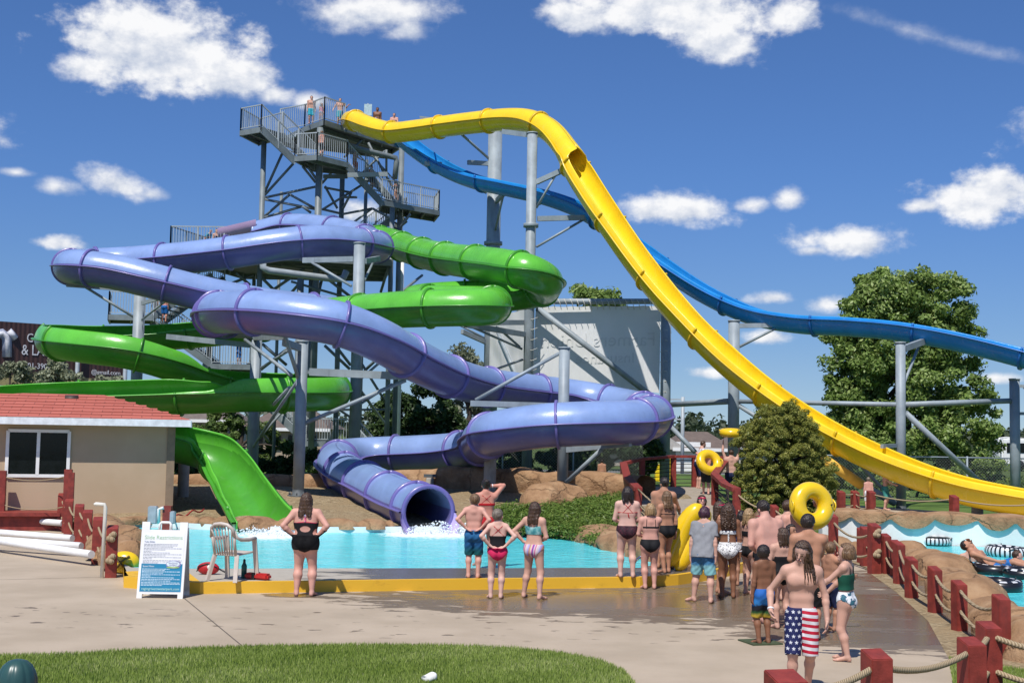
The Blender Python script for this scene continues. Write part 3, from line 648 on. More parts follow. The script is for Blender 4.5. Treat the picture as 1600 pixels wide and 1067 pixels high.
column('grey round column topped just in front of the upper purple coil', (562, 380), 47.6, .42, [((553, 405, 47.6), (474, 407, 48.6)), ((570, 408, 47.6), (592, 404, 50.5))], [((487, 410, 48.4), (549, 447, 47.6), .055), ((583, 410, 50.3), (570, 437, 47.6)), ((566, 590, 47.6), (618, 545, 52)), ((556, 600, 47.6), (600, 660, 55), .06), ((549, 640, 48), (612, 600, 55), .05)], z0=.8)
column('tall thick grey column left of the white banner, behind the blue slide', (774, 204), 58, .64, [((766, 256, 58), (731, 254, 57.4)), ((690, 257, 58.4), (664, 256, 58.6)), ((774, 316, 58), (793, 297, 55.3)), ((760, 535, 58), (722, 518, 56))], [((683, 257, 58.5), (760, 302, 58)), ((721, 210, 56.5), (766, 250, 58), .06), ((787, 303, 55.6), (772, 367, 58)), ((707, 502, 57), (760, 530, 58)), ((768, 470, 58), (802, 452, 55.5), .07)], z0=.8, rings=(380,))
column('tall slim grey column carrying the crest of the yellow slide at the banner edge', (832, 208), 51.2, .41, [((824, 211, 51.2), (786, 206, 52.6)), ((838, 285, 51.2), (880, 266, 50.6)), ((840, 342, 51.2), (916, 340, 51.6)), ((822, 523, 51.2), (727, 507, 47)), ((817, 504, 51.2), (770, 504, 49.5))], [((838, 325, 51.2), (869, 272, 50.8)), ((838, 386, 51.2), (914, 342, 51.6)), ((733, 509, 47.6), (815, 545, 51.2)), ((816, 562, 51.2), (738, 590, 46)), ((776, 510, 50), (812, 542, 51.2))], z0=.8, rings=(352, 475))
column('grey column at the right edge of the white banner', (1041, 472), 52, .42, [], [((1036, 468, 52), (990, 412, 47.4), .06), ((1042, 660, 52), (1086, 706, 51), .1), ((1050, 632, 52), (1138, 627, 46.2), .11)], z0=.8)
column('grey column behind the yellow slide left of the round green bush', (1147, 501), 46.2, .41, [((1153, 509, 46.2), (1231, 508, 46.1), .12, .16), ((1140, 566, 46.2), (1112, 558, 44.8))], [((1155, 542, 46.2), (1212, 513, 46.1)), ((1152, 627, 46.2), (1402, 632, 41.4), .08), ((1152, 632, 46.2), (1196, 660, 45.5), .08)], z0=.8)
column('slim grey column in front of the big leafy tree, on a square base plate', (1407, 535), 41.4, .31, [((1408, 546, 41.4), (1447, 532, 43.2)), ((1400, 696, 41.4), (1378, 697, 40.2), .1, .12)], [((1412, 600, 41.4), (1436, 540, 43)), ((1412, 632, 41.4), (1582, 626, 43), .09), ((1415, 645, 41.4), (1535, 757, 42.4), .10), ((1398, 786, 41.4), (1343, 755, 41.0), .11), ((1398, 784, 41.4), (1310, 690, 41.6), .06)], z0=.30, plate=True, pads=[((1346, 757, 41.0), (1285, 716, 40.6), .17)])
column('grey column standing at the right margin of the photo', (1585, 592), 43, .33, [((1590, 603, 43), (1640, 605, 43), .08, .1), ((1590, 646, 43), (1640, 646, 43), .08, .1)], [((1600, 605, 43), (1640, 645, 43))], z0=.3)
column('short grey column between the two lowest right purple coils, plated to the boulder', (882, 543), 38.8, .33, [((872, 634, 38.8), (735, 630, 38.6), .12, .17), ((882, 703, 38.8), (985, 693, 36.8), .12, .16)], [((874, 552, 38.8), (743, 625, 38.6), .055), ((878, 760, 38.8), (940, 702, 37.6), .07)], z0=.72, plate=True)
column('grey column stub below the lowest purple coil beside the concrete pier', (748, 690), 43, .30, z0=.6)
for lab, x, y, Y, r_, z0 in (('speckled concrete pier holding a bent grey pipe under the green chute', 288, 712, 37.2, .16, .45), ('tall rounded concrete pier under the lowest purple coil', 766, 712, 39.6, .19, .5), ('short concrete stub under the back purple tube behind the outlet', 672, 746, 41.2, .13, .6), ('white rounded concrete pier under the yellow run-out', 1527, 792, 38.4, .17, .3)):
    q = P(x, y, Y); r = thing('concrete_pier', lab, 'pier', (q.x, q.y, z0), 'concrete piers under the slides')
    MB().lathe([(r_, z0), (r_, q.z - .05), (r_ * .9, q.z), (0, q.z)], (q.x, q.y, 0), 20).build('pier_shaft', CONC, r)
    if x == 288: MB().tube([P(286, 722, 37.2), P(288, 706, 37), P(281, 701, 36.6), P(268, 697, 36)], .07, 8).build('bent_pipe', STEEL, r)
    else: MB().beam((q.x - .2, q.y, q.z + .06), (q.x + .2, q.y, q.z + .06), .12, .1).build('saddle', STEEL_D, r)
q = P(1588, 806, 37.6); r = thing('run_out_saddle', 'black steel saddle foot carrying the end of the yellow slide', 'saddle', (q.x, q.y, .3))
MB().lathe([(.22, .3), (.22, .34), (.17, .36), (.14, .8), (.05, 1.05)], (q.x, q.y, 0), 12).build('stand', BLACK, r); MB().box((q.x, q.y, .28), (.6, .5, .05)).build('base_plate', BLACK, r)

# ------------------------------------------------------------------ stair tower
def Tz(u, v, Y): return P(350 + u / 4.5714, 140 + v / 4.5714, Y)
tw0 = P(520, 760, 63); tower = thing('slide_tower', 'tall grey steel stair tower with platforms from which all slides start', 'stair tower', (tw0.x, tw0.y, 0))
def tcol(x, y, Y, d): a = P(x, y, Y); MB().tube([(a.x, a.y, 0), a], d / 2, 14).build('column', STEEL_T, tower)
for c in [(412.5, 222, 61.5, .26), (500.8, 200, 62.2, .34), (535, 276, 66, .26), (628, 221, 66.5, .30), (470, 430, 60.5, .32), (488, 430, 63, .34), (531, 430, 68, .26), (400, 345, 68, .2), (440, 300, 70, .18), (613, 325, 62, .24), (573, 250, 70, .2)]: tcol(*c)
for c in [(630, 372, 61, .16)]:
    a = P(c[0], c[1], c[2]); MB().tube([(a.x, a.y, 0), a], c[3] / 2, 12).build('water_pipe', WHITE, tower)
def rail(pts, h=1.1, n_sp=.13, parent=None, pk=.011, posts=1.5, double=False):
    parent = parent or tower; mb = MB(); pts = [Vector(q) for q in pts]
    for a, b in zip(pts[:-1], pts[1:]):
        L = (b - a).length; up_ = Vector((0, 0, h)); mb.beam(a + up_, b + up_, .05, .05); mb.beam(a + Vector((0, 0, .1)), b + Vector((0, 0, .1)), .035, .035)
        k = max(1, int(L / n_sp))
        for i in range(1, k):
            q = a.lerp(b, i / k); mb.beam(q + Vector((0, 0, .1)), q + up_, pk * 2.1, pk * 2.1, up=(0, 1, 0))
        k = max(1, int(round(L / posts)))
        for i in range(k + 1):
            q = a.lerp(b, i / k); mb.beam(q - Vector((0, 0, .28)), q + up_ + Vector((0, 0, .02)), .06, .06, up=(0, 1, 0))
    return mb.build('railing', STEEL_L, parent)
def deck_poly(pts, th=.24, beams=True):
    pts = [Vector(q) for q in pts]; z = sum(q.z for q in pts) / len(pts); pts = [Vector((q.x, q.y, z)) for q in pts]
    area = sum(pts[i].x * pts[(i + 1) % len(pts)].y - pts[(i + 1) % len(pts)].x * pts[i].y for i in range(len(pts)))
    if area < 0: pts.reverse()
    MB().prism([q - Vector((0, 0, .06)) for q in pts], (0, 0, .06)).build('platform', STEEL_D, tower)
    mb = MB()
    for i in range(len(pts)):
        a, b = pts[i], pts[(i + 1) % len(pts)]; mb.beam(a - Vector((0, 0, th / 2)), b - Vector((0, 0, th / 2)), .10, th + .02)
    c = sum(pts, Vector()) / len(pts)
    a, b, c_, d = pts[0], pts[1], pts[2], pts[3 % len(pts)]
    n = max(2, int((b - a).length / .9))
    for i in range(1, n): mb.beam(a.lerp(b, i / n) - Vector((0, 0, .17)), d.lerp(c_, i / n) - Vector((0, 0, .17)), .06, .2)
    mb.build('edge_beam', STEEL_T, tower); return z
def stair(a, b, off, n=None):
    """near stringer a (top) -> b (bottom); off: vector to the far stringer"""
    a, b, off = Vector(a), Vector(b), Vector(off); mb = MB(); mb.beam(a, b, .06, .32); mb.beam(a + off, b + off, .06, .32); mb.build('stringer', STEEL_T, tower)
    mb = MB(); k = n or max(3, int(abs(a.z - b.z) / .19)); d = (b - a); d.z = 0; d = d.normalized() * .28
    for i in range(k):
        q = a.lerp(b, (i + .5) / k); mb.hexa([q - d / 2 - Vector((0, 0, .02)), q + off - d / 2 - Vector((0, 0, .02)), q + off + d / 2 - Vector((0, 0, .02)), q + d / 2 - Vector((0, 0, .02)), q - d / 2 + Vector((0, 0, .02)), q + off - d / 2 + Vector((0, 0, .02)), q + off + d / 2 + Vector((0, 0, .02)), q + d / 2 + Vector((0, 0, .02))])
    mb.build('stair_treads', STEEL_D, tower)
    rail([a + Vector((0, 0, .15)), b + Vector((0, 0, .15))], 1.05); rail([a + off + Vector((0, 0, .15)), b + off + Vector((0, 0, .15))], 1.05)
OFF = Vector((.75, 1.35, 0))
TOPZ = deck_poly([Tz(575, 290, 63.5), Tz(715, 243, 62), Tz(1255, 415, 67), Tz(1150, 430, 69.5), Tz(400, 330, 66.5)])
zf = lambda q, z: Vector((q.x, q.y, z))
rail([zf(Tz(400, 290, 64.5), TOPZ), zf(Tz(575, 290, 63.5), TOPZ), zf(Tz(715, 243, 62), TOPZ), zf(Tz(862, 290, 63.2), TOPZ)], 1.15)
rail([zf(Tz(1000, 330, 65.6), TOPZ), zf(Tz(1255, 415, 67.2), TOPZ)], 1.1, .6)
z1 = deck_poly([Tz(118, 305, 61), Tz(265, 275, 60.2), Tz(420, 320, 61.5), Tz(250, 350, 63)])
rail([zf(Tz(420, 320, 61.6), z1) - Vector((0, 0, 0)), zf(Tz(250, 350, 63), z1), zf(Tz(118, 305, 61), z1), zf(Tz(265, 275, 60.2), z1)], 1.1)
stair(Tz(265, 285, 60.2), Tz(505, 515, 61.4), OFF)
z2 = deck_poly([Tz(505, 505, 61.4), Tz(665, 478, 61.0), Tz(880, 535, 62.6), Tz(880, 545, 64.5), Tz(640, 540, 63.8)])
rail([zf(Tz(505, 505, 61.4), z2), zf(Tz(665, 478, 61.0), z2), zf(Tz(880, 535, 62.6), z2)], 1.1)
stair(Tz(880, 550, 62.6), Tz(1125, 815, 64.2), OFF)
z3 = deck_poly([Tz(1125, 800, 64.2), Tz(1535, 880, 67), Tz(1500, 895, 69), Tz(1110, 840, 66.4)])
rail([zf(Tz(1125, 800, 64.2), z3), zf(Tz(1535, 880, 67), z3), zf(Tz(1500, 895, 69), z3), zf(Tz(1280, 860, 67.6), z3)], 1.1)
stair(Tz(1230, 900, 66.6), Tz(930, 1150, 65.4), (.4, 1.3, 0))
# platform where the purple and green tubes start
PZ = deck_poly([P(266, 389, 60), P(392, 396, 59.8), P(612, 404, 61.5), P(600, 432, 68), P(380, 430, 68)], .3)
rail([zf(P(380, 430, 67.5), PZ), zf(P(266, 389, 60), PZ), zf(P(392, 396, 59.8), PZ)], 1.2)
rail([zf(P(612, 404, 61.5), PZ), zf(P(600, 432, 68), PZ)], 1.1)
rail([zf(P(470, 402, 60.5), PZ), zf(P(600, 404, 61.4), PZ)], 1.1)
# lower landings and flights on the left and down to the ground
stair(P(332, 430, 62), P(236, 498, 60.4), (.3, 1.3, 0))
z4 = deck_poly([P(170, 490, 60), P(240, 492, 60), P(236, 500, 62), P(172, 498, 62)])
rail([zf(P(172, 498, 62), z4), zf(P(170, 490, 60), z4), zf(P(240, 492, 60), z4)], 1.1)
stair(P(236, 502, 61), P(330, 570, 62), (.1, 1.3, 0))
z5 = deck_poly([P(318, 567, 62), P(402, 567, 62), P(402, 575, 64.5), P(318, 575, 64.5)])
rail([zf(P(318, 575, 64.5), z5), zf(P(402, 575, 64.5), z5)], 1.1); rail([zf(P(318, 567, 62), z5), zf(P(402, 567, 62), z5)], 1.1)
stair(P(405, 622, 63), P(478, 690, 62.2), (.2, 1.3, 0))
z6 = deck_poly([P(478, 688, 62.2), P(545, 689, 62), P(545, 690, 64), P(478, 690, 64)])
rail([zf(P(478, 688, 62.2), z6), zf(P(545, 689, 62), z6)], 1.1); rail([zf(P(478, 690, 64), z6), zf(P(545, 690, 64), z6)], 1.1)
stair(P(545, 693, 62), P(592, 745, 61.2), (.2, 1.3, 0))
mb = MB()
B1 = [((415, 460), (290, 735)), ((495, 530), (290, 755)), ((280, 775), (655, 695)), ((290, 785), (655, 855)), ((470, 750), (280, 915)), ((470, 750), (650, 850)), ((270, 920), (560, 835)), ((560, 548), (655, 665)), ((600, 555), (660, 640)), ((720, 690), (810, 850)), ((715, 700), (900, 735)), ((700, 860), (1060, 635)),
      ((700, 855), (830, 885)), ((850, 890), (1060, 850)), ((930, 945), (1060, 850)), ((1060, 850), (1215, 935)), ((985, 600), (1150, 440)), ((860, 485), (985, 360)), ((1030, 380), (1140, 590)), ((1160, 430), (1160, 610)), ((780, 580), (700, 670)), ((910, 735), (850, 850)), ((1080, 480), (1200, 690)), ((1330, 890), (1260, 985)), ((850, 770), (950, 770)), ((560, 835), (620, 880))]
for (a, b) in B1:
    m_ = MB(); Ya = 62.3 if max(a[0], b[0]) < 720 else 64.5
    m_.tube([Tz(*a, Ya), Tz(*b, Ya + .3)], .065, 6); m_.build('brace', STEEL_T, tower)
MB().beam(Tz(885, 612, 62.4), Tz(1165, 605, 63.6), .12, .22).build('cross_beam', STEEL_L, tower); MB().beam(Tz(710, 622, 63), Tz(880, 622, 63.6), .12, .2).build('cross_beam', STEEL_T, tower)
MB().tube([Tz(890, 400, 63), Tz(980, 430, 63.6), Tz(1180, 478, 64.6), Tz(1228, 490, 64.8), Tz(1232, 520, 64.8), Tz(1220, 640, 64.8)], .14, 10).build('water_pipe', STEEL_T, tower)
MB().tube([P(411, 402, 57), P(411, 418, 57), P(420, 423, 57), P(520, 436, 59), P(536, 436, 59.4), P(541, 424, 59.5)], .16, 10).build('water_pipe', STEEL_L, tower)
B2 = [((700, 400), (510, 530)), ((690, 470), (620, 550)), ((830, 450), (985, 570)), ((430, 450), (540, 560)), ((1230, 380), (1180, 545)), ((440, 870), (590, 1000)), ((660, 850), (430, 1030)), ((830, 880), (985, 1025)), ((905, 890), (990, 1000)), ((1170, 950), (1080, 1035)), ((560, 380), (740, 380)), ((790, 560), (820, 430)), ((250, 490), (380, 440)), ((280, 430), (360, 500))]
for (a, b) in B2: MB().tube([P(300 + a[0] / 4, 320 + a[1] / 4, 62), P(300 + b[0] / 4, 320 + b[1] / 4, 63)], .075, 6).build('brace', STEEL_T, tower)
for (a, b) in [((340, 605), (400, 560)), ((350, 600), (420, 690)), ((400, 690), (470, 610)), ((470, 600), (560, 660)), ((500, 640), (610, 640)), ((560, 560), (610, 640)), ((455, 440), (560, 470)), ((610, 470), (660, 430))]: MB().tube([P(*a, 61.5), P(*b, 63)], .065, 6).build('brace', STEEL_T, tower)
sg = thing('rules_sign', 'small pale rules board standing on the top platform beside the yellow tube', 'sign', zf(P(576, 190, 65), TOPZ))
MB().box(P(575, 172, 65) , (.40, .03, .60)).build('board', mat('pale_sign', (.42, .55, .58), .5, .15, 8), sg); MB().tube([zf(P(575, 190, 65.03), TOPZ), P(575, 162, 65.03)], .03, 8).build('post', STEEL_L, sg)
mb = MB(); a, b = P(660, 184, 60), P(690, 187, 59); mb.beam(a, b, .35, .08); mb.beam(P(668, 184, 60), P(672, 206, 59), .06, .06); tag(mb.build('bracket_plate', STEEL), 'flat grey steel plate bracket behind the straight yellow tube', 'bracket')

# purple entry trough on the platform
et = MB(); mb = MB()
A0 = P(345, 372, 60.6); A1 = P(404, 358, 60)
for i in range(9):
    a_ = math.pi * i / 8; 
V = []; N = 14
for q, r_ in ((A0, .75), (A0.lerp(A1, .35), .72), (A0.lerp(A1, .7), .70), (A1, .70)):
    for k in range(N + 1):
        th = math.pi + math.pi * k / N; V.append((q.x, q.y + math.cos(th) * r_, q.z + .35 + math.sin(th) * r_ * .9))
F = [(i * (N + 1) + k, i * (N + 1) + k + 1, (i + 1) * (N + 1) + k + 1, (i + 1) * (N + 1) + k) for i in range(3) for k in range(N)]
np_mesh('entry_trough', V, F, gel('pink_entry', (.52, .36, .58), .05), purple.root, smooth=True)

# white banner wind screen
m, t = new_mat('banner_cloth'); p = t.pos()
fold = t.noise(t.scale(p, 1.2, 1, .25), 1.6, 5); n_ = t.noise(p, .7, 4)
c = t.mix(t.step(n_, .35, .7), (.80, .81, .80), (.86, .86, .85)); X, Yc, Z = t.xyz(p)
bs_ = t.n('ShaderNodeBsdfDiffuse'); ts_ = t.n('ShaderNodeBsdfTranslucent'); mx = t.n('ShaderNodeMixShader'); mx.inputs[0].default_value = .12
t.l(c, bs_.inputs[0]); t.l(c, ts_.inputs[0]); t.l(bs_.outputs[0], mx.inputs[1]); t.l(ts_.outputs[0], mx.inputs[2]); t.l(t.bump(fold, .35, .15), bs_.inputs['Normal']); o_ = t.n('ShaderNodeOutputMaterial'); t.l(mx.outputs[0], o_.inputs[0]); M_BAN = m
bq = [P(837, 479, 51.9), P(1033, 477, 52.5), P(1030, 614, 52.5), P(832, 606, 51.9)]
ban = thing('banner', 'big white cloth banner laced between two grey columns, back of faded lettering showing through', 'banner', (bq[3] + bq[2]) / 2)
def cloth(name, q, nx, nz_, wob, parent):
    V = []; F = []
    for j in range(nz_ + 1):
        for i in range(nx + 1):
            u, v = i / nx, j / nz_; w_ = q[0].lerp(q[1], u).lerp(q[3].lerp(q[2], u), v); e = min(u, 1 - u, v, 1 - v)
            sc_e = .03 * abs(math.sin(u * 22)) if v in (0, 1) else 0
            w_ = w_ + Vector((0, 1, 0)) * (wob * mnoise.noise(Vector((u * 5, v * 4, 3)))) + Vector((0, 0, 1)) * (sc_e if v == 1 else -sc_e); V.append(tuple(w_))
    for j in range(nz_):
        for i in range(nx): F.append((j * (nx + 1) + i, (j + 1) * (nx + 1) + i, (j + 1) * (nx + 1) + i + 1, j * (nx + 1) + i + 1))
    return np_mesh(name, V, F, M_BAN, parent, smooth=True)
cloth('cloth', bq, 44, 24, .006, ban)
FAINT = mat('faded_print', (.715, .725, .72), .8, .05)
nrm = (bq[1] - bq[0]).normalized(); upv = Vector((0, 0, 1))
a_ = bq[0].lerp(bq[1], .965).lerp(bq[3].lerp(bq[2], .965), .46) + Vector((0, -.022, 0))
text('faded_lettering', 'Farmers Union', .78, a_, -nrm, upv, FAINT, ban, .001, width=4.7)
a_ = bq[0].lerp(bq[1], .80).lerp(bq[3].lerp(bq[2], .80), .66) + Vector((0, -.022, 0)); text('faded_lettering', 'Insurance', .62, a_, -nrm, upv, FAINT, ban, .001, width=2.4)
MB().tube([P(832, 471, 51.5), P(1040, 471, 52.2)], .12, 10).build('top_pipe', STEEL, ban)
MB().tube([P(839, 481, 51.4), P(1025, 624, 51.9)], .12, 10).build('diagonal_pipe', STEEL, ban); MB().tube([P(832, 612, 51.9), P(1034, 620, 52.5)], .07, 8).build('bottom_pipe', STEEL, ban)
LC = mat('cord_white', (.6, .58, .52), .8)
for i in range(22):
    mb = MB()
    q = P(832, 471, 51.5).lerp(P(1040, 471, 52.2), (i + .5) / 22); mb.tube([q + Vector((-.1, -.13, .1)), q + Vector((.0, -.14, -.1)), q + Vector((.06, -.05, -.34))], .014, 5); mb.build('lacing_cord', LC, ban)
for xc, Y in ((832, 51.2), (1041, 52)):
    for i in range(8):
        y = 500 + i * 16; q = P(xc - (y - 475) * .018, y, Y); sgn = 1 if xc == 832 else -1; mb = MB()
        mb.tube([q + Vector((-.22, -.05, .05 * sgn)), q + Vector((0, -.23, 0)), q + Vector((.22, -.1, .1 * sgn))], .013, 5); mb.build('lacing_cord', LC, ban)
wq = [P(766, 500, 57.6), P(828, 478, 51.7), P(822, 606, 51.7), P(764, 600, 57.6)]
wing = thing('banner', 'smaller creased white banner wing running back behind the slim column', 'banner', (wq[3] + wq[2]) / 2); cloth('cloth', wq, 24, 20, .16, wing)
MB().tube([P(766, 494, 57.6), P(832, 471, 51.5)], .09, 8).build('top_pipe', STEEL, wing); MB().tube([P(778, 520, 56), P(808, 590, 53)], .08, 8).build('diagonal_pipe', STEEL, wing)
# ------------------------------------------------------------------ ropes and timber posts
m, t = new_mat('rope_fibre'); p = t.obj()
wv = t.n('ShaderNodeTexWave'); wv.inputs['Scale'].default_value = 14; wv.inputs['Distortion'].default_value = 2; t.l(t.scale(p, 1, 1, 1.6), wv.inputs['Vector'])
c = t.mix(wv.outputs['Fac'], (.26, .19, .11), (.46, .36, .23)); t.bsdf(c, .9, t.bump(wv.outputs['Fac'], .6, .01), Specular_IOR_Level=.2); ROPE = m
def rope_fence(name, label, posts, pw=.18, fr=(.32, .82), sag=.10, rr=.022, group=None, knots=(), pairs=None, slope=True):
    """posts: (x, y_top, y_bottom, z_ground[, kind])"""
    base = G(posts[0][0], posts[0][2], posts[0][3]); r = thing(name, label, 'rope fence', base, group); tops = []
    for q in posts:
        b = G(q[0], q[2], q[3]); tp = P(q[0], q[1], b.y); h = tp.z - b.z; tops.append((b, h)); w_ = q[4] if len(q) > 4 else pw
        mb = MB(); c0 = b + Vector((0, 0, -.05)); hw = w_ / 2; d = .06 if slope else 0; a_ = .25
        ca, sa = math.cos(a_), math.sin(a_); cs = [(-hw, -hw), (hw, -hw), (hw, hw), (-hw, hw)]; cs = [(x * ca - y * sa, x * sa + y * ca) for x, y in cs]
        mb.hexa([c0 + Vector((x, y, 0)) for x, y in cs] + [b + Vector((cs[0][0], cs[0][1], h - d)), b + Vector((cs[1][0], cs[1][1], h - d)), b + Vector((cs[2][0], cs[2][1], h)), b + Vector((cs[3][0], cs[3][1], h))])
        o = mb.build('post', RED, r, bevel=.008)
    for i, j in (pairs or [(k, k + 1) for k in range(len(tops) - 1)]):
        (b0, h0), (b1, h1) = tops[i], tops[j]
        for f in fr:
            a = b0 + Vector((0, 0, h0 * f)); b = b1 + Vector((0, 0, h1 * f)); L = (b - a).length; pts = []
            for k in range(11):
                u = k / 10; pts.append(a.lerp(b, u) - Vector((0, 0, sag * L * 4 * u * (1 - u) * .55)))
            MB().tube(pts, rr, 8).build('rope', ROPE, r)
    for k in knots:
        b, h = tops[k]
        for f in fr:
            mb = MB(); c0 = b + Vector((.02, -pw * .62, h * f))
            for q in ((0, 0, 0), (.04, -.01, .03), (-.03, -.01, -.04), (.02, -.02, -.05)): mb.sphere(c0 + Vector(q), .055, 10, 6)
            mb.build('rope_knot', ROPE, r)
    return r
rope_fence('rope_fence', 'red post and rope fence running from the building to the shower pole', [(95, 770, 829, 0), (106, 779, 837, 0), (122, 787, 850, 0), (135, 796, 860, 0), (151, 807, 881, 0), (173, 820, 902, 0)], .19, (.38, .8), .12, .022, 'red timber rope fences', knots=(5,))
rope_fence('porch_fence', 'taller red posts and dark cable along the red step below the window', [(0, 735, 826, 0), (103, 733, 832, 0), (108, 738, 836, .0, .14)], .19, (.42, .9), .10, .012, 'red timber rope fences', slope=False)
rope_fence('rope_fence', 'long red post and tan rope fence bending along the pebble strip beside the lazy river', [(1210, 788, 836, .25), (1302, 803, 872, 0), (1366, 817, 896, 0, .2), (1384, 833, 896, 0), (1405, 846, 912, 0), (1424, 869, 934, 0), (1461, 884, 957, 0), (1499, 906, 985, 0), (1565, 928, 1026, 0)], .165, (.42, .82), .12, .024, 'red timber rope fences', knots=(2,), pairs=[(0, 1), (1, 2), (3, 4), (4, 5), (5, 6), (6, 7), (7, 8)])
rope_fence('rope_fence', 'pair of red posts with rope at the entrance gap beside the knotted post', [(1347, 824, 879, 0), (1352, 822, 884, 0), (1400, 843, 900, 0)], .17, (.5,), .08, .02, 'red timber rope fences')
rope_fence('rope_fence', 'nearest red post and thick rope fence at the lower right corner of the photo', [(1228, 1049, 1215, 0, .26), (1370, 1015, 1170, 0, .2), (1519, 996, 1122, 0, .2), (1546, 971, 1098, 0, .19), (1700, 1000, 1130, 0, .2)], .2, (.84, .42), .10, .03, 'red timber rope fences', pairs=[(0, 1), (1, 2), (2, 3), (3, 4)])
rope_fence('rope_fence', 'red post rope fence on the far bank of the river under the yellow slide', [(1314, 766, 799, .5), (1336, 766, 798, .5), (1361, 766, 803, .5), (1491, 773, 813, .45), (1640, 778, 822, .4)], .2, (.3, .85), .10, .02, 'red timber rope fences')
rope_fence('rope_fence', 'distant red post and pale rope fence behind the rock wall left of the bridge', [(600, 735, 755, .85), (625, 736, 756, .85), (662, 736, 757, .85), (702, 736, 757, .85), (719, 737, 758, .85), (777, 738, 760, .85), (802, 739, 761, .85), (847, 741, 764, .82), (860, 743, 765, .82), (895, 746, 768, .8), (947, 747, 771, .75), (974, 748, 774, .7)], .18, (.3, .85), .09, .02, 'red timber rope fences')
# wooden bridge with handrails over the river
DARKW = mat('dark_wire_net', (.03, .03, .03), .7)
br = thing('footbridge', 'arched concrete footbridge with red timber handrails and wire netting', 'footbridge', P(1055, 763, 42))
L_ = [P(985, 862, 28.6), P(994, 815, 34), P(997, 785, 38.5), P(998, 766, 41.5), P(998, 760, 43.5), P(998, 757, 46)]
R_ = [P(1190, 850, 28.6), P(1152, 806, 34), P(1128, 782, 38.5), P(1116, 766, 41.5), P(1112, 760, 43.5), P(1110, 757, 46)]
zs = [.20, .42, .68, .86, .9, .72]
mb = MB()
for i in range(5):
    a, b, c, d = [zf_ for zf_ in (Vector((L_[i].x, L_[i].y, zs[i])), Vector((R_[i].x, R_[i].y, zs[i])), Vector((R_[i + 1].x, R_[i + 1].y, zs[i + 1])), Vector((L_[i + 1].x, L_[i + 1].y, zs[i + 1])))]
    dn = Vector((0, 0, -.5)); mb.hexa([a + dn, b + dn, c + dn, d + dn, a, b, c, d])
m, t = new_mat('bridge_deck'); p = t.pos(); n_ = t.noise(t.scale(p, 1, 3, 1), 3, 6, .65)
t.bsdf(t.mix(t.math('MULTIPLY', t.step(n_, .5, .66), .6), (.34, .29, .225), (.16, .125, .09)), .8, t.bump(t.noise(p, 40, 4), .2, .01)); mb.build('deck', m, br)
def bpost(x, yt, yb, Y, w_=.17):
    b, a = P(x, yb, Y), P(x, yt, Y); o = MB(); o.box(((a.x + b.x) / 2, Y, (a.z + b.z) / 2), (w_, w_, abs(a.z - b.z)), .2); o.build('post', RED, br, bevel=.008); return a
bp = {}
for k, q in {'fl': (974, 724, 760, 43), 'fm': (1003, 717, 771, 43.5), 'nl': (997, 764, 815, 35.5), 'm1': (1052, 713, 763, 44.5), 'm2': (1085, 713, 763, 44.5), 'm3': (1140, 715, 765, 44), 'nr': (1117, 742, 794, 37.5), 'nr2': (1151, 765, 808, 33.8)}.items(): bp[k] = bpost(*q)
def brail(ks, mid=None):
    pts = [bp[k] for k in ks]
    for a, b in zip(pts[:-1], pts[1:]): MB().beam(a, b, .22, .09).build('handrail', RED, br)
brail(['fl', 'fm']); brail(['fm', 'm1', 'm2', 'm3'])
mid = P(980, 747, 39); 
for a, b in ((bp['fl'], mid), (mid, bp['nl']), (P(1128, 727, 41.5), bp['nr']), (P(1128, 727, 41.5), bp['m3'])): MB().beam(a, b, .24, .10).build('handrail', RED, br)
mm = P(1133, 757, 35.4)
for a, b in ((bp['nr'], mm), (mm, bp['nr2'])): MB().beam(a, b, .22, .10).build('handrail', RED, br)
for a, b in ((bp['fl'], bp['nl']), (bp['fm'], bp['m1']), (bp['m1'], bp['m2']), (bp['m2'], bp['m3']), (bp['nr'], bp['nr2'])):
    for k in range(1, 8): MB().tube([a - Vector((0, 0, .13 * k)), b - Vector((0, 0, .13 * k))], .012, 4).build('wire', DARKW, br)
for a, b in ((bp['nl'], G(1092, 868, .2) + Vector((0, 0, .55))), (bp['nl'] - Vector((0, 0, .4)), G(1092, 868, .2) + Vector((0, 0, .2))), (bp['nr2'] - Vector((0, 0, .1)), P(1210, 797, 32.5)), (bp['nr2'] - Vector((0, 0, .5)), P(1210, 818, 32.5)), (bp['nr'] - Vector((0, 0, .4)), P(1225, 835, 30))):
    pts = [a.lerp(b, k / 8) - Vector((0, 0, .12 * 4 * (k / 8) * (1 - k / 8))) for k in range(9)]; MB().tube(pts, .022, 8).build('rope', ROPE, br)

# ------------------------------------------------------------------ lazy river on the right
RZ = .10
rw = [(1345, 852), (1440, 852), (1520, 853), (1610, 860), (2150, 905), (2150, 1180), (1900, 1130), (1720, 1060), (1640, 1020), (1560, 975), (1500, 930), (1450, 890), (1380, 872)]
sheet('river_water', [G(*q, RZ) for q in rw], RZ, M_WATER)
far = [(1285, 842), (1340, 847), (1430, 852), (1520, 853), (1610, 860), (1750, 873), (1950, 890), (2150, 905)]
fr3 = resample([up(G(*q, RZ), 0) for q in far], .3); mb = MB()
for i in range(len(fr3) - 1): mb.hexa([fr3[i], fr3[i + 1], fr3[i + 1] + Vector((0, .4, 0)), fr3[i] + Vector((0, .4, 0)), fr3[i] + Vector((0, 0, .72)), fr3[i + 1] + Vector((0, 0, .72)), fr3[i + 1] + Vector((0, .4, .72)), fr3[i] + Vector((0, .4, .72))])
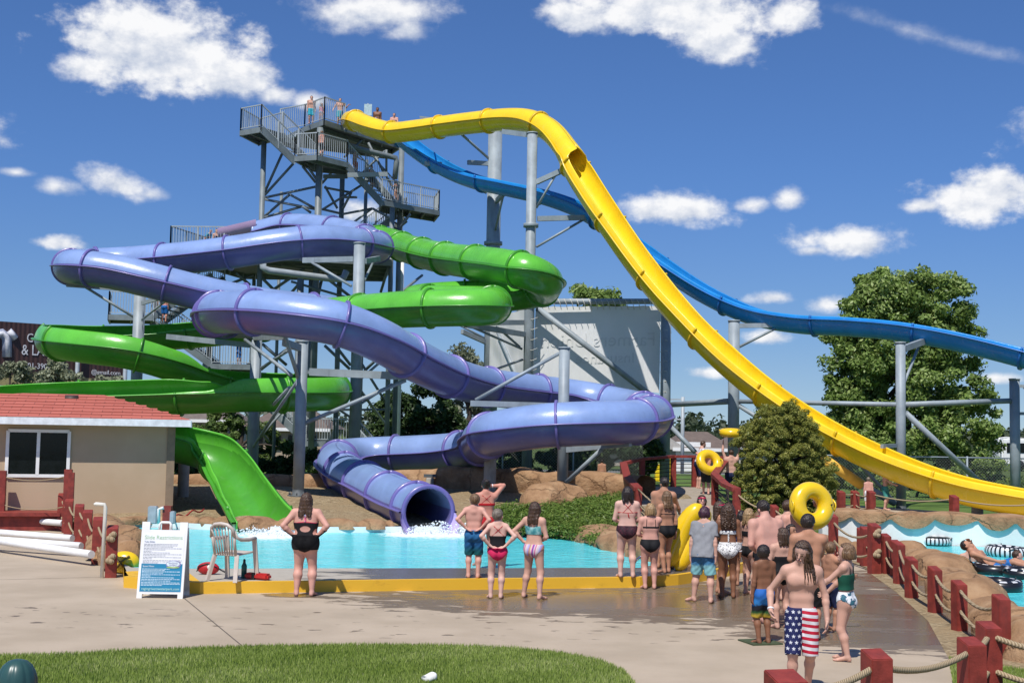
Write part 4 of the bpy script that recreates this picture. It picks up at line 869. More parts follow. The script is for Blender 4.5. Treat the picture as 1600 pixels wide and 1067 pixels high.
m, t = new_mat('white_river_wall'); p = t.pos(); c = t.mix(t.step(t.noise(t.scale(p, 1, 1, .4), 1.5, 6), .4, .7), (.72, .72, .69), (.82, .81, .77)); t.bsdf(c, .7, t.bump(t.noise(p, 8, 4), .2, .02))
tag(mb.build('river_wall', m), 'white painted far side wall of the lazy river beneath the scalloped tan rim', 'river wall')
# scalloped rim that overhangs the wall
rr = random.Random(5); V = []; F = []; N = 15; fr4 = resample([up(G(*q, RZ), 0) + Vector((0, -.02, 0)) for q in far], .07); j = 0; bnd = [0]
while bnd[-1] < 60: bnd.append(bnd[-1] + rr.uniform(.45, 1.15))
drop = [rr.uniform(.30, .62) for _ in bnd]
for i, q in enumerate(fr4):
    s = i * .07
    while bnd[j + 1] < s: j += 1
    u = (s - bnd[j]) / (bnd[j + 1] - bnd[j]); k = (1 - abs(2 * u - 1) ** 2.2); d = .13 + drop[j] * .42 * k; bul = .015 + .045 * k ** .6
    d_ = (fr4[min(i + 1, len(fr4) - 1)] - fr4[max(i - 1, 0)]).normalized(); sd = Vector((d_.y, -d_.x, 0))
    for a in range(N):
        v_ = a / (N - 1)
        if v_ < .6: w_ = v_ / .6; pt = q + sd * (.02 + bul * 1.1 * math.cos(w_ * math.pi * .5) ** .7) + Vector((0, 0, .86 - d * (1 - w_)))
        else: w_ = (v_ - .6) / .4; pt = q + sd * (.02 - w_ * 1.05) + Vector((0, 0, .86 + .07 * k * math.sin(w_ * math.pi) - .06 * w_))
        V.append(tuple(pt + sd * mnoise.noise(pt * 2) * .03))
for i in range(len(fr4) - 1):
    for a in range(N - 1): F.append((i * N + a, (i + 1) * N + a, (i + 1) * N + a + 1, i * N + a + 1))
tag(np_mesh('rock_edging', V, F, M_ROCK, smooth=True), 'scalloped tan rock rim on top of the white far wall of the lazy river', 'rock edging')
rock_rim('rock_edging', 'broad tan rock bank between the red posts and the near edge of the lazy river', [G(*q) for q in [(1352, 872), (1395, 874), (1432, 880), (1462, 893), (1484, 912), (1508, 938), (1545, 966), (1590, 995), (1680, 1050), (1800, 1110), (1960, 1170)]], 1.05, .40, 1.3, 17)
rock_rim('rock_edging', 'low tan rock kerb behind the pair of red posts left of the river', [G(*q, .0) for q in [(1262, 858), (1300, 862), (1352, 872)]], .8, .40, 1.8, 21)
sheet('pebble_strip', [G(*q) for q in [(1270, 862), (1350, 868), (1420, 880), (1470, 905), (1530, 960), (1610, 1010), (1800, 1090), (1700, 1075), (1530, 1042), (1483, 1030), (1450, 970), (1400, 925), (1345, 885), (1290, 866)]], .006, M_GRAVEL)
sheet('river_path', [G(*q) for q in [(1330, 866), (1380, 874), (1425, 886), (1455, 915), (1500, 965), (1600, 1030), (1570, 1030), (1470, 960), (1430, 915), (1390, 886), (1330, 876)]], .010, M_PLAZA)
# far bank: mown grass and path behind the river and behind the rock wall
m, t = new_mat('mown_grass_far'); p = t.pos()
t.bsdf(t.ramp(t.noise(p, 1.2, 7), [(.3, (.07, .12, .025)), (.55, (.10, .165, .035)), (.75, (.16, .19, .06))]), .9, t.bump(t.noise(p, 25, 4), .6, .05), Specular_IOR_Level=.2); M_FAR = m
def slab(name, pts, z, h, m_):
    pts = [Vector((q.x, q.y, z)) for q in pts]; area = sum(pts[i].x * pts[(i + 1) % len(pts)].y - pts[(i + 1) % len(pts)].x * pts[i].y for i in range(len(pts)))
    if area < 0: pts.reverse()
    return tag(MB().prism([q - Vector((0, 0, h)) for q in pts], (0, 0, h)).build(name, m_, base=(0, 0, z)), kind='structure')
slab('far_bank', [Vector((x, y, 0)) for x, y in [(7.2, 34.5), (9, 33.2), (13, 33.2), (30, 31.2), (60, 40), (60, 75), (-60, 75), (-60, 42), (4, 42.2), (6.6, 42.2)]], .42, .5, M_FAR)
slab('far_path', [G(*q, .45) for q in [(1290, 800), (1610, 824), (1800, 840), (1800, 822), (1610, 808), (1290, 786)]], .45, .1, M_PLAZA)
slab('back_terrace', [Vector((x, y, 0)) for x, y in [(-40, 41.6), (4.0, 41.6), (5, 60), (-40, 60)]], .82, .9, M_FAR)

# ------------------------------------------------------------------ small building with red roof at the left
Yb = 33.6; TH = math.radians(15); HU = Vector((math.cos(TH), math.sin(TH), 0)); HV = Vector((-math.sin(TH), math.cos(TH), 0))
xr = P(265, 760, Yb).x; xl = xr - 9.0; zt = 2.68; HC = Vector((xr, Yb, 0))
def onwall(px, py, dep=0):   # photo point on the (turned) front wall -> local x, z
    d = ray(px, py); o = HC + HV * dep; tt = (o - CAM).dot(HV) / d.dot(HV); q = CAM + d * tt; return xr + (q - HC).dot(HU), q.z
hut = thing('hut', 'tan stucco hut with white fascia and red hipped roof at the left', 'building', HC)
m, t = new_mat('stucco_tan'); p = t.obj(); wv = t.n('ShaderNodeTexWave', bands_direction='Z'); wv.inputs['Scale'].default_value = 5; wv.inputs['Distortion'].default_value = .3; t.l(p, wv.inputs['Vector'])
c = t.mix(t.step(t.noise(p, .8, 6), .3, .7), (.43, .315, .20), (.48, .355, .235)); t.bsdf(c, .85, t.bump(t.math('ADD', t.math('MULTIPLY', wv.outputs['Fac'], .25), t.noise(p, 60, 4)), .10, .012)); M_ST = m
MB().box(((xl + xr) / 2, Yb + 2.5, 1.35), (xr - xl, 5, 2.7)).build('wall', M_ST, hut)
MB().box((xr - .002, Yb - .012, 1.34), (.2, .05, 2.66)).build('corner_board', mat('corner_brown', (.24, .175, .115), .8), hut)
ev = .48; y0, y1, x0, x1 = Yb - ev, Yb + 5 + ev, xl - ev, xr + ev
MB().add([(x0, y0, zt - .05), (x1, y0, zt - .05), (x1, y1, zt - .05), (x0, y1, zt - .05)], [(3, 2, 1, 0)]).build('soffit', mat('soffit_tan', (.42, .36, .28), .8), hut)
fa = MB(); 
for a, b in (((x0, y0), (x1, y0)), ((x1, y0), (x1, y1)), ((x0, y0), (x0, y1))): fa.beam((a[0], a[1], zt + .01), (b[0], b[1], zt + .025), .04, .18)
fa.build('fascia', mat('white_fascia', (.72, .74, .76), .5), hut)
m, t = new_mat('red_shingles'); p = t.obj(); bk = t.n('ShaderNodeTexBrick'); bk.inputs['Scale'].default_value = 1; bk.inputs['Brick Width'].default_value = .5; bk.inputs['Row Height'].default_value = .16; bk.inputs['Mortar Size'].default_value = .008
X, Yc, Z = t.xyz(p); cb = t.n('ShaderNodeCombineXYZ'); t.l(t.math('ADD', X, t.math('MULTIPLY', t.noise(p, 3), .02)), cb.inputs[0]); t.l(t.math('MULTIPLY', Z, 2.6), cb.inputs[1]); t.l(cb.outputs[0], bk.inputs['Vector'])
bk.inputs['Color1'].default_value = (.40, .095, .065, 1); bk.inputs['Color2'].default_value = (.48, .125, .09, 1); bk.inputs['Mortar'].default_value = (.10, .02, .016, 1)
c = t.mix(t.math('MULTIPLY', t.noise(p, 30, 4), .35), bk.outputs['Color'], (.55, .2, .15)); t.bsdf(c, .85, t.bump(bk.outputs['Fac'], -.6, .02)); M_SH = m
rx1, rz = onwall(163, 617, 2.5); hw = 2.98; rx0 = onwall(36, 613, 2.5)[0]
zr = zt + .12; x0 = min(x0, rx0 - 2.6); rc = [(x0, y0, zr), (x1, y0, zr), (x1, y1, zr), (x0, y1, zr), (rx0, Yb + 2.5, rz), (rx1, Yb + 2.5, rz)]
roof = MB().add(rc, [(0, 1, 5, 4), (1, 2, 5), (2, 3, 4, 5), (3, 0, 4)]).build('roof', M_SH, hut)
fl = MB()   # shingle course edges stand proud
for k in range(1, 8):
    u = k / 8; a = Vector(rc[0]).lerp(Vector(rc[4]), u); b = Vector(rc[1]).lerp(Vector(rc[5]), u); fl.hexa([a + Vector((0, -.02, 0)), b + Vector((0, -.02, 0)), b + Vector((0, .12, .035)), a + Vector((0, .12, .035)), a + Vector((0, -.02, .02)), b + Vector((0, -.02, .02)), b + Vector((0, .12, .05)), a + Vector((0, .12, .05))])
fl.build('shingle_course', M_SH, roof)
vx, vz = onwall(112, 623, 1.9); q = Vector((vx, Yb + 1.9, vz + .05)); MB().tube([(q.x - .17, q.y, q.z - .08), (q.x + .17, q.y, q.z - .08)], .13, 12).build('roof_vent', mat('vent_brown', (.05, .03, .025), .6), roof)
wx0, wx1, wz0, wz1 = onwall(10, 740)[0], onwall(106, 740)[0], onwall(57, 743)[1], onwall(57, 673)[1]
wf = MB(); 
for a, b in (((wx0, wz0), (wx1, wz0)), ((wx0, wz1), (wx1, wz1)), ((wx0, wz0), (wx0, wz1)), ((wx1, wz0), (wx1, wz1)), (((wx0 + wx1) / 2, wz0), ((wx0 + wx1) / 2, wz1))): wf.beam((a[0], Yb - .03, a[1]), (b[0], Yb - .03, b[1]), .08, .07, up=(0, 1, 0))
win = wf.build('window', WHITE, hut); MB().box(((wx0 + wx1) / 2, Yb - .012, (wz0 + wz1) / 2), (wx1 - wx0, .02, wz1 - wz0)).build('pane', GLASSD, win)
stp = thing('porch_step', 'red painted timber step below the window of the tan hut', 'step', HC)
hut.rotation_euler.z = TH; stp.rotation_euler.z = TH; xs1 = onwall(100, 800)[0]; MB().box((xs1 - 3, Yb - .62, .40), (6, 1.1, .09)).build('tread', RED, stp, bevel=.01); MB().box((xs1 - 3, Yb - 1.0, .18), (6, .06, .35)).build('riser', RED, stp)
for i, (ya, xb, yb, xa) in enumerate([(826, 98, 817, -40), (846, 113, 841, -60), (852, 127, 853, -80), (848, 143, 866, -60)]):
    b = G(xb, yb, .22); a_ = P(xa, ya - 6, b.y + (1.5 if i < 3 else 3.2)); a_.z = .24
    tag(MB().tube([a_, b], .075, 12).build('pvc_pipe', WHITE), ['topmost white PVC pipe lying behind the red fence posts', 'second white PVC pipe from the top left of the fence', 'third white PVC pipe from the top, ending at the fence', 'lowest white PVC pipe slanting down to the shower pole'][i], 'pipe', 'white PVC pipes beside the fence')
b = G(159, 903); tp = P(165, 788, b.y); tag(MB().tube([(b.x, b.y, 0), (tp.x, tp.y, tp.z - .05), (tp.x - .02, tp.y, tp.z), P(150, 787, b.y), P(148, 788.5, b.y)], .032, 10).build('shower_pole', mat('pvc_cream', (.70, .68, .60), .4)), 'thin white PVC pole with a bent top arm beside the red posts', 'shower pole')
# control box on a red post
b = G(261, 829, .12); cp = thing('control_post', 'red post with grey electric boxes behind the white sandwich board', 'control post', b)
z0_, z1_ = b.z, P(261, 790, b.y).z; MB().box((b.x, b.y, (z0_ + z1_) / 2), (.2, .2, z1_ - z0_)).build('post', RED, cp); 
GREYB = mat('grey_enclosure', (.34, .37, .40), .5); bx_ = MB().box(P(239, 804, b.y - .1), (.22, .16, .42)).build('switch_box', GREYB, cp, bevel=.02); MB().box(P(270, 808, b.y - .05), (.12, .16, .3)).build('junction_box', GREYB, cp, bevel=.02)
MB().tube([P(248, 818, b.y - .12), P(248, 795, b.y - .12), P(256, 793, b.y - .12)], .04, 8).build('conduit', WHITE, cp)
pts = [P(272, 797, b.y)] + [P(275 + i * 4, 795 - 6 * math.sin(i * .9) - i * .6, b.y + 1.0 + i * .15) for i in range(12)]
tag(MB().tube([Vector((q.x, q.y, bank_z(q.y) + .10 + .05 * math.sin(i))) for i, q in enumerate(resample(pts, .15))], .02, 6).build('hose', mat('red_hose', (.36, .03, .03), .5)), 'thin red hose lying in a tangle on the gravel by the green chute', 'hose')

# ------------------------------------------------------------------ sandwich board
Bc = G(249, 935); sgn = thing('sandwich_board', 'white A-frame sandwich board headed Slide Restrictions with a blue lower panel', 'sign', Bc)
xd = Vector((1, .02, 0)).normalized(); yd0 = Vector((-xd.y, xd.x, 0)); W_, H_ = .70, 1.16; tilt = .17
upd = (Vector((0, 0, 1)) * math.cos(tilt) + yd0 * math.sin(tilt)).normalized(); nd = xd.cross(upd)
def sp(x, z, o=0): return Bc + xd * x + upd * z + nd * o
def panel(nm, x0, x1, z0, z1, o0, o1, m_, parent=sgn, bev=0): return MB().hexa([sp(x0, z0, o0), sp(x1, z0, o0), sp(x1, z0, o1), sp(x0, z0, o1), sp(x0, z1, o0), sp(x1, z1, o0), sp(x1, z1, o1), sp(x0, z1, o1)]).build(nm, m_, parent, bevel=bev)
fp = MB()
h = W_ / 2
for a in [(-h, h, .07, 1.04), (-h, -h + .12, 1.04, 1.16), (h - .12, h, 1.04, 1.16), (-h, -h + .08, 0, .07), (h - .08, h, 0, .07)]:
    fp.hexa([sp(a[0], a[2], 0), sp(a[1], a[2], 0), sp(a[1], a[2], -.04), sp(a[0], a[2], -.04), sp(a[0], a[3], 0), sp(a[1], a[3], 0), sp(a[1], a[3], -.04), sp(a[0], a[3], -.04)])
front = fp.build('front_panel', WHITE, sgn)
hd = MB().tube([sp(-.085, 1.03, -.02), sp(-.085, 1.13, -.02), sp(-.06, 1.155, -.02), sp(.06, 1.155, -.02), sp(.085, 1.13, -.02), sp(.085, 1.03, -.02)], .02, 8); hd.build('handle', WHITE, front)
bt = (Vector((0, 0, 1)) * math.cos(tilt) - yd0 * math.sin(tilt)); top = sp(0, 1.1, -.05); bb = MB(); lo = top - bt * 1.12
for a in [(-h, -h + .09, 0, 1.1), (h - .09, h, 0, 1.1), (-h, h, .1, 1.0)]:
    c0 = [lo + xd * a[0] + bt * a[2], lo + xd * a[1] + bt * a[2], lo + xd * a[1] + bt * a[3], lo + xd * a[0] + bt * a[3]]; n2 = yd0 * .04; bb.hexa([c0[0], c0[1], c0[1] + n2, c0[0] + n2, c0[3], c0[2], c0[2] + n2, c0[3] + n2])
bb.build('back_panel', WHITE, sgn)
panel('paper', -.315, .315, .10, .985, .0, .003, mat('poster_white', (.76, .77, .79), .5, .02), front)
blu = panel('blue_field', -.312, .312, .105, .525, .003, .005, mat('poster_blue', (.012, .20, .36), .45, .04), front)
LG = mat('poster_green', (.30, .50, .28), .5); LT = mat('poster_grey', (.30, .32, .36), .6); LB = mat('poster_pale', (.55, .70, .78), .6); LN = mat('poster_navy', (.05, .12, .25), .6)
text('heading', 'Slide Restrictions', .085, sp(-.295, .895, .005), xd, upd, LG, front, .001, width=.575)
text('subheading', 'Tube Slides', .035, sp(-.295, .845, .005), xd, upd, LN, front, .001)
text('subheading', 'Speed Slides', .035, sp(-.29, .475, .007), xd, upd, WHITE, front, .001)
rr = random.Random(2)
def lines(nm, z0, zs_, o, m_):
    mb = MB()
    for z, wd in zs_:
        x = -.295
        while x < -.295 + wd:
            l = rr.uniform(.012, .045); mb.add([sp(x, z, o), sp(x + l, z, o), sp(x + l, z + .010, o), sp(x, z + .010, o)], [(0, 1, 2, 3)]); x += l + .008
    mb.build(nm, m_, front)
lines('small_print', 0, [(.815, .50), (.795, .48), (.775, .42), (.75, .55), (.73, .32), (.705, .12), (.685, .40), (.66, .58), (.64, .33), (.615, .58), (.595, .12), (.57, .58), (.55, .55), (.532, .2)], .005, LT)
lines('small_print', 0, [(.44, .42), (.42, .35), (.40, .58), (.38, .30), (.355, .58), (.335, .12), (.31, .45), (.285, .58), (.262, .42), (.235, .55), (.215, .58), (.195, .3)], .007, LB)
text('web_address', 'ragingriverswaterpark.com', .055, sp(-.285, .13, .007), xd, upd, mat('poster_aqua', (.45, .72, .62), .6), front, .001, width=.57)
def oval(nm, cx, cz, rx, rz_, o, m_, par): return MB().poly([sp(cx + rx * math.cos(k * math.pi / 16), cz + rz_ * math.sin(k * math.pi / 16), o) for k in range(32)]).build(nm, m_, par)
lg = oval('emblem', .175, .515, .115, .062, .009, mat('emblem_purple', (.22, .2, .42), .5), front); oval('emblem_field', .17, .523, .10, .045, .011, mat('emblem_pale', (.62, .70, .72), .5), lg)
text('emblem_lettering', 'RAGING', .036, sp(.17, .524, .013), xd, upd, mat('emblem_ink', (.20, .17, .35), .5), lg, .001, 'CENTER'); text('emblem_lettering', 'RIVERS', .036, sp(.17, .49, .013), xd, upd, mat('emblem_ink', (.20, .17, .35), .5), lg, .001, 'CENTER')
oval('emblem_wave', .17, .472, .10, .012, .010, mat('emblem_lime', (.3, .45, .1), .5), lg)

# yellow float behind the sign
q = G(194, 896, .0); fl_ = thing('float', 'yellow inflatable float lying behind the white sandwich board', 'float', q); MB().sphere(q + Vector((0, 0, .2)), .2, 18, 12, (1.35, .8, 1.0)).build('body', mat('vinyl_yellow', (.80, .52, .01), .25, .04, coat=.4), fl_)
MB().tube([q + Vector((-.16, -.11, .30)), q + Vector((-.04, -.17, .22)), q + Vector((.05, -.17, .12))], .018, 6).build('strap', mat('strap_brown', (.18, .11, .03), .7), fl_); MB().tube([q + Vector((.12, -.13, .33)), q + Vector((-.02, -.18, .22)), q + Vector((-.1, -.16, .1))], .018, 6).build('strap', MC['strap_brown'], fl_)
# plastic armchair on the deck
def chair():
    c0 = G(362, 906, DK); r = thing('garden_chair', 'beige plastic garden armchair with slatted back on the pool deck', 'chair', c0); M = Matrix.Rotation(-.42, 3, 'Z'); m_ = mat('beige_plastic', (.52, .45, .39), .45, .06)
    L = lambda x, y, z: c0 + M @ Vector((x, y, z))   # +y is forward
    s_ = MB().hexa([L(-.21, -.2, .40), L(.21, -.2, .40), L(.25, .24, .43), L(-.25, .24, .43), L(-.21, -.2, .425), L(.21, -.2, .425), L(.25, .24, .455), L(-.25, .24, .455)]); s_.build('seat', m_, r, bevel=.01)
    for sx in (-1, 1):
        lg = MB(); lg.beam(L(sx * .27, -.28, 0), L(sx * .21, -.17, .42), .065, .05); lg.build('leg', m_, r); lg = MB(); lg.beam(L(sx * .29, .28, 0), L(sx * .27, .2, .66), .07, .05); lg.build('leg', m_, r)
        MB().tube([L(sx * .21, -.26, .80), L(sx * .25, -.24, .70), L(sx * .27, -.16, .665), L(sx * .285, .02, .655), L(sx * .28, .22, .66)], [.022, .026, .03, .032, .03], 8).build('armrest', m_, r)
    hp = [L(-.22, -.26, .72), L(-.2, -.3, .84), L(-.12, -.325, .90), L(0, -.33, .915), L(.12, -.325, .90), L(.2, -.3, .84), L(.22, -.26, .72)]; bk_ = MB().tube(hp, .03, 8); bk_.build('backrest', m_, r)
    for k in range(-3, 4):
        a = k / 3; MB().tube([L(a * .135, -.2, .43), L(a * .15, -.235, .58), L(a * .175, -.28, .74), L(a * .19, -.315, .90 - .08 * a * a)], .013, 6).build('slat', m_, r)
    for sx in (-1, 1): MB().tube([L(sx * .20, -.19, .42), L(sx * .205, -.235, .6), L(sx * .22, -.26, .74)], .024, 8).build('back_post', m_, r)
chair()
RDF = mat('red_nylon', (.42, .012, .02), .5, .2, 12, .3, 20)
q = G(325, 897, DK); bg_ = thing('first_aid_bag', 'red zipped first aid bag with a white round badge left of the chair', 'bag', q); MB().sphere(q + Vector((0, 0, .10)), .12, 18, 12, (1.55, .8, .88)).build('body', RDF, bg_)
MB().lathe([(0, 0), (.035, 0), (.035, -.012), (0, -.012)], q + Vector((.04, -.095, .13)), 14, 'Y').build('badge', WHITE, bg_); MB().tube([q + Vector((-.18, -.03, .05)), q + Vector((-.14, -.08, .14)), q + Vector((.0, -.085, .185)), q + Vector((.16, -.06, .12))], .010, 6).build('zip', BLACK, bg_); MB().tube([q + Vector((.17, 0, .1)), q + Vector((.26, -.03, .06)), q + Vector((.36, -.02, .01))], .014, 6).build('strap', BLACK, bg_)
q = G(381, 903, DK); bo = thing('water_bottle', 'dark green drinking bottle with black cap under the chair', 'bottle', q); MB().lathe([(0, 0), (.045, 0), (.045, .2), (.03, .235), (.02, .25), (0, .25)], q, 16).build('bottle_body', mat('bottle_green', (.02, .11, .09), .3), bo); MB().lathe([(.022, .245), (.022, .29), (.012, .31), (0, .31)], q, 12).build('cap', BLACK, bo)
q = G(407, 906, DK); rt = thing('rescue_tube', 'red foam rescue tube lying on the deck right of the chair', 'rescue tube', q); MB().beam(q + Vector((-.26, .16, .055)), q + Vector((.15, -.02, .055)), .15, .10).build('foam_body', mat('red_foam', (.45, .02, .02), .5), rt, bevel=.03); MB().beam(q + Vector((-.12, .1, .058)), q + Vector((-.07, .075, .058)), .16, .108).build('strap', BLACK, rt)
# stainless handrail at the pool steps
hr = thing('pool_handrail', 'curved stainless steel handrail at the yellow pool edge', 'handrail', G(1058, 888, DK)); q = G(1056, 889, DK)
MB().tube([q, P(1056, 850, q.y), P(1055, 842, q.y), P(1052, 838, q.y), P(1048, 838, q.y + .2), P(1045, 843, q.y + .3), P(1043, 872, q.y + .6), P(1043, 884, q.y + .9)], .024, 10).build('tube', mat('stainless', (.55, .57, .58), .18, .03, metal=1), hr); MB().lathe([(0, 0), (.05, 0), (.05, .015), (0, .02)], q, 14).build('escutcheon', mat('stainless', (.55, .57, .58), .2, metal=1), hr)
hr = thing('pool_handrail', 'low curved steel grab rail left of the girl in the black bikini bottoms', 'handrail', G(1000, 887, DK)); q = G(992, 888, DK); MB().tube([G(990, 886, WZ), P(993, 876, q.y), P(1000, 870, q.y), P(1006, 868, q.y), P(1010, 872, q.y), P(1011, 886, q.y)], .022, 10).build('tube', MC['stainless'], hr)
# green mat, litter, pedestal
q = G(1188, 1004); tag(MB().box(q + Vector((0, 0, .012)), (.42, .42, .02), .3).build('rubber_mat', mat('mat_green', (.05, .07, .03), .8, .2, 20)), 'small green rubber mat under the feet of the boy in floral trunks', 'mat')
q = G(671, 1062, .03); V = MB().sphere(q + Vector((0, 0, .03)), .075, 14, 9, (1.1, .8, .55)); 
for v in V.v: v += Vector((1, 1, 1)) * .03 * mnoise.noise(v * 14)
tag(V.build('crumpled_paper', mat('paper_white', (.75, .74, .70), .8)), 'crumpled white paper lying on the front lawn', 'litter')
q = P(28, 1029, 9.7); pd = thing('utility_pedestal', 'dark green ribbed dome of a utility pedestal at the lower left corner', 'pedestal', (q.x, q.y, 0)); m_ = mat('pedestal_green', (.028, .075, .07), .32, .08)
mb = MB(); prof = [(0, q.z), (.03, q.z - .002), (.07, q.z - .015), (.105, q.z - .045), (.13, q.z - .09), (.145, q.z - .14), (.15, q.z - .19)]; n = 64; vs_, fs_ = [], []
for (r_, z) in prof:
    for k in range(n): a = 2 * math.pi * k / n; rb = r_ * (1 - (.055 if (k % 8) in (0, 1) else 0) * min(1, r_ / .1)); vs_.append((q.x + rb * math.cos(a), q.y + rb * math.sin(a), z))
for i in range(len(prof) - 1):
    for k in range(n): fs_.append((i * n + k, (i + 1) * n + k, (i + 1) * n + (k + 1) % n, i * n + (k + 1) % n))
mb.add(vs_, fs_, True); mb.build('dome', m_, pd); MB().lathe([(.155, q.z - .24), (.157, q.z - .19), (.15, q.z - .185)], (q.x, q.y, 0), 40).build('band', BLACK, pd); MB().lathe([(.14, 0), (.14, q.z - .22)], (q.x, q.y, 0), 32).build('body', m_, pd)
# ------------------------------------------------------------------ vegetation
def leaf_mat(name, dark, mid, light, tr=.35):
    m, t = new_mat(name); at = t.n('ShaderNodeAttribute', attribute_name='tint')
    c = t.ramp(at.outputs['Fac'], [(0, dark), (.5, mid), (1, light)])
    d = t.n('ShaderNodeBsdfDiffuse'); tr_ = t.n('ShaderNodeBsdfTranslucent'); gl = t.n('ShaderNodeBsdfGlossy'); gl.inputs['Roughness'].default_value = .45
    m1 = t.n('ShaderNodeMixShader'); m1.inputs[0].default_value = tr; m2 = t.n('ShaderNodeMixShader'); m2.inputs[0].default_value = .02
    t.l(c, d.inputs[0]); t.l(c, tr_.inputs[0]); t.l(d.outputs[0], m1.inputs[1]); t.l(tr_.outputs[0], m1.inputs[2]); t.l(m1.outputs[0], m2.inputs[1]); t.l(gl.outputs[0], m2.inputs[2])
    o = t.n('ShaderNodeOutputMaterial'); t.l(m2.outputs[0], o.inputs[0]); return m
LM = {'ash': leaf_mat('leaf_ash', (.10, .155, .035), (.21, .31, .07), (.42, .50, .19)),
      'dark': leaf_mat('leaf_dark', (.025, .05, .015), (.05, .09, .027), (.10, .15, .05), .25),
      'jun': leaf_mat('leaf_juniper', (.135, .155, .03), (.265, .28, .06), (.46, .42, .12), .3),
      'olive': leaf_mat('leaf_olive', (.15, .17, .10), (.25, .27, .17), (.38, .40, .27), .3),
      'cover': leaf_mat('leaf_cover', (.06, .11, .018), (.13, .21, .035), (.25, .30, .08), .3),
      'mid': leaf_mat('leaf_mid', (.06, .10, .025), (.11, .17, .042), (.2, .25, .085))}
BARK = mat('bark', (.06, .045, .035), .9, .3, 8, .8, 14)
def leaves(cl, rad, n, size, rs, narrow=.5, upb=.3):
    """cl: clump centres (m,3); leaves scattered round each, tilted outwards"""
    m = len(cl); k = rs.integers(0, m, n); v = rs.normal(size=(n, 3)); v /= np.linalg.norm(v, axis=1)[:, None]; r = rad[k] * rs.uniform(.25, 1, n) ** .6
    c = cl[k] + v * r[:, None] * np.array([1, 1, .8]); nrm = v + rs.normal(size=(n, 3)) * .7 + np.array([0, 0, upb]); nrm /= np.linalg.norm(nrm, axis=1)[:, None]
    a = np.cross(nrm, rs.normal(size=(n, 3))); a /= np.linalg.norm(a, axis=1)[:, None]; b = np.cross(nrm, a); s = size * rs.uniform(.6, 1.3, n)[:, None]
    V = np.stack([c - a * s, c - b * s * narrow + a * s * .1, c + a * s, c + b * s * narrow + a * s * .1], 1).reshape(-1, 3)
    tint = np.clip(rs.normal(.45, .22, n) + (rs.normal(0, .16 if size > .05 else .07, m))[k], 0, 1); return V, np.arange(4 * n).reshape(n, 4), tint
def blob_clumps(blobs, Y, dep, per, rs, crad):
    C = []; Rr = []
    for (x, y, rx, ry) in blobs:
        c = np.array(P(x, y, Y)); sx, sz = rx * Y / F_PX, ry * Y / F_PX; sy = (sx + sz) / 2 * dep; n = max(4, int(per * (sx * sz) ** .8))
        v = rs.normal(size=(n, 3)); v /= np.linalg.norm(v, axis=1)[:, None]; r = rs.uniform(.45, 1.0, n)[:, None] ** .5
        C.append(c + v * r * np.array([sx, sy, sz])); Rr.append(rs.uniform(.6, 1.25, n) * crad)
    return np.concatenate(C), np.concatenate(Rr)
def tree(label, blobs, Y, kind, n, size, crad, per=7, dep=.9, trunk=None, name='tree', cat='tree', group=None, seed=1, narrow=.5, limbs=8, upb=.3, z0=0):
    rs = np.random.default_rng(seed); C, Rr = blob_clumps(blobs, Y, dep, per, rs, crad); bx = trunk[0] if trunk else blobs[-1][0]; b = P(bx, 760, Y); base = Vector((b.x, Y, z0))
    r = thing(name, label, cat, base, group); V, F, tint = leaves(C, Rr, n, size, rs, narrow, upb); V[:, 2] = np.maximum(V[:, 2], z0 + .02)
    np_mesh('crown', V, F, LM[kind], r, col=tint)
    top = max(P(q[0], q[1], Y).z for q in blobs); tr = trunk[1] if trunk else .12; mb = MB(); cen = Vector((float(C[:, 0].mean()), float(C[:, 1].mean()), 0))
    p = [base - Vector((0, 0, .1)), base.lerp(Vector((cen.x, cen.y, z0)), .3) + Vector((0, 0, (top - z0) * .35)), Vector((cen.x, cen.y, z0 + (top - z0) * .75)), Vector((cen.x, cen.y, top))]
    mb.tube(p, [tr, tr * .75, tr * .4, tr * .1], 8)
    for k in rs.choice(len(C), min(limbs, len(C)), replace=False):
        q = Vector(C[k]); u = .25 + .4 * rs.random(); s = p[1].lerp(p[2], u); mb.tube([s, s.lerp(q, .5) + Vector((0, 0, .2)), q], [tr * .38, tr * .25, tr * .08], 6, caps=False)
    mb.build('trunk', BARK, r); return r
tree('big leafy green ash tree behind the slim column at the right', [(1385, 455, 48, 40), (1355, 480, 45, 40), (1430, 462, 50, 42), (1478, 478, 42, 55), (1340, 525, 48, 42), (1410, 530, 80, 60), (1495, 545, 38, 50), (1335, 580, 45, 45), (1400, 600, 90, 60), (1480, 610, 70, 60), (1330, 640, 40, 30), (1500, 660, 62, 60), (1410, 670, 100, 60), (1345, 690, 60, 45), (1430, 730, 110, 50), (1530, 715, 35, 45), (1325, 740, 50, 40), (1368, 555, 60, 50), (1375, 625, 70, 55), (1450, 500, 60, 40), (1345, 640, 55, 50)], 58, 'ash', 125000, .105, .50, 15, .9, (1420, .3), seed=3, group='broadleaf trees around the park')
tree('large rounded dark olive juniper bush right of the footbridge', [(1232, 650, 26, 24), (1224, 668, 54, 38), (1216, 700, 70, 50), (1228, 735, 80, 54), (1200, 768, 58, 44), (1262, 770, 46, 44), (1225, 800, 80, 36)], 35.5, 'jun', 200000, .042, .13, 190, .85, (1222, .1), 'bush', 'bush', seed=5, narrow=.24, limbs=20, upb=.8, z0=.35)
tree('tree top showing just above the white banner', [(915, 462, 16, 14), (940, 455, 22, 16), (958, 470, 14, 12), (935, 490, 38, 26), (930, 540, 60, 40)], 92, 'ash', 9000, .20, .8, 6, .9, (930, .3), seed=8, group='broadleaf trees around the park', z0=-.2)
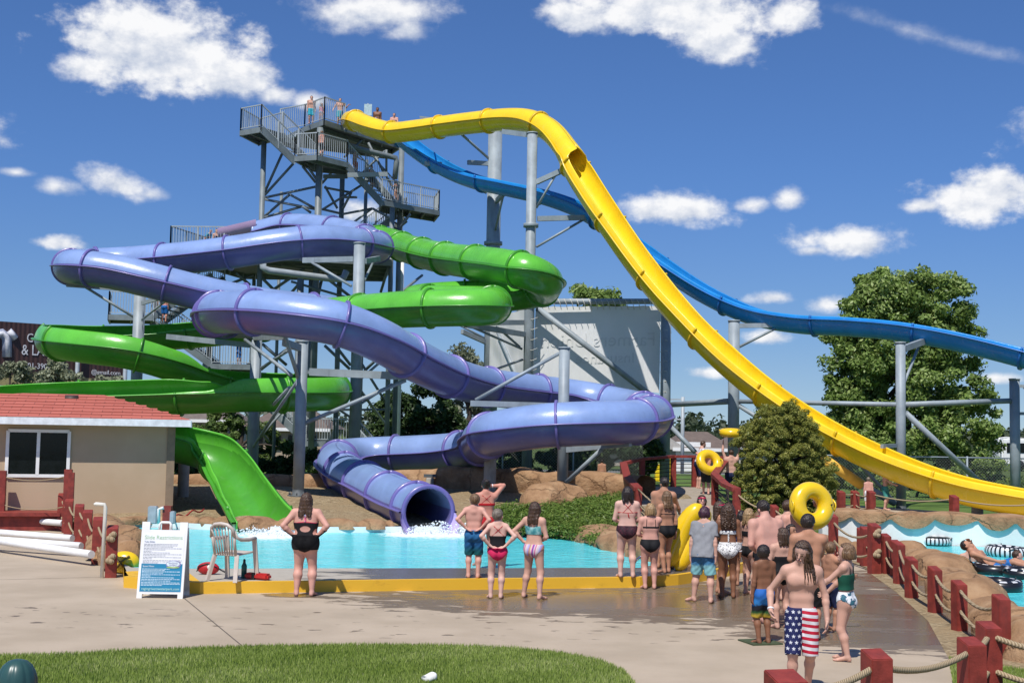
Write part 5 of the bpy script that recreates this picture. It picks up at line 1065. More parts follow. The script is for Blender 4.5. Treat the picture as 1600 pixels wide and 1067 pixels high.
tree('pale olive tree behind the purple tube left of the banner', [(725, 560, 24, 20), (740, 585, 26, 24), (712, 592, 26, 20), (728, 620, 40, 26), (735, 655, 55, 30)], 88, 'olive', 9000, .16, .75, 6, .9, (730, .25), seed=9, group='broadleaf trees around the park')
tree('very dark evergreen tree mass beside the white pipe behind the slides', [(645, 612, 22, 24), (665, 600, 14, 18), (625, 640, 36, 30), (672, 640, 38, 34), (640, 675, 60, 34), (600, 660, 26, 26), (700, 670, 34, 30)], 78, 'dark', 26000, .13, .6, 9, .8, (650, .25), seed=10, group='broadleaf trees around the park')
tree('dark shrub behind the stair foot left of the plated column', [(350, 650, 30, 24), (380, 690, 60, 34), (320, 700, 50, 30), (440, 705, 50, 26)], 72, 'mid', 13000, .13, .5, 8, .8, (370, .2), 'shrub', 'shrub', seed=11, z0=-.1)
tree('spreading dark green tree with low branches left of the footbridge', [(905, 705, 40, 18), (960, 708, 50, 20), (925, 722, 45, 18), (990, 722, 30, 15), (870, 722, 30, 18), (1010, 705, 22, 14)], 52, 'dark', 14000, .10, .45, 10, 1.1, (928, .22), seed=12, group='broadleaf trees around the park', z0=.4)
tree('thin wispy conifer behind the yellow slide above the round bush', [(1190, 600, 8, 12), (1187, 625, 14, 14), (1193, 650, 16, 14), (1186, 680, 20, 18)], 80, 'dark', 2600, .13, .5, 8, .8, (1188, .15), seed=13, group='broadleaf trees around the park')
for i, (lab, bl, Y, n) in enumerate([('pale silver olive shrub in front of the brown billboard, left one', [(18, 585, 26, 14), (35, 572, 12, 14), (50, 592, 24, 12), (-20, 590, 30, 20)], 84, 4200), ('taller silver olive shrub covering the phone number on the billboard', [(88, 572, 12, 16), (103, 578, 12, 14), (95, 590, 26, 12), (72, 595, 14, 8)], 83, 3600), ('silver olive shrub at the right foot of the billboard', [(140, 592, 22, 8), (170, 598, 20, 8)], 83, 1800)]): tree(lab, bl + [(bl[0][0], 630, 40, 30)], Y, 'olive', n, .15, .5, 7, .8, (bl[0][0], .12), 'shrub', 'shrub', seed=30 + i, group='silver shrubs by the billboard')
for i, (lab, bl, Y, kd, n) in enumerate([
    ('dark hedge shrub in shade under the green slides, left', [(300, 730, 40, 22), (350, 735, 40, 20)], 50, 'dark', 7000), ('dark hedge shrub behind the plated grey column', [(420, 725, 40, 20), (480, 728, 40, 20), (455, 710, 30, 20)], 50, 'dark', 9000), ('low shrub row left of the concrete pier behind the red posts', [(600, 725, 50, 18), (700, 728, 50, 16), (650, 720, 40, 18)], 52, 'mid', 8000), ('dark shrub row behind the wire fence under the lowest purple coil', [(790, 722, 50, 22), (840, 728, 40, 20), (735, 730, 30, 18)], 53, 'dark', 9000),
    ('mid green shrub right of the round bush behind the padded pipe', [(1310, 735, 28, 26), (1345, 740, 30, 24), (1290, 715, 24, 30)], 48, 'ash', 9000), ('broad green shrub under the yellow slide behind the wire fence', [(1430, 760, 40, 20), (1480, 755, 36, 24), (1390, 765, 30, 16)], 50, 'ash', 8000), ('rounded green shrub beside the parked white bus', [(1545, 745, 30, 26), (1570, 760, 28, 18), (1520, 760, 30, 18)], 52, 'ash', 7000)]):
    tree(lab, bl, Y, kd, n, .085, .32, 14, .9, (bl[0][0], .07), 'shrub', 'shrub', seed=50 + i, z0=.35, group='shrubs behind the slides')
# ground cover juniper on the pool bank
rs = np.random.default_rng(21); poly = [(756, 806), (775, 788), (830, 790), (885, 786), (925, 778), (970, 772), (985, 800), (975, 838), (945, 846), (905, 832), (860, 824), (800, 820)]
C = []
def cover_z(y): return .30 + min(.62, max(0, (y - 29.5) * .085))
while len(C) < 900:
    x, y = rs.uniform(750, 990), rs.uniform(770, 848)
    if in_poly(np.array([x]), np.array([y]), poly)[0]:
        q = G(x, y, .45)
        for _ in range(12): q = G(x, y, .5 * q.z + .5 * cover_z(q.y))
        C.append((q.x, q.y, q.z - .05))
C = np.array(C); V, F, tint = leaves(C, rs.uniform(.14, .30, len(C)), 60000, .055, rs, .25, .9); V[:, 2] = np.maximum(V[:, 2], .1)
o = np_mesh('ground_cover', V, F, LM['cover'], base=(2, 33, 0), col=tint); tag(o, 'low spreading green juniper ground cover on the bank beside the pool', 'ground cover', kind='stuff')
gb = []
for x, y in poly:
    q = G(x, y, .45)
    for _ in range(12): q = G(x, y, .5 * q.z + .5 * cover_z(q.y))
    gb.append(q)
mb = MB(); cg = sum(gb, Vector()) / len(gb); cg.z = cover_z(cg.y) - .02
for i in range(len(gb)): a_, b_ = gb[i], gb[(i + 1) % len(gb)]; mb.add([(cg.x, cg.y, cg.z - .1), (a_.x, a_.y, a_.z - .16), (b_.x, b_.y, b_.z - .16)], [(0, 1, 2), (2, 1, 0)][:1])
tag(mb.build('soil_bank', M_GRAVEL, base=(0, 0, 0)), kind='structure')
# far wood on the horizon
C = []; Rr = []
for _ in range(1500):
    Y = rs.uniform(330, 700); x = rs.uniform(-.5, .5) * Y; hh = 4 + 4 * (mnoise.noise(Vector((x * .012, Y * .01, 0))) + .5) + rs.uniform(-2, 2); C.append((x, Y, max(1.5, hh * rs.uniform(.3, 1)))); Rr.append(rs.uniform(1.6, 3.5))
V, F, tint = leaves(np.array(C), np.array(Rr), 45000, .95, rs, .6, .3); V[:, 2] = np.maximum(V[:, 2], 0); o = np_mesh('distant_wood', V, F, leaf_mat('leaf_far', (.035, .055, .03), (.06, .085, .045), (.10, .12, .07)), base=(0, 500, 0), col=tint); tag(o, 'hazy line of distant trees along the horizon', 'wood', kind='stuff')

# ------------------------------------------------------------------ background buildings, billboard, bus, fences
def house(label, x0, x1, yt, ye, yb, Y, wallc, roofc, gx=None):
    a, b = P(x0, ye, Y), P(x1, ye, Y); z1, zr = a.z, P((x0 + x1) / 2, yt, Y).z; D = 9; r = thing('house', label, 'house', ((a.x + b.x) / 2, Y, 0), 'houses beyond the park')
    MB().box(((a.x + b.x) / 2, Y + D / 2, z1 / 2), (b.x - a.x, D, z1)).build('wall', mat('siding_' + label[:6], wallc, .8, .06, 2), r); e = .6; w = (b.x - a.x)
    cs = [(a.x - e, Y - e, z1), (b.x + e, Y - e, z1), (b.x + e, Y + D + e, z1), (a.x - e, Y + D + e, z1), (a.x + w * .22, Y + D / 2, zr), (b.x - w * .22, Y + D / 2, zr)]
    MB().add(cs, [(0, 1, 5, 4), (1, 2, 5), (2, 3, 4, 5), (3, 0, 4), (3, 2, 1, 0)]).build('roof', mat('roof_' + label[:6], roofc, .9, .15, 3, .3, 20), r)
    MB().beam((a.x - e, Y - e - .02, z1 - .08), (b.x + e, Y - e - .02, z1 - .08), .06, .25).build('fascia', WHITE, r)
    return r, a, b, z1
r, a, b, z1 = house('brown hip roofed house with tan walls behind the footbridge', 1062, 1136, 674, 700, 745, 96, (.36, .29, .21), (.14, .105, .085))
q0 = P(1048, 712, 95.9); MB().box((a.x + 1.0, 95.9, 1.1), (2.6, .1, 2.2)).build('garage_door', WHITE, r)
gq = MB(); g0 = P(1058, 700, 95.5); gq.prism([P(1040, 702, 95.4), P(1074, 702, 95.4), P(1044, 682, 95.4)], (0, .3, 0)); gq.build('gable', mat('gable_grey', (.42, .40, .37), .8), r)
house('grey brown roofed house far left of the footbridge', 905, 1010, 676, 698, 745, 110, (.38, .33, .28), (.17, .13, .11))
house('long far roof with pale walls behind the right hand bushes', 1140, 1215, 678, 698, 745, 130, (.4, .36, .3), (.16, .12, .1))
r, a, b, z1 = house('beige apartment house with white balconies left behind the slides', 262, 350, 628, 655, 720, 105, (.42, .36, .30), (.16, .13, .11))
for i in range(3):
    w_ = MB().box((a.x + 1 + i * 1.6, 104.9, 2.2), (.9, .1, 1.2)).build('window', GLASSD, r); MB().box((a.x + 1 + i * 1.6, 104.5, 1.3), (1.3, .8, .7)).build('balcony', WHITE, r)
r, a, b, z1 = house('brown roofed two storey house behind the stair foot', 385, 505, 640, 668, 720, 100, (.36, .31, .26), (.19, .15, .125))
for i in range(4): MB().box((a.x + .9 + i * 1.4, 99.9, 1.6), (.8, .1, 1.1)).build('window', GLASSD, r)
# container billboard
m, t = new_mat('billboard_maroon'); p = t.obj(); wv = t.n('ShaderNodeTexWave', bands_direction='X'); wv.inputs['Scale'].default_value = 1.2; t.l(p, wv.inputs['Vector'])
t.bsdf(t.mix(t.noise(p, 1, 4), (.048, .020, .018), (.065, .030, .026)), .5, t.bump(wv.outputs['Fac'], .5, .06)); M_BB = m
bl, brr = P(-60, 590, 92), P(197, 598, 100); tl, trr = P(-60, 498, 92), P(190, 522, 100)
bb_ = thing('billboard', 'dark maroon container billboard with white lettering behind the green slides', 'billboard', ((bl.x + brr.x) / 2, 95, 0)); bx = (brr - bl); bx.z = 0; bx.normalize(); bn = Vector((bx.y, -bx.x, 0))
z_lo, z_hi = bl.z, tl.z; L = (Vector((brr.x, brr.y, 0)) - Vector((bl.x, bl.y, 0))).length; o0 = Vector((bl.x, bl.y, 0)); bp_ = lambda s, z, o=.02: o0 + bx * s + Vector((0, 0, z)) + bn * o
MB().hexa([bp_(0, z_lo, 0), bp_(L, z_lo, 0), bp_(L, z_lo, -2.4), bp_(0, z_lo, -2.4), bp_(0, z_hi, 0), bp_(L, z_hi, 0), bp_(L, z_hi, -2.4), bp_(0, z_hi, -2.4)]).build('panel', M_BB, bb_)
def bs(px, py):   # photo point -> (s, z) on the board
    d = ray(px, py); den = d.dot(bn); tt = (bp_(0, 0, 0) - CAM).dot(bn) / den; q = CAM + d * tt; return (q - o0).dot(bx), q.z
BW = mat('letter_white', (.66, .66, .68), .6); s0, zz = bs(0, 588); s1, _ = bs(197, 596); 
s_a, z_a = bs(-60, 572); s_b, z_b = bs(200, 588); MB().hexa([bp_(0, z_lo - .45, .02), bp_(L, z_lo - .45, .02), bp_(L, z_lo - .45, -.02), bp_(0, z_lo - .45, -.02), bp_(0, z_lo + .35, .02), bp_(L, z_lo + .35, .02), bp_(L, z_lo + .35, -.02), bp_(0, z_lo + .35, -.02)]).build('gold_strip', mat('strip_gold', (.36, .30, .13), .7), bb_)
def bt(nm, s, px, py, hpx, m_, w2=None):
    s_, z_ = bs(px, py); _, z2 = bs(px, py - hpx); wd = (bs(w2, py)[0] - s_) if w2 else None; text(nm, s, (z2 - z_) * 1.38, bp_(s_, z_, .04), bx, (0, 0, 1), m_, bb_, .01, width=wd)
bt('lettering', 'CONCRETE', 41, 534, 14, BW, 118); bt('lettering', '& LANDSCAPING', 33, 554, 17, BW, 160); bt('phone_number', '701-390-', 37, 575, 9, BW, 76); bt('address', '@gmail.com', 142, 584, 7, BW, 187); bt('small_lettering', 'OWNED', 170, 566, 5, mat('letter_gold', (.42, .37, .2), .7), 188); bt('strip_lettering', 'Demolition', 38, 589, 6, mat('letter_dark', (.06, .05, .02), .7), 74)
# rounded emblem: an arch with a slanting roof bar
AQ = mat('emblem_steel', (.30, .33, .42), .6)
def bpath(pts, w_, m_, nm, o):
    q = [bs(*a) for a in pts]; mb = MB(); mb.tube([bp_(s, z, o) for s, z in pts_ ] if False else [bp_(s, z, o) for s, z in q], w_, 10)
    ob = mb.build(nm, m_, bb_); return ob
bpath([(-12, 556), (-12, 530), (-6, 523), (3, 521), (9, 526), (11, 533), (11, 558)], .42, AQ, 'emblem_outline', -.2); bpath([(-12, 556), (-12, 530), (-6, 523), (3, 521), (9, 526), (11, 533), (11, 558)], .2, BW, 'emblem_arch', .1)
bpath([(13, 517), (24, 529)], .34, AQ, 'emblem_outline', -.15); bpath([(13, 517), (24, 529)], .2, BW, 'emblem_bar', .1)
for px in (20, 120, 195):
    q = P(px, 596, 97); MB().tube([(q.x, q.y, 0), (q.x, q.y, z_hi - .5)], .16, 10).build('post', STEEL, bb_)
# parked bus at the right edge
bx0 = P(1566, 720, 118); bus = thing('bus', 'white bus with dark windows parked beyond the shrubs at the right margin', 'bus', (bx0.x + 4, 118, 0))
MB().box((bx0.x + 5, 119.2, 1.75), (10, 2.5, 2.5)).build('body', WHITE, bus, bevel=.15); MB().box((bx0.x + 5, 117.93, 2.1), (9.2, .06, .9)).build('window', GLASSD, bus)
for i in (1.5, 8): MB().lathe([(0, -.15), (.5, -.15), (.5, .15), (0, .15)], (bx0.x + i, 118.0, .5), 16, 'Y').build('wheel', BLACK, bus)
q = P(1562, 735, 100); lp = thing('light_pole', 'thin pale light pole beside the parked bus', 'light pole', (q.x, 100, 0)); MB().tube([(q.x, 100, 0), (q.x, 100, P(1562, 684, 100).z), (q.x + .6, 100, P(1562, 683, 100).z)], .07, 8).build('pole', WHITE, lp); MB().box((q.x + .7, 100, P(1562, 683, 100).z), (.5, .2, .1)).build('lamp_head', WHITE, lp)
q = P(1066, 735, 90); lp = thing('utility_pole', 'thin grey pole with crossbars standing before the tan house', 'pole', (q.x, 90, 0)); MB().tube([(q.x, 90, 0), (q.x, 90, P(1066, 620, 90).z)], .13, 8).build('pole', STEEL_L, lp)
for y in (624, 655): MB().beam(P(1046, y, 90), P(1066, y, 90), .06, .1).build('crossbar', STEEL_L, lp)
# chain link fence behind
m, t = new_mat('chain_link'); p = t.obj(); X, Yc, Z = t.xyz(p); u = t.math('ADD', X, Z); v = t.math('SUBTRACT', X, Z)
f = lambda q: t.math('LESS_THAN', t.math('ABSOLUTE', t.math('SUBTRACT', t.math('FRACT', t.math('MULTIPLY', q, 9)), .5)), .06)
al = t.math('MAXIMUM', f(u), f(v)); b_ = t.bsdf((.2, .21, .2), .5, None, Metallic=.5); t.l(al, b_.inputs['Alpha']); M_CL = m
def chain(label, pts, h=1.7, z0=.4):
    r = thing('chain_link_fence', label, 'wire fence', Vector((pts[0].x, pts[0].y, z0)), 'wire fences round the park')
    for a, b in zip(pts[:-1], pts[1:]):
        MB().add([(a.x, a.y, z0), (b.x, b.y, z0), (b.x, b.y, z0 + h), (a.x, a.y, z0 + h)], [(0, 1, 2, 3)]).build('wire_mesh', M_CL, r); MB().tube([(a.x, a.y, z0 + h), (b.x, b.y, z0 + h)], .03, 6).build('top_rail', STEEL, r)
        k = max(1, int((b - a).length / 2.6))
        for i in range(k): c = a.lerp(b, i / k); MB().tube([(c.x, c.y, z0), (c.x, c.y, z0 + h + .05)], .035, 6).build('fence_post', STEEL, r)
chain('wire fence with thin posts behind the bushes left of the footbridge', [P(560, 740, 49), P(1005, 740, 50)], 1.5, .8); chain('wire fence behind the far bank of the river at the right', [P(1290, 760, 46), P(1620, 770, 47)], 1.6, .42)
slab('car_park', [Vector((x, y, 0)) for x, y in [(-60, 78), (80, 78), (80, 94), (-60, 94)]], .0, .02, mat('asphalt', (.16, .155, .145), .9, .15, 2))
yb_ = P(455, 735, 80); tag(MB().sphere((yb_.x - 4.5, 80, 1.2), .8, 14, 8, (1.6, .8, .6)).build('yellow_tube', MC['vinyl_yellow']), 'small yellow inflatable glimpsed behind the stair foot', 'float')
q = P(705, 700, 66)
for lab, x0, x1, yt, Y in (('yellow slide tower panel seen through the footbridge rail, left', 1023, 1031, 735, 60), ('wide yellow panel seen beside the column through the footbridge rail', 1038, 1054, 722, 60)):
    a = P(x0, 764, Y); b = P(x1, yt, Y); tag(MB().box(((a.x + b.x) / 2, Y, (b.z + .4) / 2 + .2), (b.x - a.x, .5, b.z - .2)).build('play_panel', YELLOW), lab, 'panel')
# ------------------------------------------------------------------ people: signed-distance bodies turned into one continuous skin
class Field:
    def __init__(s, lo, hi, vox):
        s.lo = np.array(lo, float); s.vox = vox; s.n = np.ceil((np.array(hi) - s.lo) / vox).astype(int) + 1; s.a = np.full(s.n, .5, np.float32)
        s.ax = [s.lo[i] + vox * np.arange(s.n[i]) for i in range(3)]
    def sub(s, lo, hi):
        i0 = np.clip(np.floor((np.array(lo) - s.lo) / s.vox).astype(int), 0, s.n - 1); i1 = np.clip(np.ceil((np.array(hi) - s.lo) / s.vox).astype(int) + 1, 1, s.n)
        sl = tuple(slice(a, max(a + 1, b)) for a, b in zip(i0, i1)); return sl, [s.ax[0][sl[0]][:, None, None], s.ax[1][sl[1]][None, :, None], s.ax[2][sl[2]][None, None, :]]
    def put(s, sl, d, k, op='u'):
        a = s.a[sl]; d = d.astype(np.float32)
        if op == 'u':
            h = np.clip(.5 + .5 * (d - a) / k, 0, 1); s.a[sl] = d + (a - d) * h - k * h * (1 - h)
        else: s.a[sl] = np.maximum(a, -d)
    def cone(s, a, b, r1, r2, k=.02, ys=1.0):
        a, b = np.array(a, float), np.array(b, float); m = max(r1, r2) + .06; sl, (X, Y, Z) = s.sub(np.minimum(a, b) - m, np.maximum(a, b) + m)
        ba = b - a; dx, dy, dz = X - a[0], (Y - a[1]) / ys, Z - a[2]; by = ba[1] / ys; L = ba[0] ** 2 + by ** 2 + ba[2] ** 2 + 1e-9
        h = np.clip((dx * ba[0] + dy * by + dz * ba[2]) / L, 0, 1)
        d = np.sqrt((dx - h * ba[0]) ** 2 + (dy - h * by) ** 2 + (dz - h * ba[2]) ** 2) - (r1 + (r2 - r1) * h); s.put(sl, d * min(1, ys ** .5), k)
    def ell(s, c, r, k=.02, R=None, op='u', noise=0, cut=None):
        c = np.array(c, float); r = np.array(r, float); m = r.max() + .05; sl, (X, Y, Z) = s.sub(c - m, c + m); dx, dy, dz = X - c[0], Y - c[1], Z - c[2]
        if R is not None: dx, dy, dz = [R[0][i] * dx + R[1][i] * dy + R[2][i] * dz for i in range(3)]
        k0 = np.sqrt((dx / r[0]) ** 2 + (dy / r[1]) ** 2 + (dz / r[2]) ** 2) + 1e-9; k1 = np.sqrt((dx / r[0] ** 2) ** 2 + (dy / r[1] ** 2) ** 2 + (dz / r[2] ** 2) ** 2) + 1e-9; d = k0 * (k0 - 1) / k1
        if noise: d = d + noise * np.sin(dx * 210 + 3 * np.sin(dz * 60)) * np.sin(dy * 190 + dz * 35)
        if cut is not None: d = np.maximum(d, cut(dx, dy, dz))
        s.put(sl, d, k, op)
def surface_nets(a, lo, vox):
    s = a < 0
    c = [s[i:s.shape[0] - 1 + i, j:s.shape[1] - 1 + j, k:s.shape[2] - 1 + k] for i in (0, 1) for j in (0, 1) for k in (0, 1)]
    any_ = c[0].copy(); all_ = c[0].copy()
    for q in c[1:]: any_ |= q; all_ &= q
    act = np.argwhere(any_ & ~all_)
    if len(act) < 8: return None
    off = np.array([(i, j, k) for i in (0, 1) for j in (0, 1) for k in (0, 1)]); vals = np.stack([a[act[:, 0] + o[0], act[:, 1] + o[1], act[:, 2] + o[2]] for o in off], 1)
    pos = np.zeros((len(act), 3)); cnt = np.zeros(len(act))
    for i in range(8):
        for j in range(i + 1, 8):
            if np.abs(off[i] - off[j]).sum() != 1: continue
            va, vb = vals[:, i], vals[:, j]; m = (va < 0) != (vb < 0); t_ = np.where(m, va / np.where(m, va - vb, 1), 0); pos += np.where(m[:, None], off[i] + t_[:, None] * (off[j] - off[i]), 0); cnt += m
    V = lo + vox * (act + pos / cnt[:, None]); idx = -np.ones(any_.shape, np.int64); idx[tuple(act.T)] = np.arange(len(act)); F = []
    for ax in range(3):
        sl0 = [slice(None)] * 3; sl1 = [slice(None)] * 3; sl0[ax] = slice(0, -1); sl1[ax] = slice(1, None); ch = s[tuple(sl0)] != s[tuple(sl1)]; e = np.argwhere(ch); o1, o2 = [q for q in range(3) if q != ax]
        ok = (e[:, o1] > 0) & (e[:, o2] > 0) & (e[:, o1] < idx.shape[o1]) & (e[:, o2] < idx.shape[o2]); e = e[ok]; d1 = np.zeros(3, int); d2 = np.zeros(3, int); d1[o1] = 1; d2[o2] = 1
        q = np.stack([idx[tuple((e - d1 - d2).T)], idx[tuple((e - d2).T)], idx[tuple(e.T)], idx[tuple((e - d1).T)]], 1); fl = s[tuple(e.T)]
        if ax == 1: fl = ~fl
        q[~fl] = q[~fl][:, ::-1]; F.append(q)
    F = np.concatenate(F); F = F[(F >= 0).all(1)]; return V, F
def raw_mesh(name, V, F, m, parent, smooth=True):
    me = bpy.data.meshes.new(name); me.vertices.add(len(V)); me.vertices.foreach_set('co', V.astype(np.float32).ravel()); me.loops.add(F.size); me.loops.foreach_set('vertex_index', F.astype(np.int32).ravel())
    me.polygons.add(len(F)); me.polygons.foreach_set('loop_start', np.arange(0, F.size, 4, dtype=np.int32)); me.polygons.foreach_set('use_smooth', np.full(len(F), smooth)); me.update(calc_edges=True)
    o = bpy.data.objects.new(name, me); COL.objects.link(o); me.materials.append(m); o.parent = parent; return o

SK = {}
def skin(name, col):
    if name in SK: return SK[name]
    m, t = new_mat('skin_' + name); p = t.obj(); n_ = t.noise(p, 5, 5); c = t.mix(t.step(n_, .3, .7), tuple(x * .9 for x in col), (min(1, col[0] * 1.08), col[1] * 1.02, col[2] * 1.0))
    t.bsdf(c, t.math('ADD', .46, t.math('MULTIPLY', t.noise(p, 20, 3), .2)), t.bump(t.noise(p, 60, 4), .15, .004), Specular_IOR_Level=.3); SK[name] = m; return m
S_FAIR = skin('fair', (.56, .33, .25)); S_PINK = skin('pink', (.60, .325, .255)); S_TAN = skin('tan', (.44, .225, .14)); S_BROWN = skin('brown', (.22, .10, .055)); S_OLIVE = skin('olive', (.36, .185, .115)); S_PALE = skin('pale', (.63, .395, .32)); S_RED = skin('sunburnt', (.54, .25, .185))
def hair_mat(name, col):
    key = 'hair_' + name
    if key in MC: return MC[key]
    m, t = new_mat(key); p = t.obj(); n_ = t.noise(t.scale(p, 1, 1, .08), 55, 4, .7); c = t.mix(t.step(n_, .35, .65), tuple(x * .55 for x in col), tuple(min(1, x * 1.5) for x in col))
    t.bsdf(c, .38, t.bump(n_, .9, .012), Specular_IOR_Level=.45); MC[key] = m; return m
H_DARK = hair_mat('dark', (.022, .014, .011)); H_BROWN = hair_mat('brown', (.06, .032, .018)); H_LBROWN = hair_mat('light_brown', (.15, .085, .042)); H_BLOND = hair_mat('blond', (.30, .19, .09)); H_PURPLE = hair_mat('plum', (.05, .016, .028)); H_GREY = hair_mat('grey_streaked', (.16, .13, .10)); H_RUST = hair_mat('auburn', (.085, .038, .022))
def cloth_mat(name, col, **kw): return mat('fabric_' + name, col, kw.get('rough', .75), .1, 12, .15, 90, spec=.25)
def pattern(name, fn, rough=.7):
    key = 'fabric_' + name
    if key in MC: return MC[key]
    m, t = new_mat(key); p = t.obj(); c = fn(t, p, *t.xyz(p)); t.bsdf(c, rough, t.bump(t.noise(p, 90, 3), .12, .005), Specular_IOR_Level=.25); MC[key] = m; return m
def gradient_z(stops, z0, z1): return lambda t, p, X, Y, Z: t.ramp(t.math('DIVIDE', t.math('SUBTRACT', t.math('ADD', Z, t.math('MULTIPLY', t.noise(p, 13, 3), .10)), z0 + .05), z1 - z0), stops)
def spots(bg, fg, sc_, thr, seed=0):
    def f(t, p, X, Y, Z):
        v = t.n('ShaderNodeTexVoronoi'); v.inputs['Scale'].default_value = sc_; t.l(p, v.inputs['Vector']); d = t.math('ADD', v.outputs['Distance'], t.math('MULTIPLY', t.math('SUBTRACT', t.noise(p, sc_ * 1.5, 2), .5), .35)); return t.mix(t.step(d, thr, thr + .06), fg, bg)
    return f
def blotch(stops, sc_): return lambda t, p, X, Y, Z: t.ramp(t.noise(p, sc_, 3, .5), stops)
def flag(t, p, X, Y, Z):
    st = t.math('LESS_THAN', t.math('FRACT', t.math('ADD', t.math('MULTIPLY', Z, 15.5), t.math('MULTIPLY', X, 1.5))), .5); stripes = t.mix(st, (.62, .60, .62), (.44, .012, .035))
    gx = t.math('SUBTRACT', t.math('FRACT', t.math('MULTIPLY', X, 17)), .5); row = t.math('MULTIPLY', t.math('FLOOR', t.math('MULTIPLY', Z, 17)), .5); gx = t.math('SUBTRACT', t.math('FRACT', t.math('ADD', t.math('MULTIPLY', X, 17), row)), .5); gz = t.math('SUBTRACT', t.math('FRACT', t.math('MULTIPLY', Z, 17)), .5)
    r = t.math('SQRT', t.math('ADD', t.math('MULTIPLY', gx, gx), t.math('MULTIPLY', gz, gz))); th = t.math('ARCTAN2', gx, gz); lim = t.math('ADD', .20, t.math('MULTIPLY', t.math('COSINE', t.math('MULTIPLY', th, 5)), .11)); navy = t.mix(t.math('LESS_THAN', r, lim), (.012, .016, .075), (.66, .66, .7))
    return t.mix(t.math('GREATER_THAN', X, 0), navy, stripes)
def multistripe(t, p, X, Y, Z):
    return t.ramp(t.math('FRACT', t.math('ADD', t.math('MULTIPLY', X, 5.2), t.math('MULTIPLY', Z, .8))), [(0, (.55, .42, .5)), (.12, (.6, .55, .5)), (.2, (.5, .03, .2)), (.3, (.6, .5, .55)), (.42, (.08, .03, .3)), (.5, (.5, .05, .35)), (.62, (.65, .6, .5)), (.75, (.5, .2, .1)), (.85, (.3, .3, .6)), (1, (.6, .5, .55))])


def rotm(yaw, pitch, roll):
    return np.array((Matrix.Rotation(yaw, 3, 'Z') @ Matrix.Rotation(pitch, 3, 'X') @ Matrix.Rotation(roll, 3, 'Y')))
def ik(a, c, l1, l2, pole):
    a, c, pole = np.array(a, float), np.array(c, float), np.array(pole, float); d = c - a; L = np.linalg.norm(d); n_ = d / L
    if L > (l1 + l2) * .995: c = a + n_ * (l1 + l2) * .995; L = (l1 + l2) * .995; d = c - a
    x = (l1 ** 2 - l2 ** 2 + L ** 2) / (2 * L); h = math.sqrt(max(0, l1 ** 2 - x ** 2)); pl = pole - n_ * pole.dot(n_); pl /= np.linalg.norm(pl) + 1e-9; return a + n_ * x + pl * h, c
ARM = {'hip': ((.115, .015, .585), (1, .55, -.1), (-.9, -.2, -.2)), 'hipback': ((.09, .065, .60), (1, .7, -.1), (-.8, .1, -.5)), 'down': ((.135, -.005, .47), (.3, 1, 0), (0, -.12, -1)), 'front': ((.045, -.115, .60), (.8, .5, -1), (-.8, -.5, .1)), 'chest': ((.05, -.12, .74), (.7, .2, -1), (-.5, -.3, .8)),
       'head': ((.065, -.045, .925), (1, .1, -.2), (-.5, .3, .6)), 'fwd': ((.10, -.25, .62), (.4, .4, -1), (0, -1, -.1)), 'side': ((.24, -.06, .56), (.3, 1, -.2), (.3, -.3, -1)), 'up': ((.15, -.03, 1.12), (1, .3, 0), (0, 0, 1)), 'hug': ((.12, -.16, .68), (.8, .2, -.8), (-.3, -1, .2)), 'rail': ((.22, -.20, .56), (.5, .6, -.3), (.1, -.9, -.3)), 'fold': ((-.05, -.105, .68), (1, .2, -.6), (-1, -.1, .1))}
NP = [0]
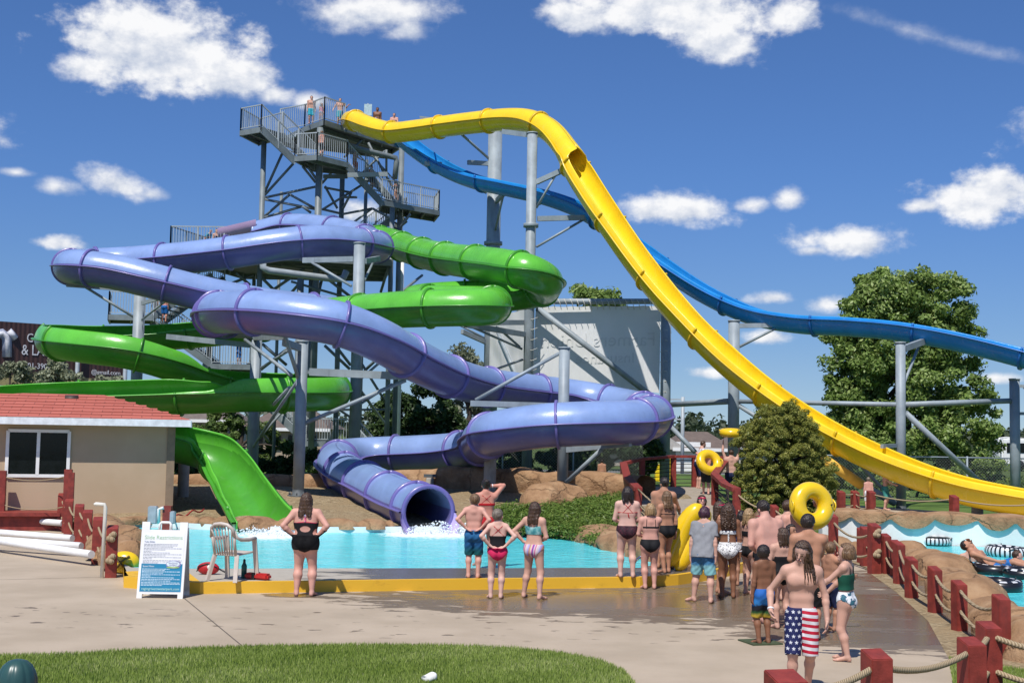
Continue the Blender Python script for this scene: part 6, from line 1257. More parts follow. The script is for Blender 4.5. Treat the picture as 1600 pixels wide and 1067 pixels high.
def person(label, x, yf, yh, z0, yaw, skin_m, hair=None, H=None, Y=None, fat=1.0, sex='f', arms=('down', 'down'), clothes=(), lean=0, side=0, twist=0, head=(0, 0, 0), feet=None, pelvis=None, kid=False, face=False, group=None, wet=False, loc=None, extra=None, straight=None):
    q = G(x, yf, z0) if Y is None else P(x, yf, Y)
    if loc is not None: q = Vector(loc)
    if Y is not None and z0 is not None: q.z = z0
    Yd = q.y; H = H or (yf - yh) * Yd / F_PX * 1.0; vox = min(.016, max(.0068, Yd * .00040)); h = H
    r = bpy.data.objects.new('person', None); COL.objects.link(r); r.location = q; r.rotation_euler = (0, 0, math.radians(yaw)); r.empty_display_size = .2; tag(r, label, 'person', group)
    f = sex == 'f'; hs = 1.17 if kid else 1.0
    shw = (.098 if f else .112) * (1 + (fat - 1) * .5); 
    if kid: shw *= .93
    pel = np.array(pelvis if pelvis else (0, 0, .525)) * h
    Rt = rotm(math.radians(twist), 0, 0); Rl = np.array(Matrix.Rotation(math.radians(lean), 3, 'X') @ Matrix.Rotation(math.radians(side), 3, 'Y')); 
    up = lambda v: pel + Rl @ (Rt @ (np.array(v) * h))       # offset from the pelvis carried by the spine
    hc = up((0, -.004, .405 + (.0 if not kid else -.008))); Rh = Rl @ Rt @ rotm(*[math.radians(a) for a in (head[0], head[1], head[2])])
    hd = lambda v: hc + Rh @ (np.array(v) * h * hs)
    sh = {s: up((s * shw, .005, .285)) for s in (1, -1)}; hipj = {s: pel + Rt @ (np.array((s * .05, 0, -.01)) * h) for s in (1, -1)}
    ft = feet or ((.062, 0, .042), (-.062, 0, .042)); ank = {1: np.array(ft[0][:3]) * h, -1: np.array(ft[1][:3]) * h}
    knee = {}
    for s in (1, -1):
        pole = ft[0 if s == 1 else 1][3] if len(ft[0 if s == 1 else 1]) > 3 else (s * .12, -1, .1); knee[s], ank[s] = ik(hipj[s], ank[s], .245 * h, .238 * h, pole)
    elb, wri, hdir = {}, {}, {}
    for s, am in ((1, arms[0]), (-1, arms[1])):
        if isinstance(am, str): tgt, pole, hdv = ARM[am]; 
        else: tgt, pole, hdv = am
        T = np.array((tgt[0] * s, tgt[1], tgt[2])) * h
        if am in ('head', 'chest', 'fold', 'hug', 'front', 'hip', 'hipback'): T = pel + Rl @ Rt @ (T - np.array((0, 0, .525)) * h)
        elb[s], wri[s] = ik(sh[s], T, .172 * h, .150 * h, np.array((pole[0] * s, pole[1], pole[2]))); v = np.array((hdv[0] * s, hdv[1], hdv[2])); hdir[s] = v / np.linalg.norm(v)
    pts = np.array([hc + (0, 0, .09 * h * hs), hc - (0, 0, .05 * h), pel - (0, 0, .1 * h)] + [d[s] for d in (sh, hipj, ank, knee, elb, wri) for s in (1, -1)] + [wri[s] + hdir[s] * .11 * h for s in (1, -1)] + [ank[s] + np.array((0, -.13 * h, -.04 * h)) for s in (1, -1)])
    mg = np.array((.13, .15, .12)) * h * max(1, fat); Fd = Field(pts.min(0) - mg, pts.max(0) + mg, vox); c = Fd.cone; e = Fd.ell; kk = .035 * h
    fw = 1 + (fat - 1) * .85
    # torso
    def bar(z, hl, rr, ys, y=0, k=kk): c(up((-hl, y, z)), up((hl, y, z)), rr * h, rr * h, k, ys)
    if f:
        bar(-.02, .044 * fw, .060 * fw, .92, .004); bar(.035, .040 * fw, .056 * fw, .88); bar(.10, .032 * fw, .050 * fw, .86); bar(.18, .040 * fw, .055 * fw, .86); bar(.245, .050, .050 * fw, .85, .003); bar(.283, .072, .030, 1.0, .006)
        if not kid: 
            for s in (1, -1): e(up((s * .038, -.043, .195)), np.array((.037, .034, .036)) * h * fw, .02 * h)
    else:
        bar(-.02, .042 * fw, .056 * fw, .92, .004); bar(.04, .042 * fw, .054 * fw, .88); bar(.11, .044 * fw, .053 * fw, .86); bar(.19, .056 * fw, .058 * fw, .82); bar(.25, .064, .050 * fw, .85, .003); bar(.285, .082, .032, 1.0, .006)
        for s in (1, -1): e(up((s * .045, -.036, .225)), np.array((.044, .020, .034)) * h, .035 * h)
    for s in (1, -1): e(pel + Rt @ (np.array((s * .042, .034, -.03)) * h), np.array((.046, .044 if f else .036, .050)) * h * (1 + (fat - 1) * .6), .025 * h)
    c(up((0, .012, .27)), hd((0, .010, -.03)), .040 * h, .034 * h * (1.05 if not f else .92), .028 * h)
    for s in (1, -1): c(up((0, .012, .33)), sh[s], .026 * h, .024 * h, .03 * h)
    # head and face
    e(hd((0, .006, .014)), np.array((.0455, .056, .052)) * h * hs, .01 * h, Rh); c(hd((0, -.014, -.02)), hd((0, -.036, -.050)), .036 * h * hs, .018 * h * hs, .02 * h); c(hd((0, -.052, .004)), hd((0, -.060, -.012)), .005 * h * hs, .0075 * h * hs, .006 * h)
    e(hd((0, -.051, -.033)), np.array((.014, .008, .006)) * h * hs, .008 * h, Rh)
    for s in (1, -1): e(hd((s * .046, .006, -.008)), np.array((.006, .013, .018)) * h * hs, .004 * h, Rh); e(hd((s * .018, -.056, .002)), np.array((.012, .008, .007)) * h * hs, .004, Rh, 'sub')
    lf = 1 + (fat - 1) * .75
    for s in (1, -1):
        c(hipj[s], knee[s], (.058 if f else .053) * h * lf, .035 * h * (1 + (fat - 1) * .5), .03 * h); mc = knee[s] * .68 + ank[s] * .32; d = ank[s] - knee[s]; d /= np.linalg.norm(d); bk = np.array((0, 1, 0)) - d * d[1]
        c(knee[s], mc + bk * .010 * h, .034 * h * (1 + (fat - 1) * .5), .036 * h * (1 + (fat - 1) * .6), .02 * h); c(mc + bk * .010 * h, ank[s], .035 * h * (1 + (fat - 1) * .6), .021 * h, .02 * h)
        fa = ft[0 if s == 1 else 1][4] if len(ft[0 if s == 1 else 1]) > 4 else s * 12
        fy = math.radians(fa); fd = np.array((math.sin(fy), -math.cos(fy), 0)); gz = ank[s][2] - .042 * h
        hl = ank[s] + np.array((0, 0, -.020 * h)) - fd * .012 * h; bl_ = ank[s] + fd * .085 * h; bl_[2] = gz + .014 * h; tp_ = ank[s] + fd * .118 * h; tp_[2] = gz + .010 * h
        c(ank[s], hl, .021 * h, .021 * h, .012 * h); c(ank[s] - (0, 0, .006 * h), bl_, .021 * h, .017 * h, .015 * h); sd = np.array((fd[1], -fd[0], 0)); c(bl_ + sd * .012 * h, tp_ + sd * .008 * h, .013 * h, .010 * h, .006 * h); c(bl_ - sd * .012 * h, tp_ - sd * .010 * h - fd * .012 * h, .013 * h, .0085 * h, .006 * h)
        # arms and hands
        aw = (.029 if f else .033) * h * (1 + (fat - 1) * .9) * (.86 if kid else 1); e(sh[s] + np.array((0, 0, -.008 * h)), np.array((1, 1, 1.15)) * aw * (1.12 if fat < 1.1 else 1.02), .02 * h); c(sh[s], elb[s], aw, .023 * h * (1 + (fat - 1) * .5), .02 * h); m_ = elb[s] * .75 + wri[s] * .25; c(elb[s], m_, .0225 * h, .0245 * h * (1 + (fat - 1) * .4), .012 * h); c(m_, wri[s], .0245 * h * (1 + (fat - 1) * .4), .0155 * h, .012 * h)
        D = hdir[s]; fa_ = wri[s] - elb[s]; fa_ /= np.linalg.norm(fa_); N_ = np.cross(D, np.array((0, 0, 1.0)) if abs(D[2]) < .8 else np.array((0, 1.0, 0))); N_ /= np.linalg.norm(N_); Sx = np.cross(N_, D); pc = wri[s] + D * .03 * h
        W_ = np.array((0, 1, 0)) - D * D[1] if abs(D[1]) < .8 else np.array((0, 0, 1.0)); W_ = W_ / np.linalg.norm(W_); N_ = np.cross(D, W_)
        if N_[0] * s > 0: N_ = -N_          # palm faces the body
        for w2 in (-.012, .012): c(wri[s] + W_ * w2 * .6 * h, wri[s] + D * .052 * h + W_ * w2 * h, .0125 * h, .0105 * h, .01 * h)
        for fi, (w2, ln) in enumerate(((.020, .036), (.007, .042), (-.006, .040), (-.019, .031))):
            k0 = wri[s] + D * .056 * h + W_ * w2 * h; k1 = k0 + (D * .85 + N_ * .25 + W_ * w2 * 3) * ln * .55 * h; k2 = k1 + (D * .55 + N_ * .7) * ln * .5 * h; c(k0, k1, .0062 * h, .0056 * h, .003 * h); c(k1, k2, .0056 * h, .0045 * h, .002 * h)
        tb = wri[s] + D * .018 * h - W_ * .016 * h; t1 = tb + (D * .6 - W_ * .75 + N_ * .2) * .026 * h; c(tb, t1, .0085 * h, .0068 * h, .006 * h); c(t1, t1 + (D * .9 - W_ * .2 + N_ * .2) * .022 * h, .0066 * h, .0052 * h, .002 * h)
    if z0 is not None and pelvis is None:
        sl, (X, Y_, Z) = Fd.sub(Fd.lo, (Fd.ax[0][-1], Fd.ax[1][-1], .06)); Fd.a[sl] = np.maximum(Fd.a[sl], (.002 - Z).astype(np.float32))
    V, Fc = surface_nets(Fd.a, Fd.lo, vox); body = raw_mesh('body', V, Fc, skin_m, r)
    A = Fd.a; lo = Fd.lo
    def emit(nm, arr, sl, m_, par=None): 
        res = surface_nets(arr, lo + vox * np.array([q_.start for q_ in sl]), vox)
        if res: return raw_mesh(nm, res[0], res[1], m_, par or r)
    zrel = lambda z: pel[2] + (z - .525) * h
    RLi = np.linalg.inv(Rl @ Rt)
    def local(X, Y_, Z):      # coordinates carried by the spine, in body heights
        dx, dy, dz = X - pel[0], Y_ - pel[1], Z - pel[2]; o = [RLi[i][0] * dx + RLi[i][1] * dy + RLi[i][2] * dz for i in range(3)]; return o[0] / h, o[1] / h, o[2] / h + .525
    box = lambda z0_, z1_, w=.22: Fd.sub(np.array((-w * 1.3, -.3, 0)) * h + (pel[0], pel[1], zrel(z0_) - .12 * h), np.array((w * 1.3, .3, 0)) * h + (pel[0], pel[1], zrel(z1_) + .12 * h))
    def ysurf(xx, zz, back=True):   # skin surface depth at (x,z)
        i = int(round((xx - lo[0]) / vox)); k = int(round((zz - lo[2]) / vox)); i = min(max(i, 0), A.shape[0] - 1); k = min(max(k, 0), A.shape[2] - 1); col = np.where(A[i, :, k] < 0)[0]
        if len(col) == 0: return None
        return lo[1] + vox * (col[-1] if back else col[0])
    for cl in clothes:
        kind, m_ = cl[0], cl[1]; o_ = cl[2] if len(cl) > 2 else {}
        if kind == 'brief':      # high leg line
            sl, (X, Y_, Z) = box(.42, .60); x_, y_, z_ = local(X, Y_, Z); zt = o_.get('top', .562); zc = o_.get('crotch', .452); k_ = o_.get('slope', .62); leg = (zc + np.abs(x_) * k_ + np.maximum(0, np.abs(x_) - .05) * .55 - np.where(y_ > 0, o_.get('seat', .022), 0)) - z_
            reg = np.maximum(np.maximum(z_ - zt, leg) * h, (np.abs(x_) - .2) * h); near = np.sqrt((X - pel[0]) ** 2 + (Y_ - pel[1]) ** 2) - .155 * h * fat; a = np.maximum(np.maximum(A[sl] - .006, reg), near); emit('swim_bottoms', a.astype(np.float32), sl, m_)
        elif kind in ('band', 'tank'):
            z0_, z1_ = o_.get('z', (.685, .745)); sl, (X, Y_, Z) = box(z0_, z1_); x_, y_, z_ = local(X, Y_, Z); scoop = o_.get('scoop', 0); reg = np.maximum(z_ - z1_ - np.where(y_ < 0, o_.get('front', .02), 0) + scoop * np.maximum(0, 1 - np.abs(x_) / .07) , z0_ - z_) * h
            arm = np.full(A[sl].shape, -1.0)
            for s in (1, -1):    # keep sleeves out: drop whatever belongs to the arms
                a_, b_ = sh[s], elb[s]; ba = b_ - a_; L = (ba ** 2).sum(); hh = np.clip(((X - a_[0]) * ba[0] + (Y_ - a_[1]) * ba[1] + (Z - a_[2]) * ba[2]) / L, 0, 1); d_ = np.sqrt((X - a_[0] - hh * ba[0]) ** 2 + (Y_ - a_[1] - hh * ba[1]) ** 2 + (Z - a_[2] - hh * ba[2]) ** 2); arm = np.maximum(arm, (.036 * (1 + (fat - 1) * .9)) * h + o_.get('off', .006) - .004 - d_)
                a_, b_ = elb[s], wri[s] + hdir[s] * .1 * h; ba = b_ - a_; L = (ba ** 2).sum(); hh = np.clip(((X - a_[0]) * ba[0] + (Y_ - a_[1]) * ba[1] + (Z - a_[2]) * ba[2]) / L, 0, 1); d_ = np.sqrt((X - a_[0] - hh * ba[0]) ** 2 + (Y_ - a_[1] - hh * ba[1]) ** 2 + (Z - a_[2] - hh * ba[2]) ** 2); arm = np.maximum(arm, .032 * h + o_.get('off', .006) - d_)
            a = np.maximum(np.maximum(A[sl] - o_.get('off', .006), reg), arm)
            if 'hole' in o_: zc, rx, rz_ = o_['hole']; a = np.maximum(a, np.where(y_ > 0, (1 - np.sqrt((x_ / rx) ** 2 + ((z_ - zc) / rz_) ** 2)) * .03 * h, -1))
            emit('swim_top' if kind == 'band' else o_.get('name', 'swimsuit'), a.astype(np.float32), sl, m_)
        elif kind in ('trunks', 'tee', 'longsleeve'):
            G2 = Field(pts.min(0) - mg, pts.max(0) + mg, vox)
            if kind == 'trunks':
                fr_ = o_.get('len', .8); b = 1.0 + .12 * o_.get('loose', 1)
                for z_, hl, rr in ((-.02, .045, .062), (.03, .044, .058)): G2.cone(up((-hl * fw, .003, z_)), up((hl * fw, .003, z_)), rr * fw * h * 1.02 + .008, rr * fw * h * 1.02 + .008, .03 * h, .96)
                for s in (1, -1): G2.ell(pel + Rt @ (np.array((s * .042, .030, -.03)) * h), np.array((.052, .046, .055)) * h * (1 + (fat - 1) * .6), .025 * h); G2.cone(hipj[s], knee[s] * 1.1 - hipj[s] * .1, .060 * lf * b * h, .050 * b * h * (1 + (fat - 1) * .5), .02 * h)
                sl, (X, Y_, Z) = G2.sub(G2.lo, (G2.ax[0][-1], G2.ax[1][-1], G2.ax[2][-1])); zt = o_.get('top', .555); xl_, yl_, zl_ = local(X, Y_, Z); reg = (zl_ - zt) * h + 0 * X
                cutp = None
                for s in (1, -1):
                    d_ = knee[s] - hipj[s]; L = np.linalg.norm(d_); d_ /= L; pr = (X - hipj[s][0]) * d_[0] + (Y_ - hipj[s][1]) * d_[1] + (Z - hipj[s][2]) * d_[2] - fr_ * L; sidem = np.where((X - pel[0]) * s > 0, pr, -9); cutp = sidem if cutp is None else np.maximum(cutp, sidem)
                wr = .004 * np.sin(X * 60 + Z * 22) * np.sin(Z * 34 + Y_ * 40); a = np.maximum(np.maximum(G2.a + wr, reg), cutp); emit('swim_trunks', a.astype(np.float32), sl, m_)
            else:
                for z_, hl, rr in ((-.07, .050, .074), (-.02, .050, .072), (.04, .049, .066), (.12, .050, .062), (.20, .056, .060), (.26, .060, .052)): G2.cone(up((-hl * fw, .003, z_)), up((hl * fw, .003, z_)), rr * h * fw, rr * h * fw, .035 * h, .95)
                G2.cone(up((-.085, .008, .285)), up((.085, .008, .285)), .037 * h, .037 * h, .03 * h)
                for s in (1, -1):
                    c2 = sh[s] + (elb[s] - sh[s]) * (.72 if kind == 'tee' else 1.0); G2.cone(sh[s], c2, .041 * h, .040 * h if kind == 'tee' else .032 * h, .02 * h)
                    if kind == 'longsleeve': G2.cone(elb[s], wri[s], .032 * h, .022 * h, .015 * h)
                sl, (X, Y_, Z) = G2.sub(G2.lo, (G2.ax[0][-1], G2.ax[1][-1], G2.ax[2][-1])); xl_, yl_, zl_ = local(X, Y_, Z); reg = (o_.get('hem', .47) - zl_) * h; cutp = np.full(G2.a.shape, -9.0)
                if kind == 'tee':
                    for s in (1, -1):
                        d_ = elb[s] - sh[s]; L = np.linalg.norm(d_); d_ /= L; pr = (X - sh[s][0]) * d_[0] + (Y_ - sh[s][1]) * d_[1] + (Z - sh[s][2]) * d_[2] - .70 * L; cutp = np.maximum(cutp, np.where((xl_ * s > .122) & (zl_ > .45), pr, -9))
                nk = up((0, .01, .34)); nd = .045 * h - np.sqrt((X - nk[0]) ** 2 + (Y_ - nk[1]) ** 2 + (Z - nk[2]) ** 2); wr = .005 * np.sin(X * 38 + Z * 20) * np.sin(Z * 26 + Y_ * 30)
                a = np.maximum(np.maximum(np.maximum(G2.a + wr, reg), cutp), nd); emit('shirt', a.astype(np.float32), sl, m_)
        elif kind == 'straps':
            for poly in o_['lines']:
                pt = []
                for (x_, z_) in poly:
                    w_ = up((x_, 0, z_ - .525)); yy = ysurf(w_[0], w_[2], o_.get('back', True)); 
                    if yy is not None: pt.append(Vector((w_[0], yy + (.004 if o_.get('back', True) else -.004), w_[2])))
                if len(pt) > 1:
                    mb = MB(); pr = [pt[0]]
                    for a_, b_ in zip(pt[:-1], pt[1:]):
                        for u in (.25, .5, .75, 1):
                            q_ = a_.lerp(b_, u); yy = ysurf(q_.x, q_.z, o_.get('back', True)); q_.y = (yy + (.004 if o_.get('back', True) else -.004)) if yy is not None else q_.y; pr.append(q_)
                    mb.tube(pr, o_.get('w', .007), 6); me = bpy.data.meshes.new('strap'); me.from_pydata(mb.v, [], mb.f); me.polygons.foreach_set('use_smooth', mb.sm); o2 = bpy.data.objects.new('strap', me); COL.objects.link(o2); me.materials.append(m_); o2.parent = r
        elif kind == 'wristband':
            s = o_.get('s', 1); a_ = wri[s]; d_ = (elb[s] - wri[s]) / np.linalg.norm(elb[s] - wri[s]); mb = MB(); mb.tube([Vector(a_ + d_ * .012 * h), Vector(a_ + d_ * .022 * h)], .0215 * h, 12); me = bpy.data.meshes.new('wristband'); me.from_pydata(mb.v, [], mb.f); o2 = bpy.data.objects.new('wristband', me); COL.objects.link(o2); me.materials.append(m_); o2.parent = r
        elif kind == 'goggles':
            mb = MB(); mb.tube([Vector(hd((.048 * math.sin(a_), -.001 - .054 * math.cos(a_) + .004, .034))) for a_ in np.linspace(-3, 3, 22)], .008 * h, 6)
            for s in (1, -1): mb.sphere(Vector(hd((s * .019, -.052, .036))), .013 * h, 8, 6)
            me = bpy.data.meshes.new('goggles'); me.from_pydata(mb.v, [], mb.f); o2 = bpy.data.objects.new('goggles', me); COL.objects.link(o2); me.materials.append(m_); o2.parent = r
        elif kind == 'cap':
            mb = MB(); hm = Matrix(Rh.tolist())
            b0 = len(mb.v); mb.sphere((0, 0, 0), 1, 16, 10); 
            for i in range(b0, len(mb.v)): v = mb.v[i]; mb.v[i] = Vector(hd((v.x * .054, v.y * .064 + .004, max(v.z, -.1) * .058 + .026)))
            b0 = len(mb.v); mb.sphere((0, 0, 0), 1, 12, 6)
            for i in range(b0, len(mb.v)): v = mb.v[i]; mb.v[i] = Vector(hd((v.x * .05, v.y * .045 - .06, v.z * .006 + .026)))
            me = bpy.data.meshes.new('hat'); me.from_pydata(mb.v, [], mb.f); me.polygons.foreach_set('use_smooth', mb.sm); o2 = bpy.data.objects.new('hat', me); COL.objects.link(o2); me.materials.append(m_); o2.parent = r
    # hair
    if hair:
        style, hm_ = hair[0], hair[1]; ln = hair[2] if len(hair) > 2 else .2; v2 = max(vox * .8, .006); ext = np.array((.13, .15, .13)) * h; ln2 = max(ln, hair[3] if len(hair) > 3 else 0); G2 = Field(hc - ext - (0, .03 * h, ln2 * h + .05 * h), hc + ext, v2)
        grow = {'short': .008, 'long': .010, 'curly': .022, 'shaved': .0025, 'pony': .008, 'bun': .008, 'mop': .014, 'thick': .013}[style]
        def cut(dx, dy, dz):  # face opening, in head axes
            fx = dx / (h * hs); fy = dy / (h * hs); fz = dz / (h * hs); line = np.where(fy < -.018, .030 + (fy + .018) * -.25, np.where(fy < .012, -.012, -.050)); return (line - fz) * h * hs
        G2.ell(hd((0, .008, .016)), np.array((.0455 + grow, .056 + grow, .053 + grow)) * h * hs, .005, Rh, noise=.0035 if style != 'shaved' else 0, cut=cut)
        if style in ('long', 'curly', 'mop'):
            ns = 11 if style != 'mop' else 9; rs_ = np.random.default_rng(int(abs(x * 7 + yf)))
            span = 1.75 if style != 'mop' else 2.3
            for i in range(ns):
                a_ = -span + 2 * span * i / (ns - 1); jit = rs_.uniform(-.006, .006); x0_, y0_ = .047 * math.sin(a_), .010 + .052 * math.cos(a_)
                p0_ = hd((x0_, y0_, .004)); l_ = ln * rs_.uniform(.86, 1.08); wid_ = 1.0 if style == 'long' else 1.35
                prev = p0_; nseg = 4
                for k_ in range(1, nseg + 1):
                    u = k_ / nseg; z_ = p0_[2] - l_ * h * u; bx_ = hc[0] + (p0_[0] - hc[0]) * (1 + .10 * u) * (1.15 if style == 'curly' else 1) + jit * h * u * 2; yy = None
                    by = hc[1] + (p0_[1] - hc[1]) * (1 + .1 * u)
                    if z_ < hc[2] - .05 * h:
                        bk_ = math.cos(a_) > -.35; yy = ysurf(bx_, z_, bk_)
                        if yy is not None: by = max(by, yy + .012 * h) if bk_ else min(by, yy - .012 * h)
                    cur = np.array((bx_, by, z_)); r0 = (.0175 if style == 'long' else .022) * h * wid_; G2.cone(prev, cur, r0 * (1 - .12 * (k_ - 1)), r0 * (1 - .12 * k_), .012 * h); prev = cur
            if len(hair) > 3:      # locks falling over one shoulder to the chest
                for x0_, dx_ in ((.040, .008), (.046, .020), (.050, .036), (.034, -.004), (.044, .028), (.028, -.016)):
                    prev = hd((x0_, -.018, .012))
                    for k_ in range(1, 5):
                        u = k_ / 4; z_ = hc[2] + .01 * h - hair[3] * h * u; xx_ = hc[0] + (x0_ + dx_ * u) * h + .006 * h * math.sin(u * 5 + x0_ * 90); yy = ysurf(xx_, z_, False); by = prev[1] if yy is None else min(yy - .010 * h, prev[1] + .02 * h)
                        cur = np.array((xx_, by, z_)); G2.cone(prev, cur, .0098 * h * (1 - .18 * (k_ - 1)), .0098 * h * (1 - .18 * k_), .004 * h); prev = cur
            if style == 'curly':
                sl, (X, Y_, Z) = G2.sub(G2.lo, (G2.ax[0][-1], G2.ax[1][-1], G2.ax[2][-1])); G2.a[sl] += (.009 * np.sin(X * 95 + 2 * np.sin(Z * 50)) * np.sin(Z * 105) * np.sin(Y_ * 95)).astype(np.float32)
            else:
                sl, (X, Y_, Z) = G2.sub(G2.lo, (G2.ax[0][-1], G2.ax[1][-1], G2.ax[2][-1])); G2.a[sl] += (.0035 * np.sin(X * 260 + 4 * np.sin(Z * 17)) * np.sin(Y_ * 240 + 3 * np.sin(Z * 15))).astype(np.float32)
        if style == 'pony': G2.cone(hd((0, .062, .03)), hd((0, .085, -.02)), .022 * h, .02 * h, .01); G2.cone(hd((0, .085, -.02)), hd((0, .08, -.02 - ln)), .02 * h, .008 * h, .01)
        if style == 'bun': G2.ell(hd((0, .062, .045)), np.array((.030, .028, .030)) * h * hs, .01, noise=.003)
        res = surface_nets(G2.a, G2.lo, v2)
        if res: raw_mesh('hair', res[0], res[1], hm_, r)
    if face:
        ES = mat('eye_dark', (.02, .014, .012), .2); LP = mat('lip', (.36, .12, .10), .4)
        for s in (1, -1):
            mb = MB(); mb.sphere((0, 0, 0), 1, 10, 6)
            for i, v in enumerate(mb.v): mb.v[i] = Vector(hd((s * .018 + v.x * .0068, -.0495 + v.y * .005, .003 + v.z * .0034)))
            me = bpy.data.meshes.new('eye'); me.from_pydata(mb.v, [], mb.f); o2 = bpy.data.objects.new('eye', me); COL.objects.link(o2); me.materials.append(ES); o2.parent = r
            mb = MB(); mb.tube([Vector(hd((s * .008, -.0545, .015))), Vector(hd((s * .018, -.054, .0175))), Vector(hd((s * .029, -.047, .014)))], .0022 * h, 5); me = bpy.data.meshes.new('eyebrow'); me.from_pydata(mb.v, [], mb.f); o2 = bpy.data.objects.new('eyebrow', me); COL.objects.link(o2); me.materials.append(hair[1] if hair else ES); o2.parent = r
        mb = MB(); mb.sphere((0, 0, 0), 1, 10, 6)
        for i, v in enumerate(mb.v): mb.v[i] = Vector(hd((v.x * .015, -.0555 + v.y * .004 + abs(v.x) * .003, -.033 + v.z * .0045)))
        me = bpy.data.meshes.new('mouth'); me.from_pydata(mb.v, [], mb.f); o2 = bpy.data.objects.new('mouth', me); COL.objects.link(o2); me.materials.append(LP); o2.parent = r
    NP[0] += 1; return r, dict(hd=hd, up=up, wri=wri, H=h, pel=pel)

def ring(label, c, R_, r_, rot, kind='yellow', group=None):
    o = thing('swim_ring', label, 'swim ring', c, group); M = Matrix.Rotation(rot[0], 3, 'Z') @ Matrix.Rotation(rot[1], 3, 'X'); V = []; n, k = 64, 20
    for i in range(n):
        a = 2 * math.pi * i / n; pk = 1 - .02 * abs(math.sin(a * 16))
        for j in range(k):
            b = 2 * math.pi * j / k; rr_ = r_ * (pk if math.cos(b) < .2 else 1); V.append(tuple(Vector(c) + M @ Vector(((R_ + rr_ * math.cos(b)) * math.cos(a), (R_ + rr_ * math.cos(b)) * math.sin(a), rr_ * math.sin(b)))))
    F = [(i * k + j, ((i + 1) % n) * k + j, ((i + 1) % n) * k + (j + 1) % k, i * k + (j + 1) % k) for i in range(n) for j in range(k)]
    np_mesh('inflated_tube', V, F, MC['vinyl_yellow'] if kind == 'yellow' else M_TYRE, o, smooth=True)
    vp = Vector(c) + M @ Vector((R_ + r_ * .2, 0, r_ * .98)); MB().tube([vp, vp + M @ Vector((0, 0, .03))], .012, 8).build('valve', BLACK, o)
    for s in (0, math.pi):
        pts = [Vector(c) + M @ Vector(((R_ + r_ * 1.02) * math.cos(s + d) * .98, (R_ + r_ * 1.02) * math.sin(s + d) * .98, r_ * .35 + .05 * math.sin((d + .25) / .5 * math.pi))) for d in np.linspace(-.25, .25, 7)]; MB().tube(pts, .014, 6).build('handle', BLACK if kind != 'yellow' else MC['vinyl_yellow'], o)
    return o
m, t = new_mat('tyre_print'); p = t.obj(); X, Yc, Z = t.xyz(p); an = t.math('FRACT', t.math('MULTIPLY', t.math('ARCTAN2', Yc, X), 28 / (2 * math.pi))); rad = t.math('SQRT', t.math('ADD', t.math('MULTIPLY', X, X), t.math('MULTIPLY', Yc, Yc)))
blk = t.math('MULTIPLY', t.math('LESS_THAN', t.math('ABSOLUTE', t.math('SUBTRACT', an, .5)), .3), t.math('GREATER_THAN', rad, .41)); an2 = t.math('FRACT', t.math('MULTIPLY', t.math('ARCTAN2', Yc, X), 9 / (2 * math.pi))); blk2 = t.math('MULTIPLY', t.math('LESS_THAN', t.math('ABSOLUTE', t.math('SUBTRACT', an2, .5)), .27), t.math('MULTIPLY', t.math('GREATER_THAN', rad, .25), t.math('LESS_THAN', rad, .33)))
t.bsdf(t.mix(t.math('MAXIMUM', blk, blk2), (.012, .012, .014), (.62, .62, .62)), .3); M_TYRE = m
BLK = cloth_mat('black', (.010, .010, .012)); DKG = cloth_mat('charcoal', (.03, .03, .036)); REDC = cloth_mat('red', (.42, .015, .02)); PINKC = cloth_mat('hot_pink', (.55, .02, .09)); TEALC = pattern('teal_wave', blotch([(.35, (.05, .22, .25)), (.5, (.12, .36, .36)), (.65, (.3, .5, .5))], 14)); GRN = cloth_mat('bottle_green', (.008, .075, .045)); WHT = cloth_mat('white', (.70, .70, .72)); GREYT = cloth_mat('grey_marl', (.235, .24, .255)); NAVY = cloth_mat('navy', (.012, .018, .06)); BLUEC = cloth_mat('blue', (.02, .14, .42)); CYANC = cloth_mat('cyan', (.03, .32, .42)); ORG = cloth_mat('orange', (.55, .12, .03)); PKP = pattern('pink_print', blotch([(.4, (.6, .06, .2)), (.5, (.62, .35, .4)), (.6, (.1, .3, .5))], 12))
LEOP = pattern('white_leopard', spots((.72, .72, .72), (.02, .02, .025), 42, .30)); SPECK = pattern('dark_speckle', spots((.03, .012, .018), (.42, .06, .12), 70, .16)); LEAF = pattern('white_leaf', blotch([(.42, (.70, .72, .74)), (.50, (.72, .74, .76)), (.53, (.03, .10, .16)), (.62, (.05, .16, .2))], 11)); MULTI = pattern('multi_stripe', multistripe)
BOYG = pattern('blue_green_fade', gradient_z([(.0, (.008, .10, .085)), (.45, (.01, .10, .12)), (.8, (.015, .10, .26)), (1, (.02, .12, .28))], .30, .62)); OMBRE = pattern('blue_aqua_fade', gradient_z([(0, (.25, .55, .55)), (.38, (.25, .52, .55)), (.48, (.06, .20, .36)), (1, (.02, .07, .18))], .40, .82)); FLORAL = pattern('floral_trunks', gradient_z([(0, (.02, .02, .02)), (.15, (.45, .30, .03)), (.3, (.03, .10, .03)), (.42, (.01, .01, .012)), (.55, (.01, .012, .02)), (.65, (.03, .2, .5)), (1, (.02, .12, .42))], .30, .62)); FLAG = pattern('stars_and_stripes', flag); RAINB = pattern('rainbow_suit', gradient_z([(0, (.55, .1, .25)), (.3, (.6, .45, .5)), (.5, (.6, .12, .15)), (.72, (.55, .25, .5)), (.85, (.05, .35, .6)), (1, (.6, .05, .25))], .55, 1.25)); TEALB = pattern('teal_trunks', blotch([(.4, (.02, .14, .14)), (.6, (.05, .25, .22))], 9))
DKP = cloth_mat('dark_print', (.02, .024, .04)); PLUM = cloth_mat('plum', (.06, .01, .04))
